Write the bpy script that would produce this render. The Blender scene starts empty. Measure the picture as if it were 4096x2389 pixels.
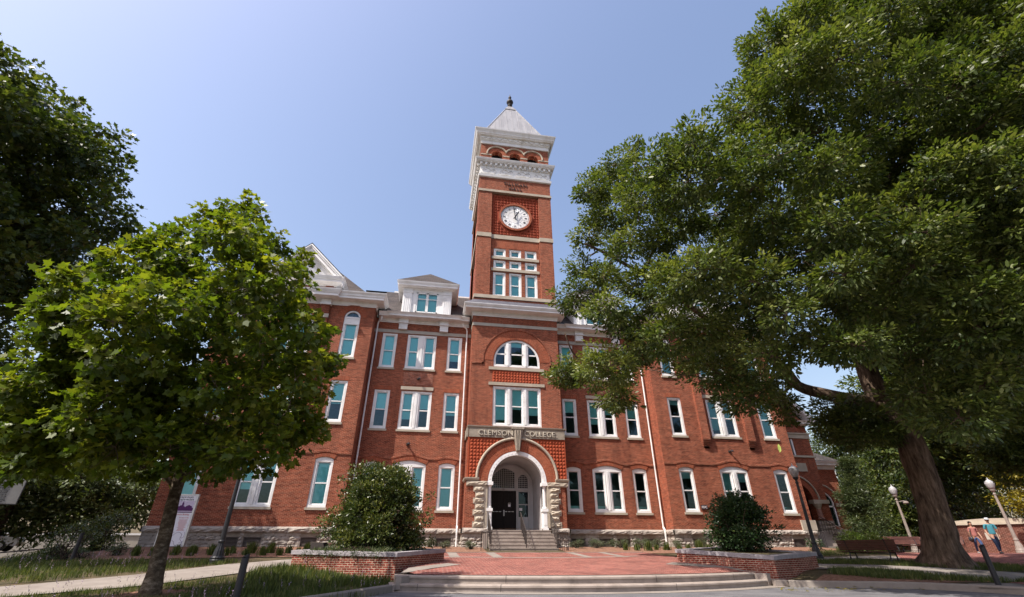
import bpy, bmesh, math, random
import numpy as np
from mathutils import Vector, Matrix
from mathutils.geometry import delaunay_2d_cdt
R = math.radians
C = bpy.context.scene.collection
scn = bpy.context.scene

# ------------------------------------------------------------------ camera
cam_data = bpy.data.cameras.new('camera')
cam = bpy.data.objects.new('camera', cam_data)
C.objects.link(cam)
cam_data.sensor_width = 36.0
cam_data.lens = 15.996
cam_data.clip_start = 0.1
cam_data.clip_end = 6000
cam.location = (-5.2, -29.5, 0.3)
cam.rotation_euler = (R(90 + 28.85), 0, R(-9.5))
scn.camera = cam

# ------------------------------------------------------------------ light
SUN_EL = R(55)
SUN_DIR = Vector((-math.sin(R(64)) * math.cos(SUN_EL), -math.cos(R(64)) * math.cos(SUN_EL), math.sin(SUN_EL)))
world = bpy.data.worlds.new('World')
scn.world = world
world.use_nodes = True
nt = world.node_tree
for n in list(nt.nodes):
    nt.nodes.remove(n)
wo = nt.nodes.new('ShaderNodeOutputWorld')
bg = nt.nodes.new('ShaderNodeBackground')
sky = nt.nodes.new('ShaderNodeTexSky')
sky.sky_type = 'NISHITA'
sky.sun_disc = False
sky.sun_elevation = SUN_EL
sky.sun_rotation = math.atan2(SUN_DIR.x, SUN_DIR.y)
sky.air_density = 1.6
sky.dust_density = 3.2
sky.ozone_density = 6.0
sky.altitude = 0
bg.inputs['Strength'].default_value = 0.15
tint = nt.nodes.new('ShaderNodeMix'); tint.data_type = 'RGBA'; tint.blend_type = 'MULTIPLY'
tint.inputs[0].default_value = 1.0; tint.inputs[7].default_value = (1.13, .945, .89, 1)
nt.links.new(sky.outputs[0], tint.inputs[6]); nt.links.new(tint.outputs[2], bg.inputs[0])
nt.links.new(bg.outputs[0], wo.inputs[0])
sd = bpy.data.lights.new('sun', 'SUN')
sd.energy = 4.9
sd.angle = R(0.53)
sd.color = (1.0, 0.94, 0.85)
sun = bpy.data.objects.new('sun', sd)
C.objects.link(sun)
sun.rotation_euler = (-SUN_DIR).to_track_quat('-Z', 'Y').to_euler()
sun.location = (-40, -40, 60)
scn.view_settings.view_transform = 'Standard'
scn.view_settings.look = 'None'
scn.view_settings.exposure = 0.72
scn.view_settings.gamma = 1.0
scn.render.engine = 'CYCLES'
scn.cycles.transparent_max_bounces = 16
scn.cycles.use_denoising = True
scn.cycles.denoising_prefilter = 'ACCURATE'
scn.cycles.sample_clamp_indirect = 6.0
scn.cycles.max_bounces = 6
scn.cycles.diffuse_bounces = 3

# ------------------------------------------------------------------ helpers
def tag(o, label=None, cat=None, group=None, kind=None):
    if label: o['label'] = label
    if cat: o['category'] = cat
    if group: o['group'] = group
    if kind: o['kind'] = kind
    return o

def thing(name, label, cat, loc=(0, 0, 0), rz=0.0, group=None):
    o = bpy.data.objects.new(name, None)
    C.objects.link(o)
    o.empty_display_size = 0.3
    o.location = loc
    o.rotation_euler = (0, 0, rz)
    return tag(o, label, cat, group)

def copy_tree(o, parent=None):
    c = o.copy()
    C.objects.link(c)
    if parent is not None:
        c.parent = parent
    for ch in list(o.children):
        copy_tree(ch, c)
    return c

class MB:
    def __init__(self):
        self.v = []; self.f = []; self.m = []; self.uv = {}; self.cur = 0
    def mat(self, i):
        self.cur = i; return self
    def face(self, pts, uvs=None):
        n = len(self.v)
        self.v.extend([tuple(p) for p in pts])
        if uvs: self.uv[len(self.f)] = uvs
        self.f.append(tuple(range(n, n + len(pts)))); self.m.append(self.cur)
        return self
    def box(self, x0, x1, y0, y1, z0, z1, skip=''):
        a = [(x0, y0, z0), (x1, y0, z0), (x1, y1, z0), (x0, y1, z0), (x0, y0, z1), (x1, y0, z1), (x1, y1, z1), (x0, y1, z1)]
        n = len(self.v); self.v.extend(a)
        for k, q in (('b', (0, 3, 2, 1)), ('t', (4, 5, 6, 7)), ('f', (0, 1, 5, 4)), ('k', (2, 3, 7, 6)), ('l', (3, 0, 4, 7)), ('r', (1, 2, 6, 5))):
            if k in skip: continue
            self.f.append(tuple(n + i for i in q)); self.m.append(self.cur)
        return self
    def obox(self, p, ux, uy, uz):
        """box from corner p with edge vectors"""
        p = Vector(p); ux = Vector(ux); uy = Vector(uy); uz = Vector(uz)
        a = [p, p + ux, p + ux + uy, p + uy, p + uz, p + ux + uz, p + ux + uy + uz, p + uy + uz]
        n = len(self.v); self.v.extend([tuple(q) for q in a])
        for q in ((0, 3, 2, 1), (4, 5, 6, 7), (0, 1, 5, 4), (2, 3, 7, 6), (3, 0, 4, 7), (1, 2, 6, 5)):
            self.f.append(tuple(n + i for i in q)); self.m.append(self.cur)
        return self
    def prism(self, poly, y0, y1):
        """polygon in (x,z), counter-clockwise seen from -Y, extruded from y0 (front) to y1 (back)"""
        n = len(self.v); k = len(poly)
        self.v.extend([(x, y0, z) for x, z in poly]); self.v.extend([(x, y1, z) for x, z in poly])
        self.f.append(tuple(n + i for i in range(k))); self.m.append(self.cur)
        self.f.append(tuple(n + k + i for i in reversed(range(k)))); self.m.append(self.cur)
        for i in range(k):
            j = (i + 1) % k
            self.f.append((n + i, n + k + i, n + k + j, n + j)); self.m.append(self.cur)
        return self
    def slab(self, poly, z0, z1):
        n = len(self.v); k = len(poly)
        self.v.extend([(x, y, z0) for x, y in poly]); self.v.extend([(x, y, z1) for x, y in poly])
        self.f.append(tuple(n + i for i in reversed(range(k)))); self.m.append(self.cur)
        self.f.append(tuple(n + k + i for i in range(k))); self.m.append(self.cur)
        for i in range(k):
            j = (i + 1) % k
            self.f.append((n + i, n + j, n + k + j, n + k + i)); self.m.append(self.cur)
        return self
    def tube(self, path, radii, n=8, cap=True):
        path = [Vector(p) for p in path]
        if not hasattr(radii, '__len__'): radii = [radii] * len(path)
        base = len(self.v); up = Vector((0.123, 0.456, 0.88)); prev = None
        for i, p in enumerate(path):
            t = (path[min(i + 1, len(path) - 1)] - path[max(i - 1, 0)])
            if t.length < 1e-9: t = Vector((0, 0, 1))
            t.normalize()
            if prev is None:
                u = t.cross(up if abs(t.dot(up)) < .95 else Vector((1, 0, 0))).normalized()
            else:
                u = (prev - t * prev.dot(t))
                u = u.normalized() if u.length > 1e-6 else t.orthogonal().normalized()
            prev = u; w = t.cross(u)
            for k in range(n):
                a = 2 * math.pi * k / n
                q = p + (u * math.cos(a) + w * math.sin(a)) * radii[i]
                self.v.append(tuple(q))
        for i in range(len(path) - 1):
            for k in range(n):
                a = base + i * n + k; b = base + i * n + (k + 1) % n
                self.f.append((a, b, b + n, a + n)); self.m.append(self.cur)
        if cap:
            self.f.append(tuple(base + k for k in reversed(range(n)))); self.m.append(self.cur)
            e = base + (len(path) - 1) * n
            self.f.append(tuple(e + k for k in range(n))); self.m.append(self.cur)
        return self
    def lathe(self, prof, c=(0, 0, 0), n=16, flute=0.0):
        base = len(self.v)
        for r, z in prof:
            for k in range(n):
                a = 2 * math.pi * k / n
                rr = r * (1 - flute * (k % 2))
                self.v.append((c[0] + rr * math.cos(a), c[1] + rr * math.sin(a), c[2] + z))
        for i in range(len(prof) - 1):
            for k in range(n):
                a = base + i * n + k; b = base + i * n + (k + 1) % n
                self.f.append((a, b, b + n, a + n)); self.m.append(self.cur)
        self.f.append(tuple(base + k for k in reversed(range(n)))); self.m.append(self.cur)
        e = base + (len(prof) - 1) * n
        self.f.append(tuple(e + k for k in range(n))); self.m.append(self.cur)
        return self
    def square_loft(self, cx, cy, prof, cap=True):
        base = len(self.v)
        for h, z in prof:
            self.v.extend([(cx - h, cy - h, z), (cx + h, cy - h, z), (cx + h, cy + h, z), (cx - h, cy + h, z)])
        for i in range(len(prof) - 1):
            for k in range(4):
                a = base + i * 4 + k; b = base + i * 4 + (k + 1) % 4
                self.f.append((a, b, b + 4, a + 4)); self.m.append(self.cur)
        if cap:
            e = base + (len(prof) - 1) * 4
            self.f.append((e, e + 1, e + 2, e + 3)); self.m.append(self.cur)
            self.f.append((base + 3, base + 2, base + 1, base)); self.m.append(self.cur)
        return self
    def sweep(self, path, prof, side=1, caps=True):
        """path: open polyline in plan; prof: (outward offset, z); outward = right-hand side * side"""
        P = [Vector(p) for p in path]; N = []
        for i in range(len(P)):
            ds = []
            if i > 0: ds.append((P[i] - P[i - 1]).normalized())
            if i < len(P) - 1: ds.append((P[i + 1] - P[i]).normalized())
            ns = [Vector((d.y, -d.x)) * side for d in ds]
            if len(ns) == 1: N.append(ns[0])
            else:
                s = ns[0] + ns[1]
                N.append(s / max(0.2, s.dot(ns[0])))
        base = len(self.v); k = len(prof)
        for p, nrm in zip(P, N):
            for o, z in prof:
                q = p + nrm * o
                self.v.append((q.x, q.y, z))
        for i in range(len(P) - 1):
            for j in range(k - 1):
                a = base + i * k + j
                self.f.append((a, a + k, a + k + 1, a + 1) if side > 0 else (a, a + 1, a + k + 1, a + k)); self.m.append(self.cur)
        if caps:
            self.f.append(tuple(base + j for j in range(k))); self.m.append(self.cur)
            e = base + (len(P) - 1) * k
            self.f.append(tuple(e + j for j in reversed(range(k)))); self.m.append(self.cur)
        return self
    def arc_ring(self, cx, cz, r0, r1, a0, a1, y0, y1, n=24, uvs=True):
        """ring sector in XZ (angles in degrees from +x), front at y0, back at y1"""
        A = [R(a0 + (a1 - a0) * i / n) for i in range(n + 1)]
        P = lambda r, a, y: (cx + r * math.cos(a), y, cz + r * math.sin(a))
        rm = .5 * (r0 + r1)
        for i in range(n):
            a, b = A[i], A[i + 1]
            self.face([P(r0, a, y0), P(r1, a, y0), P(r1, b, y0), P(r0, b, y0)][::-1],
                      [(a * rm, r0), (a * rm, r1), (b * rm, r1), (b * rm, r0)][::-1])
            self.face([P(r1, a, y0), P(r1, a, y1), P(r1, b, y1), P(r1, b, y0)][::-1])
            self.face([P(r0, a, y0), P(r0, b, y0), P(r0, b, y1), P(r0, a, y1)][::-1])
        for a in (A[0], A[-1]):
            self.face([P(r0, a, y0), P(r1, a, y0), P(r1, a, y1), P(r0, a, y1)])
        return self
    def wall(self, x0, x1, z0, z1, y, holes=(), depth=0.2, rev=True):
        """front wall sheet at y facing -Y with openings (xa, xb, za, zb, rise)"""
        xs = sorted({x0, x1, *[h[0] for h in holes], *[h[1] for h in holes]})
        zs = sorted({z0, z1, *[h[2] for h in holes], *[h[3] + h[4] for h in holes]})
        xs = [x for x in xs if x0 <= x <= x1]; zs = [z for z in zs if z0 <= z <= z1]
        for i in range(len(xs) - 1):
            for j in range(len(zs) - 1):
                cx, cz = .5 * (xs[i] + xs[i + 1]), .5 * (zs[j] + zs[j + 1])
                if any(h[0] < cx < h[1] and h[2] < cz < h[3] + h[4] for h in holes): continue
                self.face([(xs[i], y, zs[j]), (xs[i + 1], y, zs[j]), (xs[i + 1], y, zs[j + 1]), (xs[i], y, zs[j + 1])])
        for xa, xb, za, zb, rise in holes:
            pts = arch_pts(xa, xb, zb, rise)
            if rise > 0:
                zt = zb + rise
                for (p, q) in zip(pts[:-1], pts[1:]):
                    self.face([(p[0], y, p[1]), (q[0], y, q[1]), (q[0], y, zt), (p[0], y, zt)])
            if rev:
                y1 = y + depth
                self.face([(xa, y, za), (xa, y, zb), (xa, y1, zb), (xa, y1, za)][::-1])
                self.face([(xb, y, za), (xb, y1, za), (xb, y1, zb), (xb, y, zb)][::-1])
                self.face([(xa, y, za), (xa, y1, za), (xb, y1, za), (xb, y, za)][::-1])
                for (p, q) in zip(pts[:-1], pts[1:]):
                    self.face([(p[0], y, p[1]), (q[0], y, q[1]), (q[0], y1, q[1]), (p[0], y1, p[1])][::-1])
        return self
    def build(self, name, mats, parent=None, smooth=False):
        me = bpy.data.meshes.new(name)
        me.from_pydata(self.v, [], self.f)
        if not isinstance(mats, (list, tuple)): mats = [mats]
        for m in mats: me.materials.append(m)
        if len(mats) > 1: me.polygons.foreach_set('material_index', self.m)
        if self.uv:
            ul = me.uv_layers.new(name='UVMap')
            for fi, uvs in self.uv.items():
                ls = me.polygons[fi].loop_start
                for k, u in enumerate(uvs): ul.data[ls + k].uv = u
        if smooth: me.polygons.foreach_set('use_smooth', [True] * len(me.polygons))
        me.update()
        o = bpy.data.objects.new(name, me)
        C.objects.link(o)
        if parent is not None: o.parent = parent
        return o

def split_build(mb, name, mats, parent=None, pad=.02, smooth=False):
    """one object per cluster of touching pieces (bounding boxes within pad of each other)"""
    n = len(mb.f); par = list(range(len(mb.v)))
    def find(a):
        while par[a] != a: par[a] = par[par[a]]; a = par[a]
        return a
    for f in mb.f:
        r = find(f[0])
        for i in f[1:]: par[find(i)] = r
    key = {}
    def kk(p): return (round(p[0], 4), round(p[1], 4), round(p[2], 4))
    for i, p in enumerate(mb.v):
        k = kk(p)
        if k in key: par[find(i)] = find(key[k])
        else: key[k] = i
    isl = {}
    for fi, f in enumerate(mb.f): isl.setdefault(find(f[0]), []).append(fi)
    cl = []
    for fs in isl.values():
        P = [mb.v[i] for fi in fs for i in mb.f[fi]]
        lo = [min(p[k] for p in P) - pad for k in range(3)]; hi = [max(p[k] for p in P) + pad for k in range(3)]
        cl.append([lo, hi, fs])
    merged = True
    while merged:
        merged = False; out = []
        for c in cl:
            for o in out:
                if all(c[0][k] <= o[1][k] and o[0][k] <= c[1][k] for k in range(3)):
                    o[0] = [min(a, b) for a, b in zip(o[0], c[0])]; o[1] = [max(a, b) for a, b in zip(o[1], c[1])]; o[2] += c[2]; merged = True; break
            else: out.append(c)
        cl = out
    res = []
    for lo, hi, fs in cl:
        q = MB()
        for fi in sorted(fs):
            q.cur = mb.m[fi]; q.face([mb.v[i] for i in mb.f[fi]], mb.uv.get(fi))
        res.append(q.build(name, mats, parent, smooth))
    return res

def arch_pts(xa, xb, zb, rise, n=16):
    """points from left springing over the arch to the right springing"""
    if rise <= 0: return [(xa, zb), (xb, zb)]
    w = .5 * (xb - xa); cx = .5 * (xa + xb)
    r = (w * w + rise * rise) / (2 * rise); cz = zb + rise - r
    a = math.asin(min(1, w / r))
    if rise > w: a = math.pi - a
    return [(cx + r * math.sin(-a + 2 * a * i / n), cz + r * math.cos(-a + 2 * a * i / n)) for i in range(n + 1)]

def text_mesh(name, body, size, mat, parent, loc, rot, depth=0.01, align='CENTER', space=1.0, sx=1.0, shear=0.0):
    cu = bpy.data.curves.new(name, 'FONT')
    cu.body = body; cu.size = size; cu.extrude = depth; cu.align_x = align; cu.align_y = 'CENTER'
    cu.space_character = space; cu.shear = shear; cu.resolution_u = 3
    tmp = bpy.data.objects.new(name, cu)
    C.objects.link(tmp)
    dg = bpy.context.evaluated_depsgraph_get()
    me = bpy.data.meshes.new_from_object(tmp.evaluated_get(dg))
    bpy.data.objects.remove(tmp)
    o = bpy.data.objects.new(name, me)
    me.materials.clear(); me.materials.append(mat)
    C.objects.link(o)
    o.location = loc; o.rotation_euler = rot; o.scale = (sx, 1, 1)
    if parent is not None: o.parent = parent
    return o

# ------------------------------------------------------------------ materials
class NT:
    def __init__(self, name):
        self.mat = bpy.data.materials.new(name)
        self.mat.use_nodes = True
        self.t = self.mat.node_tree
        self.p = self.t.nodes['Principled BSDF']
        self.out = self.t.nodes['Material Output']
    def n(self, kind, **kw):
        nd = self.t.nodes.new(kind)
        for k, v in kw.items():
            if k.startswith('i_'): nd.inputs[k[2:].replace('_', ' ')].default_value = v
            else: setattr(nd, k, v)
        return nd
    def l(self, a, b): self.t.links.new(a, b)
    def ramp(self, src, stops):
        r = self.n('ShaderNodeValToRGB')
        e = r.color_ramp.elements
        while len(e) < len(stops): e.new(.5)
        for el, (pos, col) in zip(e, stops):
            el.position = pos; el.color = (*col, 1)
        self.l(src, r.inputs[0]); return r.outputs[0]
    def mix(self, a, b, fac, mode='MIX'):
        m = self.n('ShaderNodeMix', data_type='RGBA', blend_type=mode)
        for sock, val in ((m.inputs[0], fac), (m.inputs[6], a), (m.inputs[7], b)):
            if hasattr(val, 'is_output'): self.l(val, sock)
            elif isinstance(val, (int, float)): sock.default_value = val
            else: sock.default_value = (*val, 1)
        return m.outputs[2]
    def noise(self, scale, detail=4, vec=None, rough=.55):
        nd = self.n('ShaderNodeTexNoise')
        nd.inputs['Scale'].default_value = scale; nd.inputs['Detail'].default_value = detail; nd.inputs['Roughness'].default_value = rough
        if vec is not None: self.l(vec, nd.inputs['Vector'])
        return nd.outputs[0]
    def obj(self): return self.n('ShaderNodeTexCoord').outputs['Object']
    def wallcoord(self):
        """(distance along the wall, height, 0) for any upright face"""
        g = self.n('ShaderNodeNewGeometry'); o = self.obj()
        cr = self.n('ShaderNodeVectorMath', operation='CROSS_PRODUCT')
        cr.inputs[0].default_value = (0, 0, 1)
        self.l(g.outputs['True Normal'], cr.inputs[1])
        nr = self.n('ShaderNodeVectorMath', operation='NORMALIZE'); self.l(cr.outputs[0], nr.inputs[0])
        d = self.n('ShaderNodeVectorMath', operation='DOT_PRODUCT')
        self.l(nr.outputs[0], d.inputs[0]); self.l(g.outputs['Position'], d.inputs[1])
        s = self.n('ShaderNodeSeparateXYZ'); self.l(g.outputs['Position'], s.inputs[0])
        c = self.n('ShaderNodeCombineXYZ'); self.l(d.outputs['Value'], c.inputs[0]); self.l(s.outputs[2], c.inputs[1])
        return c.outputs[0], g.outputs['Position']
    def bump(self, h, dist=.01, strength=1.0):
        b = self.n('ShaderNodeBump'); b.inputs['Distance'].default_value = dist; b.inputs['Strength'].default_value = strength
        self.l(h, b.inputs['Height']); self.l(b.outputs[0], self.p.inputs['Normal'])
    def col(self, c):
        if hasattr(c, 'is_output'): self.l(c, self.p.inputs['Base Color'])
        else: self.p.inputs['Base Color'].default_value = (*c, 1)
    def set(self, rough=.7, spec=.3, metal=0.0):
        self.p.inputs['Roughness'].default_value = rough
        self.p.inputs['Specular IOR Level'].default_value = spec
        self.p.inputs['Metallic'].default_value = metal

def brick_mat(name, c1, c2, mortar, dark, bw=.215, rh=.0677, ms=.009, stain=.25, uv=False, rot=0.0):
    t = NT(name)
    if uv:
        vec = t.n('ShaderNodeTexCoord').outputs['UV']; pos = t.n('ShaderNodeNewGeometry').outputs['Position']
    else:
        vec, pos = t.wallcoord()
    if rot:
        mp = t.n('ShaderNodeMapping'); mp.inputs['Rotation'].default_value = (0, 0, rot)
        t.l(vec, mp.inputs[0]); vec = mp.outputs[0]
    b = t.n('ShaderNodeTexBrick')
    b.inputs['Scale'].default_value = 1.0; b.inputs['Brick Width'].default_value = bw; b.inputs['Row Height'].default_value = rh
    b.inputs['Mortar Size'].default_value = ms; b.inputs['Mortar Smooth'].default_value = .1; b.inputs['Bias'].default_value = -.1
    b.inputs['Color1'].default_value = (*c1, 1); b.inputs['Color2'].default_value = (*c2, 1); b.inputs['Mortar'].default_value = (*mortar, 1)
    t.l(vec, b.inputs['Vector'])
    # some dark burnt headers
    b2 = t.n('ShaderNodeTexBrick')
    for k, v in (('Scale', 1.0), ('Brick Width', bw), ('Row Height', rh), ('Mortar Size', 0.0), ('Bias', -.72)): b2.inputs[k].default_value = v
    b2.inputs['Color1'].default_value = (0, 0, 0, 1); b2.inputs['Color2'].default_value = (1, 1, 1, 1); b2.inputs['Mortar'].default_value = (0, 0, 0, 1)
    t.l(vec, b2.inputs['Vector'])
    c = t.mix(b.outputs['Color'], dark, t.n('ShaderNodeMath', operation='MULTIPLY').outputs[0])
    mul = c.node.inputs[0].links[0].from_node
    t.l(b2.outputs['Color'], mul.inputs[0])
    inv = t.n('ShaderNodeMath', operation='SUBTRACT'); inv.inputs[0].default_value = .8; t.l(b.outputs['Fac'], inv.inputs[1])
    t.l(inv.outputs[0], mul.inputs[1])
    n1 = t.noise(.35, 5, pos)
    c = t.mix(c, t.ramp(n1, [(.3, (.84, .80, .80)), (.7, (1.08, 1.07, 1.06))]), 1.0, 'MULTIPLY')
    n2 = t.noise(3.0, 6, pos)
    c = t.mix(c, t.ramp(n2, [(.35, (.86, .84, .84)), (.65, (1.08, 1.08, 1.08))]), stain * 2, 'MULTIPLY')
    mp2 = t.n('ShaderNodeMapping'); mp2.inputs['Scale'].default_value = (3.0, 3.0, 13.0); t.l(pos, mp2.inputs[0])
    n3 = t.noise(1.0, 3, mp2.outputs[0], .75)
    c = t.mix(c, t.ramp(n3, [(.34, (.66, .62, .60)), (.50, (1.0, 1.0, 1.0)), (.68, (1.26, 1.30, 1.32))]), 1.0 if not uv else .4, 'MULTIPLY')
    mp4 = t.n('ShaderNodeMapping'); mp4.inputs['Scale'].default_value = (1.7, 1.7, .10); t.l(pos, mp4.inputs[0])
    n4 = t.noise(1.0, 5, mp4.outputs[0], .6)
    c = t.mix(c, t.ramp(n4, [(.32, (.74, .73, .74)), (.48, (1.0, 1.0, 1.0)), (.72, (1.10, 1.09, 1.08))]), .8, 'MULTIPLY')
    t.col(c); t.set(.88, .15)
    inv2 = t.n('ShaderNodeMath', operation='SUBTRACT'); inv2.inputs[0].default_value = 1; t.l(b.outputs['Fac'], inv2.inputs[1])
    t.bump(inv2.outputs[0], .006, .7)
    return t.mat

def noise_mat(name, stops, scale=4, rough=.8, spec=.2, bump=.0, bscale=None, detail=6, metal=0.0, streak=False):
    t = NT(name)
    vec = t.n('ShaderNodeNewGeometry').outputs['Position']
    if streak:
        mp = t.n('ShaderNodeMapping'); mp.inputs['Scale'].default_value = (1, 1, .12); t.l(vec, mp.inputs[0]); v2 = mp.outputs[0]
    else: v2 = vec
    n1 = t.noise(scale, detail, v2, .62)
    t.col(t.ramp(n1, stops)); t.set(rough, spec, metal)
    if bump: t.bump(t.noise(bscale or scale * 3, 6, vec), bump, 1.0)
    return t.mat

def flat_mat(name, c, rough=.6, spec=.3, metal=0.0, vary=.15, scale=6):
    return noise_mat(name, [(.3, tuple(x * (1 - vary) for x in c)), (.7, tuple(min(1, x * (1 + vary)) for x in c))], scale, rough, spec, metal=metal)

M = {}
M['brick'] = brick_mat('brick', (.150, .028, .0135), (.330, .074, .034), (.37, .21, .14), (.06, .020, .015), ms=.008)
M['brick_soldier'] = brick_mat('brick_arch', (.22, .042, .018), (.36, .080, .034), (.32, .16, .10), (.2, .05, .035), bw=.30, rh=.07, ms=.010, uv=True, rot=R(90))
M['brick_herring'] = brick_mat('brick_herringbone', (.15, .026, .012), (.33, .07, .03), (.48, .33, .25), (.2, .05, .035), bw=.215, rh=.0677, rot=R(45))
M['brick_planter'] = brick_mat('brick_planter', (.17, .030, .020), (.27, .058, .037), (.40, .30, .23), (.08, .024, .02), ms=.011)
M['brick_tree_shaded'] = brick_mat('brick_tree_shaded', (.085, .024, .017), (.15, .044, .031), (.24, .17, .13), (.05, .02, .015))  # darker brick copy: tree shade on the back wall put into colour
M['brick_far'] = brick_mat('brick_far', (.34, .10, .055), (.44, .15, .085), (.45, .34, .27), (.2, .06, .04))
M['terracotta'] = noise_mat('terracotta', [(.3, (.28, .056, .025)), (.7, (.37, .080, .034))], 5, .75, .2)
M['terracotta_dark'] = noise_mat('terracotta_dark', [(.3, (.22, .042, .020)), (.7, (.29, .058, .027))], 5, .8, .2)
M['stone'] = noise_mat('limestone_rough', [(.25, (.19, .16, .14)), (.5, (.32, .28, .245)), (.8, (.45, .405, .36))], 2.2, .9, .15, .03, 9)
M['stone_smooth'] = noise_mat('limestone_smooth', [(.25, (.31, .265, .205)), (.75, (.46, .40, .325))], 1.6, .85, .15, .004, 25)
M['stone_grey'] = noise_mat('limestone_grey', [(.25, (.30, .275, .235)), (.75, (.43, .395, .34))], 1.6, .85, .15, .004, 25)
M['letter_stone_lit'] = noise_mat('letter_stone_lit', [(.3, (.40, .36, .295)), (.7, (.48, .44, .37))], 3, .85, .15)  # frieze stone lightened: light on the raised letters put into colour
M['frieze_stone'] = noise_mat('frieze_stone', [(.3, (.21, .18, .145)), (.7, (.31, .27, .22))], 3, .9, .15, .012, 14)
M['mortar'] = noise_mat('stone_mortar', [(.3, (.17, .14, .11)), (.7, (.28, .235, .185))], 4, .95, .1)
M['white'] = noise_mat('white_paint', [(.25, (.57, .55, .52)), (.5, (.74, .73, .72)), (.85, (.80, .80, .80))], 1.3, .5, .35, .002, 30)
M['vestibule'] = noise_mat('vestibule_white_shaded', [(.25, (.36, .34, .335)), (.7, (.47, .455, .45))], 1.0, .6, .2)  # white paint greyed, so the vestibule's shade is in the colour
M['white_old'] = noise_mat('white_paint_weathered', [(.22, (.50, .45, .38)), (.45, (.72, .71, .69)), (.8, (.80, .80, .80))], 1.1, .65, .25, .004, 22, streak=True)
M['shingle'] = None
M['metal_roof'] = None
M['black_iron'] = flat_mat('black_iron', (.018, .018, .022), .45, .4, vary=.25)
M['dark'] = flat_mat('dark_void', (.012, .012, .014), .9, .1)
M['louvre'] = flat_mat('louvre_metal', (.15, .125, .11), .5, .4)
M['dark_metal'] = flat_mat('dark_bronze_metal', (.035, .028, .026), .6, .25)
M['concrete'] = noise_mat('concrete', [(.25, (.17, .143, .125)), (.55, (.235, .205, .18)), (.85, (.30, .262, .235))], 1.4, .9, .15, .004, 30, 8)
M['concrete_step'] = noise_mat('concrete_step', [(.22, (.17, .14, .12)), (.5, (.285, .24, .21)), (.85, (.37, .315, .275))], 1.9, .9, .15, .006, 22, 8)
M['granite'] = noise_mat('granite_cap', [(.3, (.22, .20, .215)), (.7, (.36, .335, .35))], 3.0, .75, .25, .02, 12, 8)
M['asphalt'] = noise_mat('asphalt', [(.3, (.085, .083, .090)), (.7, (.165, .16, .165))], 1.2, .9, .15, .006, 60, 10)
M['gravel_bed'] = noise_mat('pine_straw', [(.3, (.11, .055, .036)), (.5, (.20, .108, .074)), (.75, (.31, .19, .135))], 9, .95, .1, .03, 30, 8)
M['soil'] = noise_mat('soil', [(.25, (.045, .035, .022)), (.5, (.075, .062, .034)), (.75, (.13, .085, .055))], 1.6, .95, .1, .02, 20, 8)
M['lawn'] = noise_mat('lawn', [(.25, (.026, .042, .012)), (.5, (.045, .072, .018)), (.75, (.085, .095, .034))], 1.3, .95, .1, .04, 18, 8)
M['red_tile'] = noise_mat('red_paint', [(.3, (.55, .05, .05)), (.7, (.6, .06, .06))], 3)
M['skin'] = flat_mat('skin', (.33, .18, .12), .6, .3, vary=.08)
M['blind'] = flat_mat('window_blind', (.84, .86, .82), .85, .1, vary=.05)
M['ceiling_lamp'] = flat_mat('ceiling_panel', (.8, .8, .75), .5, .1)
M['bench'] = noise_mat('bench_slats', [(.3, (.075, .030, .024)), (.7, (.125, .050, .038))], 6, .55, .35)
M['lamp_grey'] = flat_mat('lamp_grey_paint', (.24, .20, .175), .55, .35, vary=.12)
M['purple'] = flat_mat('purple_ink', (.10, .025, .11), .6, .2)
M['purple_pale'] = flat_mat('pale_purple_ink', (.62, .52, .64), .6, .2, vary=.05)
M['panel_white'] = flat_mat('sign_white', (.78, .74, .78), .5, .3, vary=.03)
M['ink'] = flat_mat('black_ink', (.02, .02, .02), .6, .2)
M['red_ink'] = flat_mat('red_ink', (.55, .10, .09), .6, .2)
M['silver'] = flat_mat('aluminium', (.50, .50, .50), .4, .5, metal=.6)
M['marker'] = flat_mat('marker_silver_shaded', (.24, .235, .225), .6, .3, vary=.08)  # silver darkened: shade on the plate put into its base colour

def shingle():
    t = NT('roof_shingles')
    g = t.n('ShaderNodeNewGeometry'); s = t.n('ShaderNodeSeparateXYZ'); t.l(g.outputs['Position'], s.inputs[0])
    cr = t.n('ShaderNodeVectorMath', operation='CROSS_PRODUCT'); cr.inputs[0].default_value = (0, 0, 1); t.l(g.outputs['True Normal'], cr.inputs[1])
    nr = t.n('ShaderNodeVectorMath', operation='NORMALIZE'); t.l(cr.outputs[0], nr.inputs[0])
    d = t.n('ShaderNodeVectorMath', operation='DOT_PRODUCT'); t.l(nr.outputs[0], d.inputs[0]); t.l(g.outputs['Position'], d.inputs[1])
    c = t.n('ShaderNodeCombineXYZ'); t.l(d.outputs['Value'], c.inputs[0]); t.l(s.outputs[2], c.inputs[1])
    b = t.n('ShaderNodeTexBrick')
    for k, v in (('Scale', 1.0), ('Brick Width', .33), ('Row Height', .11), ('Mortar Size', .012), ('Bias', 0.0)): b.inputs[k].default_value = v
    b.inputs['Color1'].default_value = (.052, .046, .045, 1); b.inputs['Color2'].default_value = (.095, .082, .077, 1); b.inputs['Mortar'].default_value = (.025, .022, .022, 1)
    t.l(c.outputs[0], b.inputs['Vector'])
    n = t.noise(.8, 6, g.outputs['Position'])
    t.col(t.mix(b.outputs['Color'], t.ramp(n, [(.3, (.75, .75, .78)), (.7, (1.15, 1.12, 1.1))]), 1.0, 'MULTIPLY')); t.set(.9, .15)
    return t.mat
M['shingle'] = shingle()
M['slate'] = noise_mat('slate_skirt', [(.3, (.05, .05, .065)), (.7, (.10, .10, .12))], 2.5, .55, .4)

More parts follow.
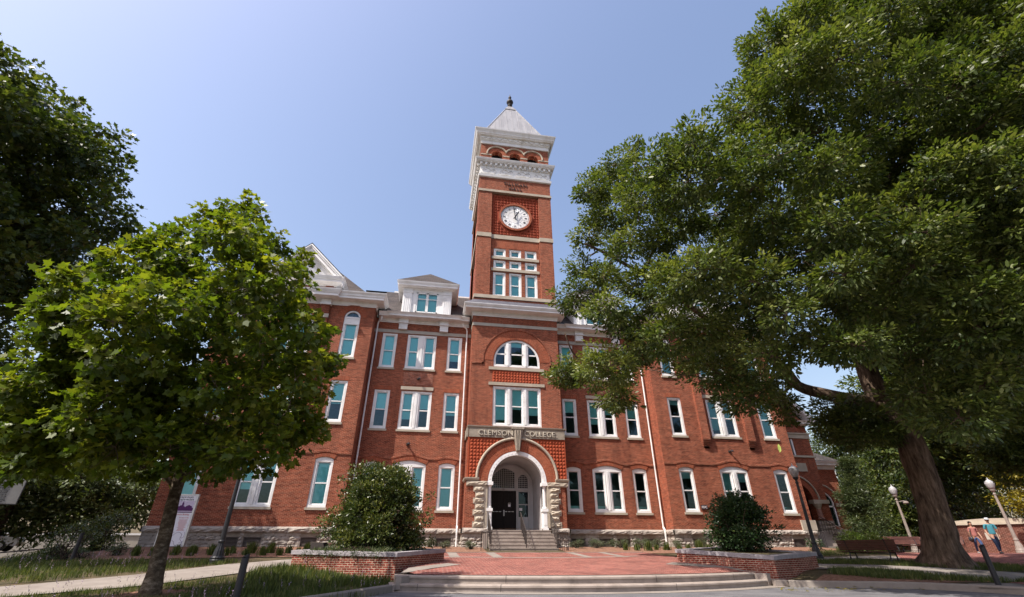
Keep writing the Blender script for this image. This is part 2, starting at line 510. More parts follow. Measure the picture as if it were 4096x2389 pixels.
def metal_roof():
    t = NT('terne_metal_roof')
    pos = t.n('ShaderNodeNewGeometry').outputs['Position']
    mp = t.n('ShaderNodeMapping'); mp.inputs['Scale'].default_value = (1.6, 1.6, .22); t.l(pos, mp.inputs[0])
    n = t.noise(1.5, 7, mp.outputs[0], .6)
    b = t.n('ShaderNodeTexBrick')
    for k, v in (('Scale', 1.0), ('Brick Width', 1.9), ('Row Height', .46), ('Mortar Size', .008), ('Bias', -.62)): b.inputs[k].default_value = v
    b.inputs['Color1'].default_value = (.30, .295, .30, 1); b.inputs['Color2'].default_value = (.15, .145, .15, 1); b.inputs['Mortar'].default_value = (.2, .2, .2, 1)
    v, _ = t.wallcoord()
    rt = t.n('ShaderNodeMapping'); rt.inputs['Rotation'].default_value = (0, 0, R(90)); t.l(v, rt.inputs[0]); t.l(rt.outputs[0], b.inputs['Vector'])
    t.col(t.mix(b.outputs['Color'], t.ramp(n, [(.30, (.80, .79, .79)), (.46, (1.03, 1.03, 1.03))]), 1.0, 'MULTIPLY')); t.set(.5, .4, .25)
    return t.mat
M['metal_roof'] = metal_roof()

def paver():
    t = NT('brick_pavers')
    pos = t.n('ShaderNodeNewGeometry').outputs['Position']
    mp = t.n('ShaderNodeMapping'); mp.inputs['Rotation'].default_value = (0, 0, R(45)); t.l(pos, mp.inputs[0])
    b = t.n('ShaderNodeTexBrick')
    for k, v in (('Scale', 1.0), ('Brick Width', .20), ('Row Height', .10), ('Mortar Size', .009), ('Bias', 0.0)): b.inputs[k].default_value = v
    b.inputs['Color1'].default_value = (.120, .032, .026, 1); b.inputs['Color2'].default_value = (.255, .078, .060, 1); b.inputs['Mortar'].default_value = (.34, .215, .18, 1)
    t.l(mp.outputs[0], b.inputs['Vector'])
    n = t.noise(1.1, 7, pos)
    t.col(t.mix(b.outputs['Color'], t.ramp(n, [(.28, (.62, .62, .64)), (.5, (.95, .94, .94)), (.72, (1.15, 1.14, 1.14))]), 1.0, 'MULTIPLY')); t.set(.9, .15)
    return t.mat
M['paver'] = paver()

def glass_mat(name, tint, gloss=1.0):
    t = NT(name)
    t.t.nodes.remove(t.p)
    tr = t.n('ShaderNodeBsdfTransparent'); tr.inputs[0].default_value = (*tint, 1)
    gl = t.n('ShaderNodeBsdfGlossy'); gl.inputs['Roughness'].default_value = .015; gl.inputs['Color'].default_value = (.55, .82, 1, 1)
    fr = t.n('ShaderNodeFresnel'); fr.inputs['IOR'].default_value = 1.6
    ml = t.n('ShaderNodeMath', operation='MULTIPLY'); ml.inputs[1].default_value = gloss; t.l(fr.outputs[0], ml.inputs[0])
    nz = t.noise(.9, 2, t.n('ShaderNodeNewGeometry').outputs['Position'])
    bp = t.n('ShaderNodeBump'); bp.inputs['Distance'].default_value = .01; bp.inputs['Strength'].default_value = .35
    t.l(nz, bp.inputs['Height']); t.l(bp.outputs[0], gl.inputs['Normal'])
    mx = t.n('ShaderNodeMixShader'); t.l(ml.outputs[0], mx.inputs[0]); t.l(tr.outputs[0], mx.inputs[1]); t.l(gl.outputs[0], mx.inputs[2])
    t.l(mx.outputs[0], t.out.inputs[0])
    return t.mat
M['glass'] = glass_mat('window_glass', (.54, .93, .95), 1.3)
M['glass_clear'] = glass_mat('door_glass', (.5, .55, .55))

def globe_mat():
    t = NT('frosted_globe')
    t.col((.46, .45, .46)); t.set(.4, .4)
    t.p.inputs['Transmission Weight'].default_value = .25
    return t.mat
M['globe'] = globe_mat()

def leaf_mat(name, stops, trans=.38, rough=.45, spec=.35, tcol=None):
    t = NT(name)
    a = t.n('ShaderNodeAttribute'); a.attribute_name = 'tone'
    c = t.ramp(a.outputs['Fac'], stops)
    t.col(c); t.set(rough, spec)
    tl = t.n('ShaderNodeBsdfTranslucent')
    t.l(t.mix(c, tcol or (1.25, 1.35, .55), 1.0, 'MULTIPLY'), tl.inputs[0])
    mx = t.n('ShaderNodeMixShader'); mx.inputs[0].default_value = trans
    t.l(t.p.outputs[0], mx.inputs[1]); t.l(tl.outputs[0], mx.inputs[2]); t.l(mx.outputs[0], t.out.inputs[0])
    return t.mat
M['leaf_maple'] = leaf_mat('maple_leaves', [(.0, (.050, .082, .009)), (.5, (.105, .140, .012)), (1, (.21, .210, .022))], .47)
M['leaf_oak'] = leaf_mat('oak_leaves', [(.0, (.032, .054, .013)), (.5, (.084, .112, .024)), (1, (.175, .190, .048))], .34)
M['leaf_dark'] = leaf_mat('dark_leaves', [(.0, (.022, .039, .010)), (.5, (.055, .078, .016)), (1, (.135, .150, .030))], .34)
M['leaf_holly'] = leaf_mat('shrub_leaves', [(.0, (.022, .040, .009)), (.5, (.055, .076, .016)), (1, (.15, .15, .03))], .2, .36, .4)
M['leaf_holly_dark'] = leaf_mat('shrub_leaves_dark', [(.0, (.014, .034, .010)), (.6, (.026, .056, .016)), (1, (.060, .085, .022))], .12, .40, .35)
M['leaf_cedar'] = leaf_mat('cedar_needles', [(.0, (.030, .045, .016)), (.6, (.055, .078, .026)), (1, (.11, .12, .045))], .2)
M['leaf_lime'] = leaf_mat('lime_leaves', [(.0, (.07, .12, .018)), (.6, (.11, .17, .025)), (1, (.17, .22, .04))], .35)
M['leaf_mid'] = leaf_mat('mid_green_leaves', [(.0, (.040, .060, .020)), (.5, (.085, .112, .036)), (1, (.15, .17, .06))], .32)
M['leaf_gold'] = leaf_mat('golden_leaves', [(.0, (.14, .115, .010)), (.6, (.23, .185, .016)), (1, (.32, .26, .03))], .35)
M['leaf_grey'] = leaf_mat('grey_green_leaves', [(.0, (.045, .062, .030)), (.6, (.085, .105, .055)), (1, (.14, .16, .09))], .2)
M['grass'] = leaf_mat('grass_blades', [(.0, (.032, .050, .012)), (.5, (.075, .100, .024)), (.86, (.13, .145, .042)), (1, (.20, .18, .075))], .35, .5, .3)
M['flower'] = leaf_mat('lilac_flowers', [(.0, (.20, .13, .25)), (1, (.36, .27, .42))], .3)

def bark_mat(name, stops, vs=.25, scale=5, bump=.05):
    t = NT(name)
    pos = t.n('ShaderNodeNewGeometry').outputs['Position']
    mp = t.n('ShaderNodeMapping'); mp.inputs['Scale'].default_value = (1, 1, vs); t.l(pos, mp.inputs[0])
    n = t.noise(scale, 8, mp.outputs[0], .68)
    n2 = t.noise(1.2, 4, pos)
    t.col(t.mix(t.ramp(n, stops), t.ramp(n2, [(.35, (.75, .75, .75)), (.65, (1.2, 1.15, 1.1))]), 1.0, 'MULTIPLY')); t.set(.95, .1)
    t.bump(n, bump, 1.0)
    return t.mat
M['bark_oak'] = bark_mat('oak_bark', [(.35, (.045, .030, .022)), (.5, (.115, .082, .060)), (.68, (.21, .155, .12))], .22, 7, .09)
M['bark_maple'] = bark_mat('maple_bark', [(.35, (.050, .036, .026)), (.52, (.105, .082, .060)), (.66, (.24, .20, .16))], 1.6, 6, .015)
M['bark_dark'] = bark_mat('dark_bark', [(.35, (.03, .022, .017)), (.6, (.075, .055, .042))], .3, 5, .04)
# ------------------------------------------------------------------ terrain
def interp(v, pts):
    if v <= pts[0][0]: return pts[0][1]
    for (a, za), (b, zb) in zip(pts[:-1], pts[1:]):
        if v <= b:
            t = (v - a) / (b - a); return za + (zb - za) * t
    return pts[-1][1]
PROF_L = [(-40, -.80), (-17, -.76), (-15, -.69), (-13, -.58), (-11, -.40), (-9, -.25), (-7, -.10), (-5, .0), (-3, .12), (-1, .28), (.2, .40), (60, .40)]
PROF_R = [(-40, -.70), (-16, -.70), (-14.2, -.67), (-13.4, -.60), (-12.4, -.48), (-11, -.37), (-8, -.24), (-4, .0), (-2, .2), (.2, .40), (60, .40)]
def sstep(t):
    t = max(0., min(1., t)); return t * t * (3 - 2 * t)
def ground_z(x, y):
    t = sstep((x + 4) / 10)
    z = interp(y, PROF_L) * (1 - t) + interp(y, PROF_R) * t
    z -= .20 * sstep((x + 10.5) / 2.5) * sstep((9.2 - x) / 1.2) * sstep((-9.8 - y) / 1.5) * sstep((y + 16) / 2)
    fl = max(sstep((-19 - x) / 10), sstep((-17 - x) / 5) * sstep((-2 - y) / 3)); z = z * (1 - fl) + (-.32 if y > -12 else -.32 + (z + .32)) * fl if fl > 0 else z
    fr = sstep((x - 20.5) / 5); z = z * (1 - fr) + .06 * fr
    fb = sstep((y - 24) / 25)
    return z * (1 - fb) - .1 * fb
def plaza_z(x, y): return min(-.42 + .05 * (y + 14.05), -.42 + .05 * max(0, 12.82 - math.hypot(x - .25, y + 1.25)) + .16 * max(0, 12.0 - math.hypot(x - .25, y + 1.25)))

def sheet(name, poly, zf, mat, step=1.0, kind='structure', lift=0.0, dense=None, subdiv=0.6):
    """triangulated sheet over a plan polygon, draped on zf"""
    pts = []
    n = len(poly)
    for i in range(n):
        a, b = Vector(poly[i]), Vector(poly[(i + 1) % n])
        k = max(1, int((b - a).length / subdiv)) if (b - a).length < 60 else max(1, int((b - a).length / 25))
        for j in range(k): pts.append(a + (b - a) * (j / k))
    edges = [(i, (i + 1) % len(pts)) for i in range(len(pts))]
    xs = [p[0] for p in poly]; ys = [p[1] for p in poly]
    inner = []
    x0, x1, y0, y1 = (max(min(xs), -45), min(max(xs), 45), max(min(ys), -45), min(max(ys), 45)) if dense is None else dense
    for i in range(int((x1 - x0) / step)):
        for j in range(int((y1 - y0) / step)):
            inner.append(Vector((x0 + (i + .5 + .13 * ((j * 7) % 3 - 1)) * step, y0 + (j + .5) * step)))
    if dense is None and max(xs) > 100:
        for rr in (60, 90, 140, 220, 400, 800):
            for k in range(24):
                inner.append(Vector((rr * math.cos(k * .2618), rr * math.sin(k * .2618))))
    v, e, f, _, _, _ = delaunay_2d_cdt(pts + inner, edges, [list(range(len(pts)))], 1, 1e-4)
    me = bpy.data.meshes.new(name)
    fl = []
    for q in f:
        a, b, c = [v[i] for i in q[:3]]
        fl.append(tuple(q) if (b - a).cross(c - a) > 0 else tuple(reversed(q)))
    me.from_pydata([(p.x, p.y, zf(p.x, p.y) + lift) for p in v], [], fl)
    me.materials.append(mat)
    me.polygons.foreach_set('use_smooth', [True] * len(me.polygons))
    me.update()
    o = bpy.data.objects.new(name, me); C.objects.link(o)
    if kind: o['kind'] = kind
    return o

AC = (0.25, -1.25)
def arc(r, a0, a1, n=28, c=AC):
    return [(c[0] + r * math.sin(R(a0 + (a1 - a0) * i / n)), c[1] - r * math.cos(R(a0 + (a1 - a0) * i / n))) for i in range(n + 1)]
AL, AR_ = -27.5, 28.0
KL = [(-6.05, -13.45), (-7.4, -16.4), (-9.2, -20), (-13, -26), (-24, -38), (-60, -70)]
KR = [(6.9, -13.35), (7.9, -13.95), (9.2, -14.35), (10.2, -14.95), (10.9, -16.0), (11.4, -17.6), (12.0, -20), (13, -26), (16, -40), (22, -70)]
outer = [(-60, -70), (-1500, -400), (-1500, 1500), (1500, 1500), (1500, -400), (22, -70)]
notch = [(6.3, -12.6), (6.2, -7), (6.1, -2.75), (-5.4, -2.75), (-5.4, -7), (-5.7, -12.6)]
lawn_poly = outer + KR[::-1][1:] + notch + KL[:-1]
sheet('ground', lawn_poly, ground_z, M['soil'], .55, dense=(-32, 32, -24, 6))
road_z = lambda x, y: -.80 - .004 * max(0, -14 - y)
sheet('road', [(-64, -74), (-70, -90), (60, -90), (26, -74)] + [(x + .0, y) for x, y in KR[::-1]] + arc(13.2, AR_, AL, 30) + KL, lambda x, y: road_z(x, y), M['asphalt'], 1.5, dense=(-20, 20, -40, -12))
sheet('road_gutter', arc(13.22, AL - 1, AR_ + 1) + arc(13.78, AR_ + 1, AL - 1), lambda x, y: road_z(x, y) + .008, M['concrete'], .6, dense=(-7, 8, -16, -12))
# plaza and its two shallow steps
pz = arc(12.4, AL + .5, AR_ - .5) + [(6.5, -11.2), (6.6, -2.6), (-5.8, -2.6), (-5.9, -11.2)]
sheet('plaza', pz, plaza_z, M['paver'], 1.0, dense=(-6, 6, -14, -2))
def arc_step(name, r_in, r_out, ztop, zbot, zback=None):
    m = MB(); n = 40
    prof = lambda: [(r_in, zback if zback is not None else ztop), (r_out - .03, ztop), (r_out, ztop - .03), (r_out, ztop - .075), (r_out - .035, ztop - .085), (r_out - .035, zbot)]
    ang = [AL + (AR_ - AL) * i / n for i in range(n + 1)]
    rng = random.Random(5)
    for i in range(n):
        a, b = R(ang[i]), R(ang[i + 1])
        pr = prof()
        for (r0, z0), (r1, z1) in zip(pr[:-1], pr[1:]):
            P = lambda r, t, z: (AC[0] + r * math.sin(t), AC[1] - r * math.cos(t), z)
            m.face([P(r0, a, z0), P(r1, a, z1), P(r1, b, z1), P(r0, b, z0)])
    for t in (R(AL), R(AR_)):
        pr = prof() + [(r_in, zbot)]
        m.face([(AC[0] + r * math.sin(t), AC[1] - r * math.cos(t), z) for r, z in (pr if t < 0 else pr[::-1])])
    o = m.build(name, M['concrete_step'])
    o['kind'] = 'structure'
    return o
arc_step('plaza_step', 12.35, 12.82, -.415, -.62)
arc_step('plaza_step', 12.70, 13.22, -.61, -.86)
mj = MB()
for a, r0, r1, z in ((-13.5, 12.36, 12.825, -.413), (7.5, 12.36, 12.825, -.413), (-14, 12.8, 13.225, -.608), (9.3, 12.8, 13.225, -.608), (22, 12.36, 12.825, -.413), (-25, 12.8, 13.225, -.608)):
    t = R(a); d = Vector((math.sin(t), -math.cos(t))); w = Vector((d.y, -d.x)) * .006
    p = Vector(AC) + d * r0; q = Vector(AC) + d * r1
    mj.face([(p.x + w.x, p.y + w.y, z), (q.x + w.x, q.y + w.y, z), (q.x - w.x, q.y - w.y, z), (p.x - w.x, p.y - w.y, z)])
    q2 = Vector(AC) + d * (r1 + .003)
    mj.face([(q2.x + w.x, q2.y + w.y, z), (q2.x - w.x, q2.y - w.y, z), (q2.x - w.x, q2.y - w.y, z - .18), (q2.x + w.x, q2.y + w.y, z - .18)])
tag(mj.build('plaza_step_joint', M['dark']), kind='structure')
for nm_, pl_, zt_ in (('step_end', [(-6.15, -11.35), (-6.0, -12.95), (-5.84, -12.96), (-5.55, -12.55), (-5.4, -11.0)], -.43), ('step_end', [(-6.3, -11.6), (-6.15, -13.3), (-6.0, -13.3), (-6.0, -11.6)], -.63), ('step_end', [(5.9, -12.2), (6.15, -12.5), (6.42, -12.95), (6.62, -12.85), (6.4, -11.2)], -.43), ('step_end', [(6.62, -12.85), (6.5, -13.2), (7.1, -13.2), (7.4, -12.5), (6.7, -12.0)], -.63)):
    m = MB(); m.slab(pl_, -.95, zt_); tag(m.build(nm_, M['concrete_step']), kind='structure')
# concrete bands in the paving
def band(name, poly, lift): sheet(name, poly, plaza_z, M['concrete'], .8, lift=lift, subdiv=.5)
c2 = (.25, 6.0)
band('plaza_band', arc(12.62, -21.5, 22.5, 22, c2) + arc(12.30, 22.5, -21.5, 22, c2), .008)
for xa, xb in ((-4.08, -3.62), (-2.13, -1.67), (2.13, 2.55), (3.92, 4.32)):
    band('plaza_band', [(xa, -6.05 - .02 * abs(xa)), (xb, -6.05 - .02 * abs(xa)), (xb, -2.62), (xa, -2.62)], .004)
band('plaza_band', [(-5.75, -2.62), (-5.75, -2.86), (6.5, -2.86), (6.5, -2.62)], .012)
band('plaza_band', [(-5.95, -11.9), (-5.0, -11.35), (-3.85, -9.75), (-4.3, -9.2), (-5.7, -11.0)], .010)
band('plaza_band', [(6.6, -12.4), (5.6, -11.95), (4.15, -10.1), (4.9, -9.2), (6.2, -11.2)], .010)

def kerb(name, path, w=.16, h=.17, top=None, side=1):
    m = MB()
    P = [Vector(p) for p in path]
    dense = []
    for a, b in zip(P[:-1], P[1:]):
        k = max(1, int((b - a).length / .5))
        dense += [a + (b - a) * (i / k) for i in range(k)]
    dense.append(P[-1])
    prev = None
    for i, p in enumerate(dense):
        d = (dense[min(i + 1, len(dense) - 1)] - dense[max(i - 1, 0)]).normalized()
        nr = Vector((d.y, -d.x)) * side
        z0 = road_z(p.x, p.y); zt = z0 + h + .02
        sec = [(p.x, p.y, z0 - .1), (p.x, p.y, zt - .03), (p.x - nr.x * .03, p.y - nr.y * .03, zt), (p.x - nr.x * w, p.y - nr.y * w, zt), (p.x - nr.x * w, p.y - nr.y * w, zt - .25)]
        if prev:
            for j in range(4):
                q = [prev[j], sec[j], sec[j + 1], prev[j + 1]]
                m.face(q if side < 0 else q[::-1])
        prev = sec
    return tag(m.build(name, M['concrete']), kind='structure')
kerb('kerb', KL[:-1], side=-1)
kerb('kerb', KR[:-1], side=1)

# concrete walks
def gz_lift(x, y): return ground_z(x, y)
sheet('sidewalk', [(-5.9, -6.9), (-10.0, -6.2), (-12.4, -8.6), (-14.0, -11.2), (-17, -14.0), (-23, -18.2), (-32, -23), (-32, -25.4), (-22, -20.2), (-16, -16.2), (-13.0, -13.6), (-10.6, -10.4), (-10.1, -9.3), (-8.4, -7.9)], gz_lift, M['concrete'], .5, lift=.028, subdiv=.4)
sheet('sidewalk', [(9.4, -9.9), (11.6, -9.0), (14, -9.9), (16.6, -12.2), (20, -15.0), (26, -18.5), (26, -21.5), (19, -18.4), (15, -15.4), (12.8, -12.4), (11.2, -11.3), (9.9, -11.3)], gz_lift, M['concrete'], .5, lift=.028, subdiv=.4)
sheet('sidewalk', [(10.9, -16.2), (12.0, -15.0), (14.6, -15.2), (19, -18.0), (24, -21.8), (22, -26), (14, -25.8), (12.6, -24), (11.75, -18.5)], gz_lift, M['concrete'], .5, lift=.022, subdiv=.4)
sheet('brick_path', [(13.6, -15.0), (14.9, -14.9), (21, -14.5), (40, -8), (40, -13), (24, -19.2), (17.2, -17.6), (13.0, -18.9), (12.1, -18.3)], gz_lift, M['paver'], .6, lift=.04, subdiv=.5)
sheet('brick_path', [(17.6, -7.6), (22, -3.0), (24.4, 2.0), (44, 1.0), (44, -9.5), (26, -11.5), (21, -12.5)], gz_lift, M['paver'], .7, lift=.032, subdiv=.6)
sheet('sidewalk', [(10.6, -7.4), (15, -5.6), (19.4, -4.6), (20.6, -6.8), (17.6, -7.4), (14.5, -6.7), (11.2, -8.3)], gz_lift, M['concrete'], .6, lift=.026, subdiv=.5)
sheet('sidewalk', [(-21, 1.5), (-22.5, -3.0), (-27, -7.5), (-45, -13.5), (-60, -14), (-60, -4), (-44, -1.5), (-30, 4.5), (-24, 4.5)], gz_lift, M['concrete'], .8, lift=.03, subdiv=.7)
# planting beds of pine straw along the walls
sheet('mulch_bed', [(-20.6, .1), (-10, .1), (-9.95, 1.25), (-3.2, 1.25), (-3.1, 0), (-2.0, -.1), (-2.0, -2.65), (-5.35, -2.65), (-5.6, -6.2), (-9.2, -5.6), (-12.6, -5.2), (-16.5, -6.3), (-19.8, -6.2), (-21.4, -3.5)], ground_z, M['gravel_bed'], .5, lift=.02, subdiv=.4)
sheet('mulch_bed', [(2.25, -.1), (3.1, 0), (3.2, 1.25), (9.95, 1.25), (10, .1), (19.8, .1), (20.2, -1.6), (14.5, -2.8), (6.2, -3.2), (6.1, -2.65), (2.25, -2.65)], ground_z, M['gravel_bed'], .5, lift=.02, subdiv=.4)
sheet('mulch_bed', [(7.2, -13.25), (8.0, -13.75), (9.3, -14.15), (10.1, -14.7), (11.6, -14.5), (14.2, -14.3), (12.4, -12.9), (10.4, -12.9), (9.0, -12.5)], ground_z, M['gravel_bed'], .5, lift=.012, subdiv=.4)
sheet('mulch_bed', arc(.95, 0, 360, 20, (-11.7, -15.0)) , ground_z, M['gravel_bed'], .3, lift=.012, subdiv=.4)
# ------------------------------------------------------------------ the hall
hall = thing('college_hall', 'long red brick hall with tall clock tower, white cornices and stone entrance arch', 'building')
YT, YR, YW = 0.0, 1.3, 0.15
XT, XW, XE = 3.1, 10.0, 19.85
S1 = (2.36, 4.97); S2 = (7.12, 9.71); S3 = (11.28, 13.87)
# window specification: (x centre, width, z0, z1, wall y, lights, arch rise, blind fraction(s), tympanum)
WIN = []
def W_(x, w, zz, y, lights=1, rise=0.0, blind=1.0, shape='flat'): WIN.append((x, w, zz[0], zz[1], y, lights, rise, blind, shape))
rb = random.Random(11)
for s in (-1, 1):
    B1 = (1.0, 1.0, 1.0) if s < 0 else (.0, .0, .0)
    B2 = (.5, .48, .5) if s < 0 else (.45, .4, .35)
    B3 = (1.0, 1.0, .72) if s < 0 else (.4, 1.0, 1.0)
    xs = (-8.87, -6.60, -4.25) if s < 0 else (8.70, 6.41, 4.08)
    for k, x in enumerate(xs):
        wd, li = (2.05, 2) if k == 1 else (1.02, 1)
        W_(x, wd, S1, YR, li, .24 if k == 1 else .13, B1[k], 'segment')
        W_(x, wd, S2, YR, li, 0, round(B2[k] + rb.uniform(-.1, .12), 2))
        W_(x, wd, S3, YR, li, 0, B3[k] if s < 0 else round(rb.uniform(.55, 1), 2))
    W_(s * 11.48, 1.04, S1, YW, 1, .13, .98 if s < 0 else .2, 'segment')
    W_(s * 14.95, 2.07, S1, YW, 2, .24, .42 if s < 0 else .31, 'segment')
    W_(s * 18.45, 1.04, S1, YW, 1, .13, 1.0 if s < 0 else .0, 'segment')
    W_(s * 11.48, 1.04, (7.15, 9.83), YW, 1, 0, .56 if s < 0 else .16)
    W_(s * 14.98, 2.12, (7.17, 9.81), YW, 2, 0, .6)
    W_(s * 18.45, 1.06, (7.17, 9.84), YW, 1, 0, 1.0)
    W_(s * 11.43, 1.06, (11.42, 14.36), YW, 1, .53, .93, 'round')
    W_(s * 14.98, 2.2, (11.42, 14.1), YW, 2, .62, 1.0, 'round')
    W_(s * 18.45, 1.06, (11.42, 14.36), YW, 1, .53, 1.0, 'round')
W_(.08, 3.27, (7.29, 9.95), YT, 3, 0, .62)
W_(.08, 3.26, (11.34, 11.78), YT, 3, 1.62, .25, 'lunette')
for x, in ((-1.22,), (.03,), (1.29,)):
    W_(x, .97, (16.98, 19.14), .2, 1, 0, 1.0)
    W_(x, .96, (19.46, 20.25), .2, 1, 0, -1)
    W_(x, .96, (20.55, 21.36), .2, 1, 0, -1)

def holes(y, x0, x1):
    return [(w[0] - w[1] / 2, w[0] + w[1] / 2, w[2], w[3], w[6]) for w in WIN if abs(w[4] - y) < .01 and x0 < w[0] < x1]
ZB = 1.36
m = MB()
m.wall(-XW, -XT, ZB, 15.0, YR, holes(YR, -XW, -XT), .2)
m.wall(XT, XW, ZB, 15.0, YR, holes(YR, XT, XW), .2)
for s in (-1, 1):
    a, b = (-XE, -XW) if s < 0 else (XW, XE)
    m.wall(a, b, ZB, 15.9, YW, holes(YW, a, b), .2)
    # returns towards the recess and outer side walls, back
    xi = s * XW; xo = s * XE
    f = [(xi, YW, ZB), (xi, YR, ZB), (xi, YR, 15.9), (xi, YW, 15.9)]
    m.face(f if s < 0 else f[::-1])
    f = [(xo, YW, ZB), (xo, 16, ZB), (xo, 16, 15.9), (xo, YW, 15.9)]
    m.face(f[::-1] if s < 0 else f)
    # gable pavilion head and its stepped-back pilasters
    c = s * 15.02
    m.box(c - 2.1, c + 2.1, -.03, .4, 15.88, 16.75)
    for px_ in (c - 1.72, c + 1.72):
        m.box(px_ - .29, px_ + .29, -.10, .12, 6.9, 15.1)
        m.prism([(px_ - .29, 6.9), (px_ + .29, 6.9), (px_ + .29, 6.9), (px_ - .29, 6.9)], -.1, .1)
        for k in range(4):
            m.box(px_ - .29 + .03 * k, px_ + .29 - .03 * k, -.10 + .055 * (k + 1), .12, 6.9 - .135 * (k + 1), 6.9 - .135 * k)
        m.box(px_ - .27, px_ + .27, -.08, .3, 15.85, 16.6)
m.face([(-XE, 16, ZB), (XE, 16, ZB), (XE, 16, 15.9), (-XE, 16, 15.9)][::-1])
m.build('wall', M['brick'], hall)

# tower brickwork
DC, DR, DZ = .075, 1.84, 3.90
t = MB()
tower_holes = holes(YT, -XT, XT)
t.wall(-XT, XT, ZB, 16.65, YT, tower_holes + [(DC - DR, DC + DR, ZB, DZ, DR)], .25)
for s in (-1, 1):
    f = [(s * XT, 0, ZB), (s * XT, 6.2, ZB), (s * XT, 6.2, 16.65), (s * XT, 0, 16.65)]
    t.face(f[::-1] if s < 0 else f)
# upper shaft: four corner piers and set-back panels
up_holes = [(w[0] - w[1] / 2, w[0] + w[1] / 2, w[2], w[3], 0.0) for w in WIN if abs(w[4] - .2) < .01]
for xa, xb in ((-3.08, -1.97), (2.03, 3.12)):
    t.box(xa, xb, 0, 1.1, 16.6, 27.1, skip='tbk'); t.box(xa, xb, 5.1, 6.2, 16.6, 27.1, skip='tbf')
t.wall(-1.97, 2.03, 16.6, 22.4, .2, up_holes, .12)
t.face([(-1.97, .2, 22.4), (2.03, .2, 22.4), (2.03, .2, 27.1), (-1.97, .2, 27.1)])
t.face([(-1.97, 6.0, 16.6), (-1.97, 6.0, 27.1), (2.03, 6.0, 27.1), (2.03, 6.0, 16.6)])
for s, x in ((-1, -2.9), (1, 2.95)):
    f = [(x, .9, 16.6), (x, 5.3, 16.6), (x, 5.3, 27.1), (x, .9, 27.1)]
    t.face(f[::-1] if s < 0 else f)
t.box(-3.08, 3.12, 0, 6.2, 27.05, 28.7, skip='t')
# belvedere with three arched openings on each face
BX = (-1.63, .01, 1.65)
belv = [(x - .5, x + .5, 30.55, 31.36, .5) for x in BX]
t.wall(-3.07, 3.10, 30.4, 32.75, 0, belv, .48)
for s, x in ((-1, -3.07), (1, 3.10)):
    m2 = MB(); m2.wall(0.0, 6.2, 30.4, 32.75, 0, [(h + 3.1 - .5, h + 3.1 + .5, 30.55, 31.36, .5) for h in BX], .36)
    for f in m2.f:
        pts = [m2.v[i] for i in f]
        q = [(x - s * p[1], p[0], p[2]) for p in pts]
        t.face(q if s > 0 else q[::-1])
t.face([(-3.07, 6.2, 30.4), (-3.07, 6.2, 32.75), (3.10, 6.2, 32.75), (3.10, 6.2, 30.4)])
tw = t.build('tower_wall', M['brick'], hall)
MB().box(-2.7, 2.73, .50, 5.7, 30.45, 32.6).build('belfry_dark_box', M['dark'], tw)  # near-black box standing in for the shade behind the openings

# soldier-course arches (own mapping)
def archset(name, specs, parent=hall, mat='brick_soldier'):
    m = MB()
    for (x, w, zb, rise, y, th, pr) in specs:
        pts_in = arch_pts(x - w / 2, x + w / 2, zb, rise, 20)
        hw = w / 2; r = (hw * hw + rise * rise) / (2 * rise); cz = zb + rise - r
        a = math.degrees(math.asin(min(1, hw / r)))
        if rise >= hw: a = 90
        m.arc_ring(x, cz, r + .004, r + th, 90 + a, 90 - a, y - pr, y + .02, 22)
    return split_build(m, name, M[mat], parent, -.01)
archset('brick_arch', [(w[0], w[1] + .04, w[3] + .01, w[6], w[4], .30, .025) for w in WIN if w[8] == 'segment'])
archset('brick_arch', [(w[0], w[1] + .06, w[3], w[6], w[4], .42, .03) for w in WIN if w[8] == 'round'])
archset('brick_arch', [(.08, 3.32, 11.79, 1.66, 0, .68, .018)])
m = MB(); m.arc_ring(.08, 11.79, 2.34, 2.44, 180, 0, -.06, .01, 30); m.box(-3.1, -2.26, -.06, .01, 11.50, 11.60); m.box(2.42, 3.1, -.06, .01, 11.50, 11.60); m.box(-2.36, -2.26, -.06, .01, 11.50, 11.79); m.box(2.42, 2.52, -.06, .01, 11.50, 11.79)
m.build('label_mould', M['brick'], hall)
archset('brick_arch', [(DC, 2 * DR + .02, DZ, DR + .01, 0, .60, .03)])
archset('brick_arch', [(x, 1.02, 31.36, .51, 0, .33, .012) for x in BX], tw)
# flat soldier lintels over single second and third storey windows
m = MB()
for w in WIN:
    if w[8] == 'flat' and w[5] == 1 and w[4] > .1 and w[4] != .2 and 7 < w[2] < 8:
        x, zt = w[0], w[3]; hw = w[1] / 2
        m.face([(x - hw - .03, w[4] - .006, zt + .01), (x + hw + .03, w[4] - .006, zt + .01), (x + hw + .16, w[4] - .006, zt + .30), (x - hw - .16, w[4] - .006, zt + .30)],
               [(-hw, 0), (hw, 0), (hw + .1, .3), (-hw - .1, .3)])
m.face([(-1.80, .19, 21.42), (1.86, .19, 21.42), (2.02, .19, 22.24), (-1.96, .19, 22.24)], [(-1.6, 0), (1.6, 0), (1.9, .82), (-1.9, .82)])
split_build(m, 'flat_arch', M['brick_soldier'], hall, 0)
m = MB()
for x in (-6.6, 6.41):
    m.box(x - 1.0, x + 1.0, YR - .012, YR + .05, 10.12, 11.02)
for s in (-1, 1):
    m.box(s * 15.02 - 1.3, s * 15.02 + 1.3, YW - .012, YW + .02, 10.2, 11.05)
    m.box(s * 15.02 - 1.35, s * 15.02 + 1.35, -.045, .0, 15.95, 16.45)
split_build(m, 'herringbone_panel', M['brick_herring'], hall, 0)

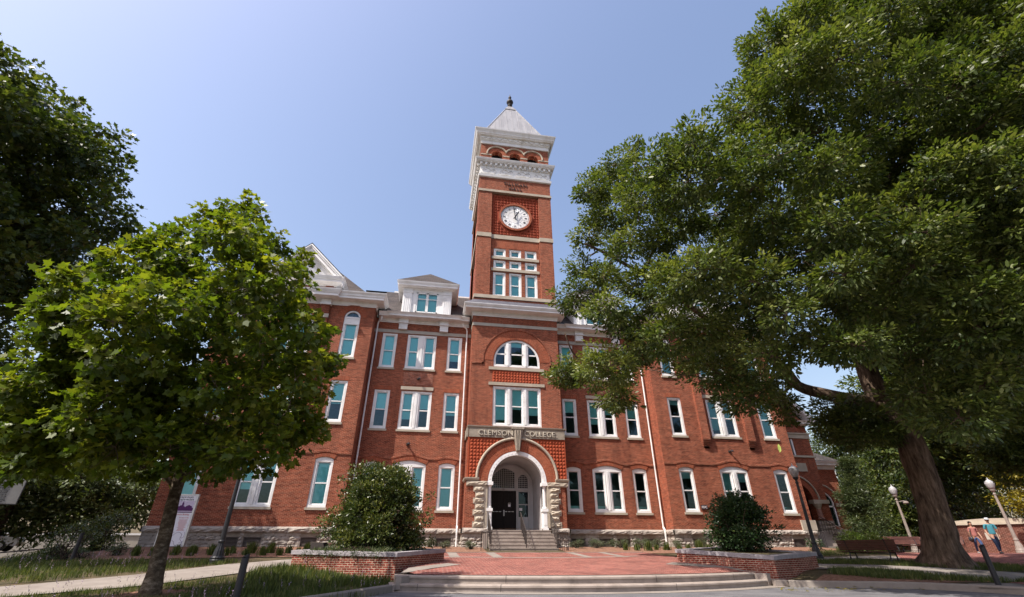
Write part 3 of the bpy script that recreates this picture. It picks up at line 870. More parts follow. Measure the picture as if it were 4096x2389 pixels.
# wavy string course over the first storey arches
m = MB()
def wavy(x0, x1, y, arches):
    pts = []; n = int((x1 - x0) / .12)
    for i in range(n + 1):
        x = x0 + (x1 - x0) * i / n; z = 5.33
        for ax, aw, top in arches:
            d = abs(x - ax) / (aw / 2 + .34)
            if d < 1: z = max(z, 5.33 + (top - 5.33) * (.5 + .5 * math.cos(math.pi * d)))
        pts.append((x, z))
    for (xa, za), (xb, zb) in zip(pts[:-1], pts[1:]):
        m.face([(xa, y - .05, za - .06), (xb, y - .05, zb - .06), (xb, y - .05, zb + .05), (xa, y - .05, za + .05)])
        m.face([(xa, y - .05, za + .05), (xb, y - .05, zb + .05), (xb, y, zb + .07), (xa, y, za + .07)])
        m.face([(xa, y, za - .08), (xb, y, zb - .08), (xb, y - .05, zb - .06), (xa, y - .05, za - .06)])
seg = [w for w in WIN if w[8] == 'segment']
top = lambda w: 5.44 if w[5] == 1 else 5.58
wavy(-XW, -XT, YR, [(w[0], w[1], top(w)) for w in seg if -XW < w[0] < -XT]); wavy(XT, XW, YR, [(w[0], w[1], top(w)) for w in seg if XT < w[0] < XW])
wavy(-XE, -XW, YW, [(w[0], w[1], top(w)) for w in seg if w[0] < -XW]); wavy(XW, XE, YW, [(w[0], w[1], top(w)) for w in seg if w[0] > XW])
m.build('string_course', M['brick'], hall)

# ---- windows
WCACHE = {}
def window(x, w, z0, z1, y, lights, rise, blind, shape):
    key = (w, round(z1 - z0, 3), lights, rise, blind, shape)
    if key not in WCACHE:
        h = z1 - z0; hw = w / 2
        fr = MB(); gl = MB(); bl = MB(); cs = .13
        D0, D1 = .05, .17                      # casing depth behind the wall face
        fr.box(-hw, -hw + cs, D0, D1, .0, h); fr.box(hw - cs, hw, D0, D1, .0, h); fr.box(-hw, hw, D0 - .02, D1, 0, .13)
        ztop = h
        if shape == 'flat': fr.box(-hw + cs, hw - cs, D0, D1, h - cs, h)
        elif shape == 'segment':
            fr.prism([(-hw, h - cs)] + [(hw, h - cs)] + [(p[0], p[1] - .001) for p in arch_pts(-hw, hw, h, rise)][::-1], D0 - .01, D1)
        elif shape == 'round':
            pi = arch_pts(-hw + .12, hw - .12, h + .06, rise - .18 if lights == 1 else rise - .25); po = arch_pts(-hw, hw, h, rise)
            fr.box(-hw + cs, hw - cs, D0, D1, h - .52, h + .05)
            fr.box(-hw + .02, hw - .02, D0 - .03, D1, h - .08, h + .0)
            fr.box(-hw + .05, hw - .05, D0 - .025, D1, h - .54, h - .44)
            for a in range(len(po) - 1):
                fr.face([(po[a][0], D0, po[a][1]), (po[a + 1][0], D0, po[a + 1][1]), (pi[a + 1][0], D0 - .02, pi[a + 1][1]), (pi[a][0], D0 - .02, pi[a][1])][::-1])
                fr.face([(pi[a][0], D0 - .02, pi[a][1]), (pi[a + 1][0], D0 - .02, pi[a + 1][1]), (pi[a + 1][0], D1, pi[a + 1][1]), (pi[a][0], D1, pi[a][1])][::-1])
            gl.face([(p[0], .15, p[1]) for p in pi][::-1])
            ztop = h - .42
        # lights
        mw = .42 if lights == 2 else .34
        inner = w - 2 * cs
        lw = (inner - mw * (lights - 1)) / lights
        if shape == 'lunette':
            po = arch_pts(-hw, hw, h, rise, 28); pi = arch_pts(-hw + cs, hw - cs, h, rise - cs, 28)
            for a in range(28):
                fr.face([(po[a][0], D0, po[a][1]), (po[a + 1][0], D0, po[a + 1][1]), (pi[a + 1][0], D0, pi[a + 1][1]), (pi[a][0], D0, pi[a][1])][::-1])
                fr.face([(pi[a][0], D0, pi[a][1]), (pi[a + 1][0], D0, pi[a + 1][1]), (pi[a + 1][0], D1, pi[a + 1][1]), (pi[a][0], D1, pi[a][1])][::-1])
            gl.face([(-hw + .1, .145, .1), (hw - .1, .145, .1)] + [(p[0], .145, p[1]) for p in pi][::-1])
            for k in (-1, 1):
                fr.box(k * .63 - .14, k * .63 + .14, D0 - .03, D1, .1, h + 1.30)
                fr.box(k * .63 - .05, k * .63 + .05, D0 - .06, D1, .1, h + 1.32)
            fr.box(-.5, .5, .1, D1, .93, 1.02); fr.box(-1.38, -.77, .1, D1, .93, 1.02); fr.box(.77, 1.38, .1, D1, .93, 1.02)
            fr.box(-.49, -.39, .1, D1, .1, h + 1.4); fr.box(.39, .49, .1, D1, .1, h + 1.4); fr.box(-.85, -.77, .1, D1, .1, h + 1.2); fr.box(.77, .85, .1, D1, .1, h + 1.2)
            fr.box(-1.45, 1.45, .1, D1, .1, .2)
        else:
            zt = (h - .42) if shape == 'round' else h - cs
            for k in range(lights):
                a = -hw + cs + k * (lw + mw); b = a + lw
                st = .075; zb = .13; zm = zb + (zt - zb) * .5
                low = (z1 - z0) < 1.0
                fr.box(a, a + st, .10, .16, zb, zt); fr.box(b - st, b, .10, .16, zb, zt)
                fr.box(a + st, b - st, .10, .16, zt - .06, zt); fr.box(a + st, b - st, .115, .165, zb, zb + .09)
                if not low: fr.box(a + st, b - st, .09, .16, zm - .035, zm + .035)
                gl.face([(a + st, .14, zb), (b - st, .14, zb), (b - st, .14, zt), (a + st, .14, zt)])
                if k < lights - 1:
                    fr.box(b, b + mw, D0, D1, .13, zt); fr.box(b + mw / 2 - .07, b + mw / 2 + .07, D0 - .04, D1, .13, zt)
                    fr.box(b + .03, b + .07, D0 - .015, D1, .13, zt); fr.box(b + mw - .07, b + mw - .03, D0 - .015, D1, .13, zt)
        if blind > 0:
            ht = h + (rise if shape == 'lunette' else -.1)
            f = [blind] * lights
            if 0.3 < blind < .9 and lights > 1: f = [min(1, blind + d) for d in (.25, -.05, .1)[:lights]]
            for k in range(lights):
                a = -hw + cs + k * (lw + mw); b = a + lw
                bl.box(a + .03, b - .03, .22, .235, max(.14, ht - (ht - .12) * f[k]), ht)
        else:
            # half-open screen seen deep in the room
            bl.box(-hw + .1, hw - .1, .5, .52, 0.1, .1 + h * (.12 if blind == 0 else .3)) if blind == 0 else bl.box(-hw + .1, hw - .1, .24, .25, h * .45, h - .1)
        WCACHE[key] = [b.build(n, mt) for b, n, mt in ((fr, 'window', M['white']), (gl, 'pane', M['glass']), (bl, 'blind', M['blind']))]
        first = True
    else: first = False
    obs = WCACHE[key] if first else [o.copy() for o in WCACHE[key]]
    if not first:
        for o in obs: C.objects.link(o)
    obs[0].parent = hall; obs[0].location = (x, y, z0)
    obs[1].parent = obs[0]; obs[2].parent = obs[0]
    return obs[0]
for w in WIN: window(*w)
# sills and lintels
m = MB()
for w in WIN:
    if w[4] == .2: continue
    x, hw, z, y = w[0], w[1] / 2, w[2], w[4]
    if w[5] == 3: continue
    m.box(x - hw - .07, x + hw + .07, y - .07, y + .12, z - .13, z)
m.box(-1.88, 1.98, -.08, .12, 11.08, 11.29); m.box(-1.87, 1.99, -.06, .1, 10.0, 10.21)
for x in (-6.6, 6.41): m.box(x - 1.09, x + 1.09, YR - .04, YR + .1, 9.78, 10.01)
for s in (-1, 1): m.box(s * 15.0 - 1.32, s * 15.0 + 1.32, YW - .04, YW + .1, 9.9, 10.14)
m.box(-1.86, 1.95, .12, .4, 20.33, 20.56); m.box(-1.87, 1.96, .12, .4, 19.22, 19.46)
split_build(m, 'window_stone', M['stone_smooth'], hall, 0)

# ---- stone bands on the walls
m = MB()
for a, b in ((-XW, -XT), (XT, XW)): m.box(a, b, YR - .03, YR + .1, 13.915, 14.16)
m.box(-XT - .03, XT + .03, -.03, .1, 14.36, 14.59)
for s in (-1, 1):
    m.box(s * XT - .03, s * XT + .03, .1, YR, 14.36, 14.59)
    for p in (-2.6, 2.2) if s < 0 else (-2.2, 2.6): pass
    a = s * 15.02
    m.box(a - 2.05, a - 1.4, -.13, .0, 14.1, 14.38); m.box(a + 1.4, a + 2.05, -.13, .0, 14.1, 14.38)
split_build(m, 'stone_band', M['stone_grey'], hall, 0.02)
m = MB()
m.box(-3.16, 3.20, -.06, 6.26, 16.66, 16.93)
for a, b, y in ((-3.14, -1.95, -.05), (2.01, 3.17, -.05), (-1.95, 2.01, .13)): m.box(a, b, y, .6, 22.28, 22.66)
m.box(-3.14, -2.6, .6, 6.2, 22.28, 22.66); m.box(2.6, 3.17, .6, 6.2, 22.28, 22.66)
m.box(-3.16, 3.20, -.07, 6.27, 27.02, 27.25)
split_build(m, 'tower_band', M['stone_smooth'], hall, 0.02)

# ---- stone base: rock-faced blocks, water table, vents
def rockface(m, x0, x1, z0, z1, y, rng, bulge=.06, nx=5, nz=4, axis='y', sgn=-1):
    """a quarry-faced block on a wall plane; axis 'y' faces -Y, axis 'x' faces +-X"""
    g = []
    for j in range(nz + 1):
        for i in range(nx + 1):
            u, v = i / nx, j / nz
            e = min(u, 1 - u, v * .9, (1 - v) * .9) * 4
            d = 0 if e <= 0 else bulge * (min(1, e) * .75 + rng.uniform(-.35, .45))
            x = x0 + (x1 - x0) * u + (rng.uniform(-.012, .012) if 0 < i < nx else 0)
            z = z0 + (z1 - z0) * v + (rng.uniform(-.012, .012) if 0 < j < nz else 0)
            g.append((x, y + sgn * d, z) if axis == 'y' else (y + sgn * d, x, z))
    for j in range(nz):
        for i in range(nx):
            a = j * (nx + 1) + i
            q = [g[a], g[a + 1], g[a + nx + 2], g[a + nx + 1]]
            flip = (axis == 'y' and sgn > 0) or (axis == 'x' and sgn < 0)
            m.face(q[::-1] if flip else q)
rng = random.Random(7)
VENTS = [(-15.87, -15.1), (-14.87, -13.95), (-11.96, -11.08), (-18.9, -18.0)]
VENTS_R = [(11.1, 11.98), (14.0, 14.8), (15.2, 16.0), (18.06, 18.9)]
RV = [(-4.62, -3.72), (-6.4, -5.5), (-7.5, -6.66), (-9.2, -8.3), (3.66, 4.56), (5.46, 6.34), (6.64, 7.5), (8.33, 9.2)]
base = MB(); mort = MB(); vent = MB()
def blocks(x0, x1, y, gaps, rng, axis='y', sgn=-1, z0=.12, rows=(.20, .19, .18, .20)):
    z = z0
    for r, h in enumerate(rows):
        x = x0
        while x < x1 - .01:
            L = rng.uniform(.30, .78)
            if x1 - (x + L) < .25: L = x1 - x
            segs = [(x, x + L)]
            for ga, gb in gaps:
                if z > .3:
                    ns = []
                    for a, b in segs:
                        if b <= ga or a >= gb: ns.append((a, b))
                        else:
                            if a < ga: ns.append((a, ga))
                            if b > gb: ns.append((gb, b))
                    segs = ns
            for a, b in segs:
                if b - a > .06:
                    rockface(base, a + .008, b - .008, z + .008, z + h - .008, y, rng, .015 if (r == len(rows) - 1 or rng.random() < .3) else .065, axis=axis, sgn=sgn)
            x += L
        z += h
    if axis == 'y': mort.wall(x0, x1, -.1, z + .1, y, [(a, b, .36, .88, 0) for a, b in gaps], .3)
    else:
        f = [(y, x0, -.1), (y, x1, -.1), (y, x1, z + .1), (y, x0, z + .1)]
        mort.face(f if sgn > 0 else f[::-1])
def vents(gaps, y):
    for a, b in gaps:
        for k in range(8):
            z = .39 + k * .062
            vent.obox((a + .03, y + .03, z), (b - a - .06, 0, 0), (0, .05, .03), (0, .012, -.012))
        vent.box(a, a + .03, y - .005, y + .12, .36, .88); vent.box(b - .03, b, y - .005, y + .12, .36, .88); vent.box(a, b, y - .005, y + .12, .855, .885)
wt = MB()
def watertable(x0, x1, y, rng, axis='y', sgn=-1):
    x = x0
    while x < x1 - .01:
        L = rng.uniform(.7, 1.25)
        if x1 - (x + L) < .5: L = x1 - x
        rockface(wt, x + .004, x + L - .004, 1.10, 1.33, y + sgn * .09, rng, .07, 8, 4, axis, sgn)
        if axis == 'y':
            wt.face([(x, y + sgn * .09, 1.33), (x + L, y + sgn * .09, 1.33), (x + L, y + .05, 1.385), (x, y + .05, 1.385)])
            wt.face([(x, y + .05, 1.10), (x + L, y + .05, 1.10), (x + L, y + sgn * .09, 1.10), (x, y + sgn * .09, 1.10)])
        else:
            q = [(y + sgn * .09, x, 1.33), (y + sgn * .09, x + L, 1.33), (y - sgn * .05, x + L, 1.385), (y - sgn * .05, x, 1.385)]
            wt.face(q if sgn > 0 else q[::-1])
            q = [(y - sgn * .05, x, 1.10), (y - sgn * .05, x + L, 1.10), (y + sgn * .09, x + L, 1.10), (y + sgn * .09, x, 1.10)]
            wt.face(q if sgn > 0 else q[::-1])
        x += L
YB = -.06
for a, b, y, g in ((-XE - .06, -XW + .06, YW + YB, VENTS), (XW - .06, XE + .06, YW + YB, VENTS_R), (-XW + .06, -XT - .06, YR + YB, RV), (XT + .06, XW - .06, YR + YB, RV), (-XT - .1, -1.76, YB, []), (2.12, XT + .1, YB, [])):
    gg = [v for v in g if a < v[0] < b]
    blocks(a, b, y, gg, rng, rows=(.20, .20, .19, .20, .20)); vents(gg, y); watertable(a, b, y, rng)
for x, sgn, y0, y1 in ((-XE - .06, -1, YW, 16), (XE + .06, 1, YW, 6), (-XW + .06, 1, YW, YR), (XW - .06, -1, YW, YR), (-XT - .1, -1, 0, YR), (XT + .1, 1, 0, YR)):
    blocks(y0 + YB, y1 + YB, x, [], rng, 'x', sgn, rows=(.20, .20, .19, .20, .20)); watertable(y0 + YB - .06, y1 + YB, x, rng, 'x', sgn)
base.build('stone_base', M['stone'], hall)
split_build(mort, 'base_backing', M['mortar'], hall, .05)
wt.build('water_table', M['stone'], hall)
split_build(vent, 'vent_louvre', M['louvre'], hall, 0.05)
mk = MB()
for a, b in VENTS + VENTS_R: mk.face([(a, YW + .2, .3), (b, YW + .2, .3), (b, YW + .2, .92), (a, YW + .2, .92)])
for a, b in RV: mk.face([(a, YR + .2, .3), (b, YR + .2, .3), (b, YR + .2, .92), (a, YR + .2, .92)])
split_build(mk, 'vent_shaft', M['dark'], hall, 0)

# ---- cornices
WC = [(.03, 15.20), (.03, 15.26), (.07, 15.28), (.07, 15.50), (.10, 15.53), (.56, 15.56), (.56, 15.70), (.60, 15.74), (.62, 15.86), (.70, 15.98), (.72, 16.06), (.66, 16.09), (-.3, 16.16)]
RC = [(.03, 14.70), (.03, 14.77), (.07, 14.79), (.07, 14.98), (.10, 15.0), (.50, 15.02), (.50, 15.12), (.54, 15.15), (.56, 15.21), (.62, 15.28), (.62, 15.31), (-.2, 15.38)]
TC = [(.03, 15.12), (.03, 15.20), (.07, 15.22), (.07, 15.44), (.10, 15.47), (.60, 15.5), (.60, 15.60), (.64, 15.64), (.70, 15.74), (.72, 15.80), (.72, 15.83), (-.1, 15.9)]
m = MB()
for s in (-1, 1):
    p = [(-XE, 15.5), (-XE, YW), (-XW, YW), (-XW, 3.2)]
    if s > 0: p = [(XW, 3.2), (XW, YW), (XE, YW), (XE, 15.5)]
    m.sweep(p, WC, 1)
    p = [(-XW + .2, YR), (-XT - .2, YR)] if s < 0 else [(XT + .2, YR), (XW - .2, YR)]
    m.sweep(p, RC, 1)
    # break of the cornice over the pavilion piers
    for k in (-1, 1):
        c = s * 15.02 + k * 1.72
        m.box(c - .36, c + .36, -.17, .1, 15.08, 15.2); m.box(c - .33, c + .33, -.14, .1, 15.2, 15.52)
        m.sweep([(c - .33, .3), (c - .33, -.12), (c + .33, -.12), (c + .33, .3)], [(.02, 15.53), (.50, 15.56), (.50, 15.70), (.55, 15.78), (.64, 15.98), (.66, 16.06), (-.3, 16.14)], 1)
m.sweep([(-XT, 6.2), (-XT, 0), (XT, 0), (XT, 6.2)], TC, 1)
# brackets under the gutter with fluted faces, gutter breaks over the dormers
for cx in (-8.04, -5.12, 8.04, 5.12):
    m.box(cx - .33, cx + .33, YR - .26, YR + .05, 14.72, 15.03)
    m.box(cx - .36, cx + .36, YR - .29, YR + .05, 14.64, 14.72)
    for k in range(6): m.box(cx - .30, cx + .30, YR - .22 + .018 * (k % 2), YR + .05, 14.18 + .077 * k, 14.18 + .077 * (k + 1))
for cx in (-6.55, 6.55):
    m.sweep([(cx - 2.05, YR), (cx - 2.05, YR - .12), (cx + 2.05, YR - .12), (cx + 2.05, YR)], [(.05, 15.0), (.50, 15.025), (.50, 15.125), (.56, 15.22), (.63, 15.30), (.1, 15.36)], 1)
split_build(m, 'cornice', M['white'], hall, .005)
m = MB()
m.sweep([(-XT, 6.2), (-XT, 0), (XT, 0), (XT, 6.2)], [(.70, 15.835), (.66, 15.87), (-.02, 16.5)], 1)
m.build('tower_skirt_roof', M['slate'], hall)

# ---- roofs
m = MB()
for a, b in ((-XW - .2, -XT + .05), (XT - .05, XW + .2)):
    m.face([(a, YR - .55, 15.33), (b, YR - .55, 15.33), (b, 6.1, 19.85), (a, 6.1, 19.85)])
m.face([(-12, 6.1, 19.85), (12, 6.1, 19.85), (12, 11.5, 19.85), (-12, 11.5, 19.85)])
m.face([(-12, 11.5, 19.85), (12, 11.5, 19.85), (12, 16.4, 15.4), (-12, 16.4, 15.4)])
for s in (-1, 1):
    xi, xo, xc = s * 10.3, s * 19.6, s * 15.0
    r0, r1 = (xc, 6.0, 21.8), (xc, 11.0, 21.8)
    A, B, Cc, D = (xi, .4, 16.12), (xo, .4, 16.12), (xo, 16.4, 16.12), (xi, 16.4, 16.12)
    for f in ([A, B, r0], [B, Cc, r1, r0], [Cc, D, r1], [D, A, r0, r1]):
        m.face(f if s > 0 else f[::-1])
    # gable roof of the pavilion
    L, Rr, ap = (xc - 2.62, 17.14), (xc + 2.62, 17.14), (xc, 19.72)
    m.face([(L[0], -.62, L[1]), (ap[0], -.62, ap[1]), (ap[0], 8, ap[1]), (L[0], 8, L[1])][::-1])
    m.face([(Rr[0], -.62, Rr[1]), (Rr[0], 8, Rr[1]), (ap[0], 8, ap[1]), (ap[0], -.62, ap[1])][::-1])
roof = m.build('roof', M['shingle'], hall)
m = MB(); m.box(-9.6, -3.1, 6.02, 6.2, 19.8, 19.93); m.box(3.1, 9.6, 6.02, 6.2, 19.8, 19.93)
m.build('ridge_cap', M['white_old'], roof)

# ---- gable pediments
def pediment(s):
    c = s * 15.02
    m = MB()
    m.sweep([(c - 2.12, 5.0), (c - 2.12, -.03), (c + 2.12, -.03), (c + 2.12, 5.0)], [(.02, 16.50), (.04, 16.56), (.46, 16.72), (.46, 16.84), (.50, 16.90), (.56, 17.05), (.58, 17.12), (-.2, 17.16)], 1)
    m.prism([(c - 2.3, 17.1), (c + 2.3, 17.1), (c, 19.3)], -.02, .12)
    sl = math.atan2(19.72 - 17.14, 2.62)
    for k in (-1, 1):
        d = Vector((k * math.cos(sl), 0, -math.sin(sl))); n = Vector((k * math.sin(sl), 0, math.cos(sl)))
        top = Vector((c, 0, 19.70)); L = 2.62 / math.cos(sl) + .02
        for off, th, yf in ((-.02, .10, -.60), (-.12, .10, -.54), (-.22, .20, -.46), (-.42, .06, -.16), (-.72, .05, -.08)):
            cut = L if off > -.3 else L - .55 + off * .8
            st = -off * math.tan(sl) if False else 0
            p = top + n * (off - th) * 1.0
            a = Vector((p.x, yf, p.z)); 
            a = Vector((c, yf, 19.70 + (off - th) / math.cos(sl)))
            m.obox(a, d * cut, (0, .1 - yf, 0), Vector((0, 0, th / math.cos(sl)))) if k > 0 else m.obox(a + d * cut, -d * cut, (0, .1 - yf, 0), Vector((0, 0, th / math.cos(sl))))
    m.arc_ring(c, 17.12, .62, .86, 180, 0, -.09, .0, 24); m.arc_ring(c, 17.12, .50, .62, 180, 0, -.055, .0, 24)
    o = m.build('pediment', M['white'], hall)
    g = MB(); g.face([(c + .52 * math.cos(R(a)), -.03, 17.13 + .52 * math.sin(R(a))) for a in range(0, 181, 12)]); g.build('pane', M['glass'], o)
for s in (-1, 1): pediment(s)

# ---- dormers
def dormer(c):
    hw, y0 = 1.80, 1.0
    w = MB()
    wx = .80
    w.wall(c - hw, c + hw, 15.30, 17.75, y0, [(c - wx, c + wx, 15.52, 17.22, 0)], .10)
    for k in (-1, 1):
        f = [(c + k * hw, y0, 15.3), (c + k * hw, 4.2, 15.3), (c + k * hw, 4.2, 17.75), (c + k * hw, y0, 17.75)]
        w.face(f[::-1] if k < 0 else f)
        px0 = c + k * 1.46
        w.box(px0 - .32, px0 + .32, y0 - .09, y0 + .02, 15.3, 17.1)
        for q in range(4): w.box(px0 - .25 + q * .135, px0 - .25 + q * .135 + .07, y0 - .115, y0 - .08, 15.45, 16.95)
        w.box(px0 - .36, px0 + .36, y0 - .12, y0 + .02, 17.1, 17.2); w.box(px0 - .33, px0 + .33, y0 - .09, y0 + .02, 17.2, 17.5)
    w.sweep([(c - hw, 5), (c - hw, y0), (c + hw, y0), (c + hw, 5)], [(.0, 17.42), (.10, 17.45), (.10, 17.52), (.42, 17.56), (.42, 17.66), (.50, 17.82), (.52, 17.90), (.2, 17.93)], 1)
    # window
    w.box(c - wx, c - wx + .1, y0 + .02, y0 + .12, 15.52, 17.22); w.box(c + wx - .1, c + wx, y0 + .02, y0 + .12, 15.52, 17.22)
    w.box(c - wx, c + wx, y0 + .02, y0 + .12, 17.12, 17.22); w.box(c - wx, c + wx, y0 + .02, y0 + .12, 15.52, 15.64)
    w.box(c - .10, c + .10, y0 + .02, y0 + .12, 15.6, 17.2); w.box(c - wx + .1, c - .1, y0 + .05, y0 + .12, 16.66, 16.72); w.box(c + .1, c + wx - .1, y0 + .05, y0 + .12, 16.66, 16.72)
    o = w.build('dormer', M['white'], hall)
    g = MB(); g.face([(c - wx + .05, y0 + .09, 15.58), (c + wx - .05, y0 + .09, 15.58), (c + wx - .05, y0 + .09, 17.18), (c - wx + .05, y0 + .09, 17.18)]); g.build('pane', M['glass'], o)
    b = MB(); b.box(c - wx + .05, c + wx - .05, y0 + .22, y0 + .24, 15.66, 17.2); b.build('blind', M['blind'], o)
    r = MB(); ov = .5
    A = [(c - hw - ov, y0 - ov, 17.9), (c + hw + ov, y0 - ov, 17.9), (c + hw + ov, 5.6, 17.9), (c - hw - ov, 5.6, 17.9)]
    ap = (c, 2.55, 19.85); bk = (c, 6.1, 19.85)
    r.face([A[0], A[1], ap]); r.face([A[1], A[2], bk, ap]); r.face([A[3], A[0], ap, bk])
    r.build('dormer_roof', M['shingle'], o)
for c in (-6.52, 6.52): dormer(c)

# ---- downspouts
m = MB()
def spout(x, y, z1, xg, yg, zb=.30, kick=0.0):
    m.tube([(xg, yg, z1 + .32), (xg + (x - xg) * .15, yg + (y - yg) * .2, z1 + .12), (x - (x - xg) * .2, y - .1, z1 + .02), (x, y, z1 - .15)], .055, 10, False)
    m.tube([(x, y, z1 - .15), (x, y, 1.5)], .052, 10, False)
    m.tube([(x, y, 1.5), (x + kick, y - .16, 1.38), (x + kick, y - .17, 1.2), (x + kick, y - .15, 1.0)], .062, 10, False)
    m.tube([(x + kick, y - .15, 1.05), (x + kick, y - .13, zb)], .055, 10)
    for z in (3.2, 5.9, 8.6, 11.3, 13.0): m.tube([(x, y, z), (x, y, z + .05)], .066, 10)
spout(-9.82, YR - .14, 14.6, -9.55, YR - .5)
spout(-3.42, YR - .14, 14.5, -3.75, YR - .45)
spout(9.80, YR - .14, 14.6, 9.5, YR - .5)
split_build(m, 'downspout', M['white'], hall, .05)

# ---- tower cornices, belvedere trim
m = MB()
cx, cy = .02, 3.1
m.square_loft(cx, cy, [(3.13, 28.60), (3.22, 28.66), (3.26, 28.86), (3.20, 28.92), (3.12, 28.95), (3.12, 29.86), (3.18, 29.90), (3.18, 30.20)])
m.square_loft(cx, cy, [(3.42, 30.20), (3.44, 30.26), (3.50, 30.30), (3.56, 30.44), (3.58, 30.52), (3.1, 30.56)])
for k in range(15):
    d = -3.05 + 6.1 * k / 14
    m.box(cx + d - .10, cx + d + .10, -.26, -.05, 29.93, 30.21); m.box(cx - 3.36, cx - 3.15, cy + d - .10, cy + d + .10, 29.93, 30.21); m.box(cx + 3.15, cx + 3.36, cy + d - .10, cy + d + .10, 29.93, 30.21)
# scroll relief
for k in range(4):
    for q, sg in ((-.38, 1), (.38, -1)):
        x0 = cx - 2.33 + 1.55 * k + q
        pts = [(x0 + sg * (.05 + .028 * i) * math.cos(i * .52), -.055, 29.40 + (.05 + .026 * i) * math.sin(i * .52)) for i in range(13)]
        m.tube(pts, [.035] + [.022] * 12, 6)
    x0 = cx - 2.33 + 1.55 * k
    m.tube([(x0 - .3, -.05, 29.72), (x0, -.06, 29.62), (x0 + .15, -.05, 29.45), (x0 + .45, -.05, 29.72)], .035, 6)
    m.tube([(x0 - .75, -.04, 29.1), (x0 - .5, -.05, 29.04), (x0 + .0, -.05, 29.12), (x0 + .5, -.05, 29.04)], .03, 6)
m.square_loft(cx, cy, [(3.10, 32.62), (3.18, 32.66), (3.18, 32.72), (3.14, 32.76), (3.14, 33.02), (3.22, 33.08), (3.26, 33.16), (3.30, 33.5)], cap=False)
for k in range(13):
    d = -3.0 + 6.0 * (k) / 12
    pl = [(cx + d + .24 * math.cos(R(a)), 33.46 + .30 * math.sin(R(a))) for a in range(180, 361, 20)]
    m.prism(pl, -.24, -.16)
    for sx_, xx in ((-1, cx - 3.46), (1, cx + 3.26)):
        m.slab([(0, 0)], 0, 0) if False else None
        g = [(xx, cy + d + .24 * math.cos(R(a)), 33.46 + .30 * math.sin(R(a))) for a in range(180, 361, 20)]
        m.face(g if sx_ < 0 else g[::-1]); m.face([(p[0] + .2, p[1], p[2]) for p in (g[::-1] if sx_ < 0 else g)])
m.square_loft(cx, cy, [(3.50, 33.44), (3.52, 33.52), (3.58, 33.56), (3.60, 33.68), (3.66, 33.80), (3.74, 33.93), (3.76, 34.02), (3.3, 34.06)])
m.build('tower_cornice', M['white_old'], hall)
m = MB()
for i, x in enumerate(BX):
    a0, a1 = (180, 20 if i < 2 else 0)
    if i == 0: a0, a1 = 182, 20
    elif i == 1: a0, a1 = 160, 20
    else: a0, a1 = 160, -2
    m.tube([(x + .90 * math.cos(R(a0 + (a1 - a0) * k / 16)), -.05, 31.46 + .92 * math.sin(R(a0 + (a1 - a0) * k / 16))) for k in range(17)], .075, 8)
for a, b in ((-3.10, -2.13), (-1.13, -.49), (.51, 1.15), (2.15, 3.13)): m.box(a, b, -.04, .5, 31.30, 31.40)
m.build('hood_mould', M['stone_smooth'], tw)
# pyramid roof and finial
m = MB()
m.square_loft(cx, cy, [(3.15, 34.05), (2.85, 34.6), (.50, 41.05)], cap=False)
pr = m.build('tower_roof', M['metal_roof'], hall)
m = MB()
for d_ in (-2.4, -1.8, -1.2, -.6, 0, .6, 1.2, 1.8, 2.4):
    hw_ = max(.5, abs(d_)); z_ = 34.6 + (2.85 - hw_) / (2.85 - .5) * (41.05 - 34.6)
    for q0, q1 in (((d_, -2.85), (d_, -hw_)), ((d_, 2.85), (d_, hw_)), ((-2.85, d_), (-hw_, d_)), ((2.85, d_), (hw_, d_))):
        m.tube([(cx + q0[0], cy + q0[1], 34.6), (cx + q1[0], cy + q1[1], z_)], .028, 5)
for a_, b_ in ((-1, -1), (1, -1), (1, 1), (-1, 1)):
    m.tube([(cx + a_ * 2.85, cy + b_ * 2.85, 34.62), (cx + a_ * .5, cy + b_ * .5, 41.05)], .05, 6)
m.build('roof_seams', M['metal_roof'], pr)
m = MB(); m.square_loft(cx, cy, [(.60, 40.95), (.58, 41.05), (.30, 41.7), (.16, 41.95)]); m.build('roof_cap', M['metal_roof'], pr)
m = MB()
m.lathe([(.20, 41.7), (.22, 42.0), (.22, 42.3), (.26, 42.34), (.26, 42.42), (.18, 42.48), (.16, 42.6), (.30, 42.72), (.37, 42.9), (.33, 43.08), (.18, 43.2), (.09, 43.3), (.08, 43.5), (.15, 43.6), (.17, 43.72), (.10, 43.86), (.05, 43.95), (.02, 44.25)], (cx, cy, -.15), 14)
m.build('finial', M['dark_metal'], pr, smooth=True)

# ---- clock
CZ = 24.60
m = MB(); n = 0
m.face([(-1.96, .197, 22.68), (2.02, .197, 22.68), (2.02, .197, 26.85), (-1.96, .197, 26.85)])
for i in range(15):
    for j in range(15):
        x = -1.93 + i * .2785; z = 22.86 + j * .2765
        if math.hypot(x - .02, z - CZ) < 1.52 or x > 2.0 or z > 26.75: continue
        a = .115
        m.face([(x - a, .19, z - a), (x + a, .19, z - a), (x + a, .19, z + a), (x - a, .19, z + a)])
        for (p, q) in (((-a, -a), (a, -a)), ((a, -a), (a, a)), ((a, a), (-a, a)), ((-a, a), (-a, -a))):
            m.face([(x + p[0], .19, z + p[1]), (x + q[0], .19, z + q[1]), (x + q[0] * .55, .13, z + q[1] * .55), (x + p[0] * .55, .13, z + p[1] * .55)])
        b = a * .55
        m.face([(x - b, .13, z - b), (x + b, .13, z - b), (x, .17, z)]); m.face([(x + b, .13, z - b), (x + b, .13, z + b), (x, .17, z)])
        m.face([(x + b, .13, z + b), (x - b, .13, z + b), (x, .17, z)]); m.face([(x - b, .13, z + b), (x - b, .13, z - b), (x, .17, z)])
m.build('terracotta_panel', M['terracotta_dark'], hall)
clock = MB().arc_ring(.02, CZ, 1.22, 1.40, 0, 360, .02, .2, 48)
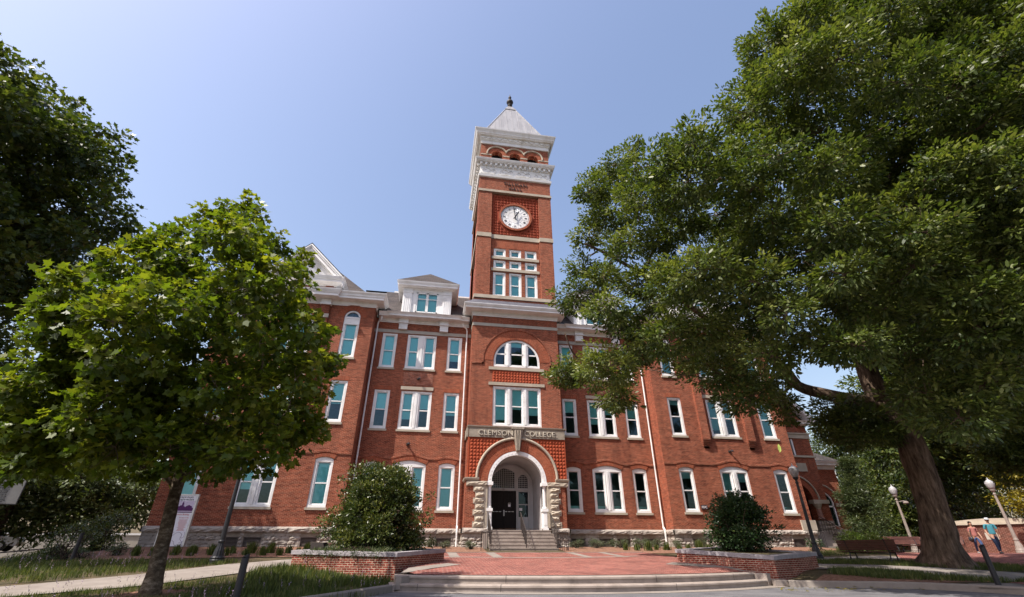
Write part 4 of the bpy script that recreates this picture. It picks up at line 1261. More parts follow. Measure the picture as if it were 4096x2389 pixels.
ck = clock.build('clock', M['brick_soldier'], hall)
f = MB(); f.face([(.02 + 1.23 * math.cos(R(a)), .12, CZ + 1.23 * math.sin(R(a))) for a in range(0, 360, 6)])
f.build('clock_face', M['white'], ck)
k = MB()
for i in range(60):
    a = R(i * 6); s_ = .022 if i % 5 else .034
    x, z = .02 + 1.14 * math.sin(a), CZ + 1.14 * math.cos(a)
    k.box(x - s_, x + s_, .112, .118, z - s_, z + s_)
k.build('minute_marks', M['black_iron'], ck)
k = MB(); k.arc_ring(.02, CZ, .60, .612, 0, 360, .113, .118, 40)
for i in range(12):
    a = R(i * 30 + 15); d = Vector((math.sin(a), 0, math.cos(a)))
    p = Vector((.02, .114, CZ)) + d * .61; q = Vector((.02, .114, CZ)) + d * 1.1
    k.tube([p, q], .006, 4)
k.build('dial_lines', M['silver'], ck)
for i, s_ in enumerate(('XII', 'I', 'II', 'III', 'IIII', 'V', 'VI', 'VII', 'VIII', 'IX', 'X', 'XI')):
    a = R(i * 30)
    text_mesh('numeral', s_, .30, M['black_iron'], ck, (.02 + .90 * math.sin(a), .113, CZ + .90 * math.cos(a)), (R(90), a, 0), .006, sx=.62 if len(s_) > 2 else .8)
def hand(name, ang, L, tail, w):
    h = MB(); a = R(ang)
    for (l0, l1, w0, w1) in ((-tail, -tail * .4, w * 1.2, w * .6), (-tail * .4, L * .62, w * .6, w * .9), (L * .62, L * .72, w * .9, w * 1.6), (L * .72, L, w * 1.6, .01)):
        P = lambda l, o, y: (.02 + l * math.sin(a) + o * math.cos(a), y, CZ + l * math.cos(a) - o * math.sin(a))
        h.face([P(l0, -w0, -.02), P(l0, w0, -.02), P(l1, w1, -.02), P(l1, -w1, -.02)]); h.face([P(l0, -w0, .0), P(l1, -w1, .0), P(l1, w1, .0), P(l0, w0, .0)])
        h.face([P(l0, -w0, -.02), P(l1, -w1, -.02), P(l1, -w1, 0), P(l0, -w0, 0)]); h.face([P(l0, w0, -.02), P(l0, w0, 0), P(l1, w1, 0), P(l1, w1, -.02)])
    h.build(name, M['black_iron'], ck)
hand('minute_hand', -8, 1.12, .34, .045); hand('hour_hand', 28, .66, .26, .055)
hb = MB(); hb.tube([(.02, -.03, CZ), (.02, .12, CZ)], .06, 12); hb.build('clock_hub', M['black_iron'], ck)

# tower lettering
text_mesh('tower_lettering', 'TILLMAN', .42, M['dark_metal'], hall, (.02, -.05, 28.06), (R(90), 0, 0), .02, space=1.12, sx=1.12)
text_mesh('tower_lettering', 'HALL', .42, M['dark_metal'], hall, (.02, -.05, 27.55), (R(90), 0, 0), .02, space=1.12, sx=1.12)
for dz in (-.004,):
    pass

# ---- entrance: sandstone frieze, terracotta spandrels, stone jambs
m = MB()
m.box(-3.03, 3.21, -.10, .2, 6.53, 7.10)
m.sweep([(-3.0, .9), (-3.0, .0), (3.18, .0), (3.18, .9)], [(.08, 7.10), (.10, 7.13), (.15, 7.17), (.16, 7.24), (-.1, 7.27)], 1)
for s, x in ((-1, -3.1), (1, 3.1)): m.box(x - .02 if s > 0 else x - .1, x + .1 if s > 0 else x + .02, -.06, YR, 6.53, 7.10)
m.prism([(-.02, 5.72), (.20, 5.72), (.42, 7.12), (-.22, 7.12)], -.24, .0)
for k, x in enumerate((.0, .10, .20)):
    m.tube([(.09 + (x - .10) * .75, -.25, 5.75), (.10 + (x - .10) * 1.6, -.25, 7.0)], [.035, .06], 8)
m.box(-.30, .50, -.28, 0, 7.08, 7.22)
fz = m.build('entrance_frieze', M['frieze_stone'], hall)
text_mesh('frieze_lettering', 'CLEMSON', .46, M['letter_stone_lit'], fz, (-1.33, -.105, 6.80), (R(90), 0, 0), .06, space=1.12, sx=1.0)
text_mesh('frieze_lettering', 'COLLEGE.', .46, M['letter_stone_lit'], fz, (1.60, -.105, 6.80), (R(90), 0, 0), .06, space=1.10, sx=.98)
m = MB()
def rosette(m, x, z, a, y):
    pr = [(1.0, 0.0), (.84, -.022), (.42, -.034), (.30, -.054), (.0, -.065)]
    P = [[(x + s * a * sx_, y + d, z + s * a * sz_) for sx_, sz_ in ((-1, -1), (1, -1), (1, 1), (-1, 1))] for s, d in pr[:4]]
    for A, B in zip(P[:-1], P[1:]):
        for i in range(4):
            j = (i + 1) % 4; m.face([A[i], A[j], B[j], B[i]])
    for i in range(4): m.face([P[3][i], P[3][(i + 1) % 4], (x, y - .065, z)])
RO = DR + .68
m.wall(-3.05, 3.2, 4.14, 6.53, -.004, [(DC - RO + .1, DC + RO - .1, 4.14, 4.14, RO - .12)], rev=False)
m.face([(-1.62, -.004, 10.22), (1.68, -.004, 10.22), (1.68, -.004, 11.07), (-1.62, -.004, 11.07)])
nx = 30
for i in range(nx):
    for j in range(11):
        x = -2.93 + i * (6.12 / nx) + .1; z = 4.22 + j * .211
        if math.hypot(x - DC, z - DZ) < RO + .06 or z > 6.5: continue
        rosette(m, x, z, .095, -.02)
for i in range(16):
    for j in range(4):
        rosette(m, -1.50 + i * .2055, 10.32 + j * .196, .094, .0)
m.box(-3.06, 3.2, -.018, .05, 4.13, 6.53, skip='') if False else None
m.box(-3.08, -2.98, -.05, .1, 4.13, 6.53); m.box(3.12, 3.22, -.05, .1, 4.13, 6.53)
m.build('terracotta_spandrel', M['terracotta'], hall)
m = MB()
m.tube([(DC + RO * math.cos(R(a)), -.06, DZ + .22 + (RO - .12) * math.sin(R(a))) for a in range(180, -1, -5)], .085, 10)
m.build('hood_mould', M['stone_smooth'], hall)
m = MB()
rq = random.Random(3)
for s in (-1, 1):
    a, b = (-3.0, -1.80) if s < 0 else (1.95, 3.2)
    # cap mouldings
    xa, xb = (-3.16, -2.28) if s < 0 else (2.44, 3.30)
    m.sweep([(xa + .1, YR if s < 0 else 0), (xa + .1, 0), (xb - .02, 0), (xb - .02, YR if s > 0 else 0.0)] if s < 0 else [(xa + .02, 0.0), (xb - .1, 0), (xb - .1, YR)], [(.02, 3.94), (.10, 3.96), (.14, 4.02), (.16, 4.10), (.0, 4.14)], 1)
    rockface(m, a - .06 if s < 0 else a, b if s < 0 else b + .06, 3.66, 3.93, -.08, rq, .05, 12, 4)
    m.box(a - .06 if s < 0 else a, b if s < 0 else b + .06, -.08, .1, 3.66, 3.93)
    for k in range(7):
        z = 1.40 + k * .3215; wide = k % 2 == 0
        xo = (-2.62 if wide else -2.50) if s < 0 else (2.76 if wide else 2.64)
        x0, x1 = (xo, -1.92) if s < 0 else (2.06, xo)
        m.box(x0, x1, -.05, .1, z, z + .315)
        rockface(m, x0 + .04, x1 - .03, z + .05, z + .28, -.05, rq, .10, 6, 4)
    x0, x1 = (-1.93, -1.76) if s < 0 else (1.91, 2.07)
    m.box(x0, x1, -.03, .35, 1.40, 3.66)
split_build(m, 'stone_quoins', M['stone_smooth'], hall, 0.1)

# white archivolt, columns and vestibule
ent = MB()
ent.arc_ring(DC, DZ, DR - .24, DR - .005, 180, 0, -.02, .42, 36)
for a in range(6, 180, 8):
    x, z = DC + (DR - .12) * math.cos(R(a)), DZ + (DR - .12) * math.sin(R(a))
    ent.lathe([(.0, 0), (.045, .0)], (x, 0, z), 8) if False else ent.box(x - .035, x + .035, -.032, -.02, z - .035, z + .035)
for s in (-1, 1):
    xc = DC + s * (DR - .14)
    ent.box(xc - .15, xc + .15, .02, .42, 1.30, 2.35); ent.box(xc - .10, xc + .10, -.01, .3, 1.55, 2.15); ent.box(xc - .19, xc + .19, -.04, .42, 2.28, 2.44); ent.box(xc - .18, xc + .18, -.03, .42, 1.29, 1.45)
    ent.lathe([(.145, 2.44), (.15, 2.50), (.12, 2.56), (.115, 2.7), (.10, 3.62), (.14, 3.68), (.16, 3.72)], (xc, .16, 0), 14)
    ent.box(xc - .19, xc + .19, -.05, .42, 3.72, 3.92)
    ent.box(xc + (.05 if s > 0 else -.17), xc + (.17 if s > 0 else -.05), .28, .42, 1.3, 3.8)
eo = ent.build('entrance_arch', M['white'], hall)
v = MB()
RI = DR - .26
ys, yb = .42, 3.0
n = 24
pts = [(DC - RI, 1.28), (DC - RI, DZ)] + [(DC + RI * math.cos(R(180 - 180 * i / n)), DZ + RI * math.sin(R(180 - 180 * i / n))) for i in range(1, n)] + [(DC + RI, DZ), (DC + RI, 1.28)]
for (xa, za), (xb, zb) in zip(pts[:-1], pts[1:]):
    v.face([(xa, ys, za), (xa, yb, za), (xb, yb, zb), (xb, ys, zb)])
fr_ = []
# back screen with door opening and transoms
v.wall(DC - RI, DC + RI, 1.28, DZ + RI, yb, [(-1.20, .52, 1.28, 3.72, 0), (-1.12, .42, 3.90, 4.86, .27), (.66, 1.32, 3.90, 4.4, .35), (.68, 1.33, 2.15, 3.66, 0)], .10)
v.arc_ring(DC + .05, 3.75, 1.48, 1.60, 150, 20, yb - .10, yb, 16)
for x in (-1.27, .56, 1.36): v.box(x - .05, x + .05, yb - .08, yb + .02, 1.28, 4.7)
v.box(-1.3, 1.42, yb - .07, yb + .02, 3.74, 3.86)
v.build('vestibule', M['vestibule'], hall)
d = MB()
d.box(-1.20, -.35, yb + .03, yb + .09, 1.30, 3.72); d.box(-.33, .52, yb + .03, yb + .09, 1.30, 3.72)
for x0 in (-1.20, -.33):
    for q in range(3):
        for r_ in range(3):
            d.box(x0 + .12 + q * .21, x0 + .12 + q * .21 + .18, yb + .012, yb + .035, 2.55 + r_ * .36, 2.55 + r_ * .36 + .31)
    d.box(x0 + .12, x0 + .73, yb + .01, yb + .035, 1.45, 2.1)
dr = d.build('entrance_door', flat_mat('dark_door', (.016, .012, .011), .6, .15), hall)
h = MB(); h.tube([(-.30, yb - .04, 2.25), (-.30, yb - .04, 2.50)], .018, 6); h.box(-.34, -.26, yb, yb + .03, 2.2, 2.55)
for x0 in (-1.08, -.24):
    for q in range(3): h.box(x0 + q * .22, x0 + q * .22 + .16, yb + .0, yb + .03, 2.44, 2.475)
h.build('door_handle', M['silver'], dr)
pp = MB(); pp.box(-.02, .14, yb + .0, yb + .01, 2.75, 2.98); pp.build('door_notice', M['panel_white'], dr)
pp = MB(); pp.box(-.01, .13, yb - .004, yb + .0, 2.90, 2.96); pp.build('door_notice', M['leaf_gold'], dr)
tr_ = MB()
for i in range(13): tr_.box(-1.12 + i * .1283 - .012, -1.12 + i * .1283 + .012, yb + .02, yb + .045, 3.9, 5.1)
for j in range(10): tr_.box(-1.12, .42, yb + .022, yb + .043, 3.9 + j * .125 - .012, 3.9 + j * .125 + .012)
for i in range(7): tr_.box(.66 + i * .11 - .012, .66 + i * .11 + .012, yb + .02, yb + .045, 3.9, 4.7)
for j in range(7): tr_.box(.66, 1.32, yb + .022, yb + .043, 3.9 + j * .125 - .012, 3.9 + j * .125 + .012)
tr_.box(.68, 1.33, yb + .02, yb + .06, 2.86, 2.92)
tl = tr_.build('transom_lattice', M['vestibule'], hall)
g = MB(); g.face([(-1.15, yb + .06, 3.86), (1.36, yb + .06, 3.86), (1.36, yb + .06, 5.2), (-1.15, yb + .06, 5.2)]); g.face([(.66, yb + .06, 2.1), (1.35, yb + .06, 2.1), (1.35, yb + .06, 3.7), (.66, yb + .06, 3.7)])
g.build('pane', M['glass_clear'], tl)
b = MB(); b.box(-1.6, 1.75, yb + .9, yb + 1.0, 1.2, 5.6); b.build('hall_interior', M['dark'], hall)
l_ = MB(); l_.box(-.42, .02, yb + .4, yb + .6, 3.98, 4.06); l_.build('ceiling_light', M['leaf_gold'], hall)
text_mesh('door_number', '101', .15, M['ink'], hall, (-.34, yb - .075, 3.80), (R(90), 0, 0), .004)
nt_ = MB(); nt_.box(.72, .92, yb + .0, yb + .05, 2.52, 2.68); nt_.build('door_notice', M['panel_white'], tl)

# entrance stair
m = MB()
N = 6
for i in range(N):
    zt = 1.28 - .185 * i; yf = -.14 - .30 * i
    m.box(-1.74, 2.05, yf, .44 if i == 0 else yf + .34, zt - .185 - (.0 if i < N - 1 else .1), zt)
    m.box(-1.76, 2.07, yf - .02, yf + .05, zt - .045, zt + .003)
st = m.build('entrance_stair', M['concrete_step'], hall)
m = MB(); m.box(-1.6, 1.75, .35, 3.2, 1.1, 1.276); m.build('vestibule_floor', M['concrete_step'], hall)
m = MB()
for s, x0, x1 in ((-1, -2.0, -1.76), (1, 2.07, 2.28)): m.box(x0, x1, -.55, .1, .0, 1.08)
m.build('stair_cheek', M['concrete_step'], hall)

# ---- far end of the hall: side pavilion, porch arch, low annexe
m = MB()
m.wall(19.85, 24.0, 2.1, 8.95, 3.0, [(20.45, 22.85, 2.1, 3.48, 1.2), (21.2, 22.57, 6.66, 7.9, 0)], .55)
m.face([(19.85, 3.0, 8.95), (24.0, 3.0, 8.95), (24.0, 3.0, 9.2), (19.85, 3.0, 13.4)])
f = [(24.0, 3.0, .3), (24.0, 9.5, .3), (24.0, 9.5, 9.2), (24.0, 3.0, 9.2)]; m.face(f)
m.wall(24.0, 28.25, 1.64, 6.3, 6.0, [(25.25, 27.3, 1.9, 3.5, 1.02)], .3)
m.face([(28.25, 6.0, 1.4), (28.25, 14, 1.4), (28.25, 14, 6.3), (28.25, 6, 6.3)])
m.box(23.35, 24.0, 2.98, 3.02, 5.6, 7.9); m.box(28.3, 30.5, 8.5, 12, 1.5, 6.2)
m.build('side_wall', M['brick'], hall)
archset('brick_arch', [(21.65, 2.42, 3.48, 1.21, 3.0, .42, .02), (26.28, 2.1, 3.5, 1.04, 6.0, .34, .02)])
m = MB()
m.tube([(21.65 + 1.69 * math.cos(R(a)), 2.95, 3.48 + 1.69 * math.sin(R(a))) for a in range(110, -1, -6)], .07, 8)
m.tube([(26.28 + 1.46 * math.cos(R(a)), 5.95, 3.5 + 1.46 * math.sin(R(a))) for a in range(180, -1, -8)], .07, 8)
m.box(22.75, 24.05, 2.88, 3.4, 3.25, 3.5); m.box(19.8, 24.08, 2.9, 3.2, 6.5, 6.64); m.box(19.8, 24.08, 2.92, 3.2, 7.93, 8.25); m.box(19.8, 24.12, 2.86, 3.2, 8.25, 8.35)
m.box(27.33, 28.3, 5.9, 6.4, 3.3, 3.58); m.box(21.6, 23.05, 2.93, 3.1, 5.47, 6.07)
m.box(18.95, 20.0, .04, .3, 1.38, 1.97)
m.lathe([(.30, 3.25), (.30, 3.2), (.24, 3.05), (.17, 2.92), (.17, 2.88)], (23.05, 2.98, 0), 12)
split_build(m, 'porch_stone', M['stone_smooth'], hall, 0.02)
m = MB(); m.lathe([(.22, 2.2), (.22, 2.28), (.17, 2.34), (.165, 2.9)], (23.05, 2.98, 0), 14); m.build('porch_column', flat_mat('pink_granite', (.30, .17, .14), .5, .3), hall)
m = MB()
for i in range(6): rockface(m, 22.72, 24.0, .25 + .31 * i, .55 + .31 * i, 2.95, rng, .06, 9, 4); 
m.box(22.72, 24.0, 2.95, 9, .2, 2.12)
for i in range(5):
    for q in range(3): rockface(m, 24.0 + q * 1.42, 25.4 + q * 1.42, .2 + .29 * i, .48 + .29 * i, 5.95, rng, .05, 8, 4)
m.box(24.0, 28.3, 5.95, 12, .1, 1.66)
m.build('porch_base', M['stone'], hall)
m = MB()
for i in range(6): m.box(20.3, 22.7, .7 + .32 * i, 3.6, .28 + .185 * i, .28 + .185 * (i + 1))
m.box(19.9, 22.7, 3.0, 6.0, 1.2, 1.39)
m.build('side_stair', M['concrete_step'], hall)
m = MB()
m.sweep([(24.0, 5.99), (28.25, 6.0), (28.25, 13)], [(.02, 6.15), (.06, 6.2), (.08, 6.42), (.36, 6.46), (.36, 6.56), (.46, 6.72), (.48, 6.78), (-.2, 6.8)], 1)
m.sweep([(23.2, 3.0), (24.0, 3.0), (24.0, 6)], [(.02, 8.93), (.40, 9.0), (.42, 9.12), (.55, 9.25), (.0, 9.28)], 1)
d_ = Vector((-1, 0, 1.02)).normalized(); 
m.obox((24.55, 2.45, 9.0), d_ * 7, (0, .7, 0), (.18, 0, .30))
m.box(28.3, 30.6, 8.4, 12, 6.15, 6.4)
m.build('side_cornice', M['white'], hall)
m = MB()
m.face([(24, 5.5, 6.79), (28.75, 5.5, 6.79), (26.3, 9.0, 8.9), (24, 9.0, 8.9)]); m.face([(28.75, 5.5, 6.79), (28.75, 14, 6.79), (26.3, 10, 8.9), (26.3, 9, 8.9)])
m.face([(24.75, 2.4, 9.22), (24.75, 10, 9.22), (19.0, 10, 15.1), (19.0, 2.4, 15.1)])
m.build('side_roof', M['shingle'], hall)
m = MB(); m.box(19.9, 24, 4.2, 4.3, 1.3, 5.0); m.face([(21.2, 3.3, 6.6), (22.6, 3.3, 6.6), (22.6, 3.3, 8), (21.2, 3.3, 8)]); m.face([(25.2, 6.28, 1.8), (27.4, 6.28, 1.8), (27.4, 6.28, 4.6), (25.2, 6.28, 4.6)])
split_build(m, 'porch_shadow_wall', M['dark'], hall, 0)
m = MB(); m.face([(21.2, 3.1, 6.66), (22.57, 3.1, 6.66), (22.57, 3.1, 7.9), (21.2, 3.1, 7.9)]); m.face([(25.2, 6.15, 1.9), (27.35, 6.15, 1.9), (27.35, 6.15, 4.6), (25.2, 6.15, 4.6)]); m.build('porch_pane', M['glass'], hall)
m = MB(); m.box(22.42, 22.57, 3.05, 3.2, 6.66, 7.9); m.box(27.18, 27.3, 6.1, 6.2, 1.9, 3.6); m.box(25.25, 27.3, 6.1, 6.2, 3.28, 3.38); m.arc_ring(26.28, 3.5, .92, 1.03, 180, 0, 6.08, 6.2, 20); split_build(m, 'porch_frame', M['white'], hall, .02)
MB().box(-19.6, 19.6, 15.4, 15.5, 2, 15).box(-19.6, 19.6, 5.5, 5.6, 1.4, 6.0).box(-19.6, 19.6, 1.6, 5.5, 6.05, 6.2).box(-19.6, 19.6, 1.6, 5.5, 10.5, 10.7).build('room_walls', flat_mat('room_wall', (.30, .31, .29), .9, .1), hall)
# ------------------------------------------------------------------ foliage helpers
LEAF = {
 'maple': [(0, 0), (.10, .26), (-.02, .46), (.34, .30), (.50, .56), (.60, .24), (1, 0), (.60, -.24), (.50, -.56), (.34, -.30), (-.02, -.46), (.10, -.26)],
 'oak': [(0, 0), (.28, .24), (.46, .11), (.72, .27), (1, 0), (.72, -.27), (.46, -.11), (.28, -.24)],
 'kite': [(0, 0), (.45, .24), (1, 0), (.45, -.24)],
 'oval': [(0, 0), (.3, .2), (.75, .17), (1, 0), (.75, -.17), (.3, -.2)],
 'needle': [(0, 0), (.4, .09), (1, 0), (.4, -.09)],
 'blade': [(0, .05), (.55, .045), (1, 0), (.55, -.045), (0, -.05)],
}
def leaf_mesh(name, pos, dirs, nrm, size, tone, shape, mat, parent=None, bend=0.0):
    pos = np.asarray(pos, np.float32); dirs = np.asarray(dirs, np.float32); nrm = np.asarray(nrm, np.float32)
    size = np.asarray(size, np.float32).reshape(-1, 1); N = len(pos)
    d = dirs / (np.linalg.norm(dirs, axis=1, keepdims=True) + 1e-9)
    s = np.cross(nrm, d); s /= (np.linalg.norm(s, axis=1, keepdims=True) + 1e-9)
    n = np.cross(d, s)
    T = np.array(LEAF[shape], np.float32); k = len(T)
    V = pos[:, None, :] + size[:, None, :] * (T[None, :, 0:1] * d[:, None, :] + T[None, :, 1:2] * s[:, None, :] + (bend * (T[None, :, 0:1] ** 2) - .35 * np.abs(T[None, :, 1:2])) * -n[:, None, :] * (1.0 if bend else .6))
    me = bpy.data.meshes.new(name)
    me.vertices.add(N * k); me.vertices.foreach_set('co', V.reshape(-1).astype(np.float32))
    me.loops.add(N * k); me.loops.foreach_set('vertex_index', np.arange(N * k, dtype=np.int32))
    me.polygons.add(N); me.polygons.foreach_set('loop_start', np.arange(0, N * k, k, dtype=np.int32))
    me.update(calc_edges=True)
    at = me.attributes.new('tone', 'FLOAT', 'FACE'); at.data.foreach_set('value', np.clip(tone, 0, 1).astype(np.float32))
    me.materials.append(mat)
    o = bpy.data.objects.new(name, me); C.objects.link(o)
    if parent is not None: o.parent = parent
    return o

def twig_leaves(clumps, per, seed, leaf, twig_r=.42, flat=.75, out=1.0, leaves_per_twig=14, droop=0.0, shell=.55):
    """leaves grouped in twigs grouped in clumps; returns arrays"""
    rg = np.random.default_rng(seed)
    P, D, Nn, S, Tn, tw = [], [], [], [], [], []
    for (x, y, z, r) in clumps:
        nt_ = max(3, int(per * r * r / leaves_per_twig))
        v = rg.normal(size=(nt_, 3)); v /= np.linalg.norm(v, axis=1, keepdims=True)
        rad = r * (shell + (1 - shell) * rg.random((nt_, 1)) ** .5) * (.75 + .5 * rg.random((nt_, 1)))
        c = np.array([x, y, z]) + v * rad * np.array([1, 1, flat])
        tw.append((np.array([x, y, z]), c))
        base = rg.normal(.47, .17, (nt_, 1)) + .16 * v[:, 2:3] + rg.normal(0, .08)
        k = leaves_per_twig
        off = rg.normal(size=(nt_, k, 3)); off /= np.linalg.norm(off, axis=2, keepdims=True)
        off[:, :, 2] *= .55
        rr = twig_r * (.25 + .75 * rg.random((nt_, k, 1)))
        p = c[:, None, :] + off * rr
        d = off * 1.0 + v[:, None, :] * .7 * out + rg.normal(0, .35, (nt_, k, 3)); d[:, :, 2] -= droop
        n = rg.normal(0, .45, (nt_, k, 3)) + np.array([0, 0, .75]) + v[:, None, :] * .65
        P.append(p.reshape(-1, 3)); D.append(d.reshape(-1, 3)); Nn.append(n.reshape(-1, 3))
        S.append((leaf * (.6 + .7 * rg.random((nt_, k)))).reshape(-1))
        Tn.append((base + rg.normal(0, .16, (nt_, k))).reshape(-1))
    return np.concatenate(P), np.concatenate(D), np.concatenate(Nn), np.concatenate(S), np.concatenate(Tn), tw

def jag(a, b, rng, n=5, amp=.12, sag=.0):
    a = Vector(a); b = Vector(b); L = (b - a).length
    return [a + (b - a) * (i / n) + (Vector((rng.uniform(-1, 1), rng.uniform(-1, 1), rng.uniform(-1, 1))) * amp * L * .5 if 0 < i < n else Vector()) + Vector((0, 0, sag * L * math.sin(math.pi * i / n))) for i in range(n + 1)]

def tree(name, label, group, base, trunk, tr, limbs, clumps, leaf, shape, lmat, bmat, per, seed, twig_r=.42, lpt=14, flat=.75, nseg=12, sub=5, br=(.09, .03), shell=.55, droop=.1, flare=None, out=1.0):
    root = thing(name, label, 'tree', base, 0, group)
    B = Vector(base); L = lambda p: tuple(Vector(p) - B)
    rng = random.Random(seed)
    mt = MB()
    pts = [Vector(p) for p in trunk]
    # resample the trunk smoothly and roughen it a little
    fine = []; fr = []
    for i in range(len(pts) - 1):
        for k in range(4):
            t = k / 4; fine.append(pts[i].lerp(pts[i + 1], t)); fr.append(tr[i] + (tr[i + 1] - tr[i]) * t)
    fine.append(pts[-1]); fr.append(tr[-1])
    v0 = len(mt.v)
    mt.tube([L(p) for p in fine], fr, nseg)
    for i in range(v0, len(mt.v)):
        ring = (i - v0) // nseg; k = (i - v0) % nseg
        if ring >= len(fine): break
        c = Vector(L(fine[ring])); d = Vector(mt.v[i]) - c
        low = max(0, 1 - ring / 5.0) if flare else 0
        s = 1 + .05 * math.sin(k * 2.1 + ring * .9) + .04 * rng.uniform(-1, 1) + (flare or 0) * low * low * (.6 + .4 * math.sin(k * 2.6))
        mt.v[i] = tuple(c + d * s)
    mt.build('trunk', bmat, root, smooth=True)
    mb = MB()
    nodes = []
    for lp, r0, r1 in limbs:
        q = [Vector(p) for p in lp]; f = []
        for i in range(len(q) - 1):
            for k in range(4):
                t = k / 4; a = q[max(i - 1, 0)]; b = q[i]; c = q[i + 1]; d = q[min(i + 2, len(q) - 1)]
                f.append(.5 * ((2 * b) + (c - a) * t + (2 * a - 5 * b + 4 * c - d) * t * t + (3 * b - a - 3 * c + d) * t ** 3))
        f.append(q[-1]); n = len(f)
        mb.tube([L(p) for p in f], [r0 + (r1 - r0) * i / (n - 1) for i in range(n)], 8)
        nodes += [(p, r0 + (r1 - r0) * i / (n - 1)) for i, p in enumerate(f)]
    nodes += [(p, r) for p, r in zip(fine[len(fine) // 2:], fr[len(fine) // 2:])]
    P, D, N_, S, T, tw = twig_leaves(clumps, per, seed, leaf, twig_r, flat, out, lpt, droop, shell)
    order = sorted(clumps, key=lambda c: min((Vector(c[:3]) - p).length for p, _ in nodes))
    byc = {tuple(np.round(c, 3)): t for c, t in tw}
    for c in order:
        cv = Vector(c[:3])
        best = min(nodes, key=lambda q: (q[0] - cv).length + (1.5 if q[0].z > cv.z + 1 else 0))
        r0 = min(br[0], best[1] * .8)
        pth = jag(best[0], cv, rng, 6, .16, .06)
        mb.tube([L(p) for p in pth], [r0 + (br[1] - r0) * i / 6 for i in range(7)], 5, False)
        nodes += [(p, r0 * .7) for p in pth[3:]]
        t = byc.get(tuple(np.round(np.array(c[:3]), 3)))
        if t is not None:
            for e in t[:sub]:
                mb.tube([L(p) for p in jag(cv, e, rng, 3, .2)], [br[1], br[1] * .75, br[1] * .5, br[1] * .3], 4, False)
    mb.build('branches', bmat, root, smooth=True)
    o = leaf_mesh('crown', P - np.array(base, np.float32), D, N_, S, T, shape, lmat, root)
    return root

def shrub(name, label, cat, group, base, blobs, leaf, shape, lmat, per, seed, twig_r=.16, lpt=10, flat=.9, stems=6, shell=.6, droop=-.2, bmat='bark_dark'):
    root = thing(name, label, cat, base, 0, group)
    P, D, N_, S, T, tw = twig_leaves(blobs, per, seed, leaf, twig_r, flat, 1.0, lpt, droop, shell)
    N_ = N_ * np.array([1, 1, .6]) + np.random.default_rng(seed).normal(0, .5, N_.shape)
    leaf_mesh('foliage', P, D, N_, S, T, shape, lmat, root)
    rng = random.Random(seed); m = MB()
    for i in range(stems):
        b = rng.choice(blobs)
        p = jag((rng.uniform(-.12, .12), rng.uniform(-.12, .12), -.1), (b[0] * .8, b[1] * .8, b[2]), rng, 4, .2)
        m.tube(p, [.035, .03, .022, .015, .008], 5, False)
    m.lathe([(.16, -.12), (.14, .0), (.05, .06)], (0, 0, 0), 8)
    for c, t in tw:
        m.tube(jag((rng.uniform(-.1, .1), rng.uniform(-.1, .1), 0), c, rng, 3, .15), [.02, .015, .012, .01], 4, False)
        for e in t[:3]: m.tube(jag(c, e, rng, 2, .2), [.012, .009, .005], 4, False)
    m.build('stem', M[bmat], root)
    return root

# ------------------------------------------------------------------ planters
def planter(name, label, A, u, v, Lu, Lv, zA, zv, zu, zbot):
    """low brick planter: A near corner, u along the front, v along the side facing the plaza; z* cap heights"""
    root = thing(name, label, 'planter', (A[0], A[1], zbot), 0, 'brick planters flanking the plaza steps')
    A = Vector(A); u = Vector(u).normalized(); v = Vector(v).normalized()
    def top(s, t): return zA + (zu - zA) * s + (zv - zA) * t
    def P(s, t, z): q = u * (s * Lu) + v * (t * Lv); return (q.x, q.y, z - zbot)
    cw = (u.x * v.y - u.y * v.x) > 0
    def ring(m, o0, o1, zl, zh, under=True):
        """square frame between outset o0 (outer) and inset o1"""
        s0, t0, s1, t1 = o0 / Lu, o0 / Lv, o1 / Lu, o1 / Lv
        O = [(-s0, -t0), (1 + s0, -t0), (1 + s0, 1 + t0), (-s0, 1 + t0)]; I = [(s1, t1), (1 - s1, t1), (1 - s1, 1 - t1), (s1, 1 - t1)]
        for i in range(4):
            j = (i + 1) % 4
            a, b, c, d = O[i], O[j], I[j], I[i]
            f = lambda st, z: P(*st, top(*st) + z)
            def add(q): m.face(q if cw else q[::-1])
            k = 10
            for n in range(k):
                lerp = lambda p, q, w: (p[0] + (q[0] - p[0]) * w, p[1] + (q[1] - p[1]) * w)
                a_, b_ = lerp(a, b, n / k), lerp(a, b, (n + 1) / k); d_, c_ = lerp(d, c, n / k), lerp(d, c, (n + 1) / k)
                add([f(a_, zl), f(b_, zl), f(b_, zh), f(a_, zh)])
                add([f(a_, zh), f(b_, zh), f(c_, zh), f(d_, zh)])
                add([f(d_, zh), f(c_, zh), f(c_, zl), f(d_, zl)])
                if under: add([f(a_, zl), f(d_, zl), f(c_, zl), f(b_, zl)])
    m = MB()
    O = [(0, 0), (1, 0), (1, 1), (0, 1)]
    for i in range(4):
        a, b = O[i], O[(i + 1) % 4]
        q = [P(*a, zbot - .25), P(*b, zbot - .25), P(*b, top(*b) - .12), P(*a, top(*a) - .12)]
        m.face(q if cw else q[::-1])
    m.build('brick_wall', M['brick_planter'], root)
    m = MB(); ring(m, .045, .30, -.13, 0.0)
    m.build('stone_cap', M['granite'], root)
    m = MB()
    e0, e1 = .28 / Lu, .28 / Lv
    q = [P(s, t, top(s, t) - .05) for s, t in ((e0, e1), (1 - e0, e1), (1 - e0, 1 - e1), (e0, 1 - e1))]
    m.face(q if cw else q[::-1])
    m.build('soil', M['soil'], root)
    return root
planter('planter', 'square red brick planter holding the tallest shrub and a mossy evergreen mat', (-6.14, -11.30), (-.896, .444), (.444, .896), 4.25, 3.9, .20, .31, .27, -.62)
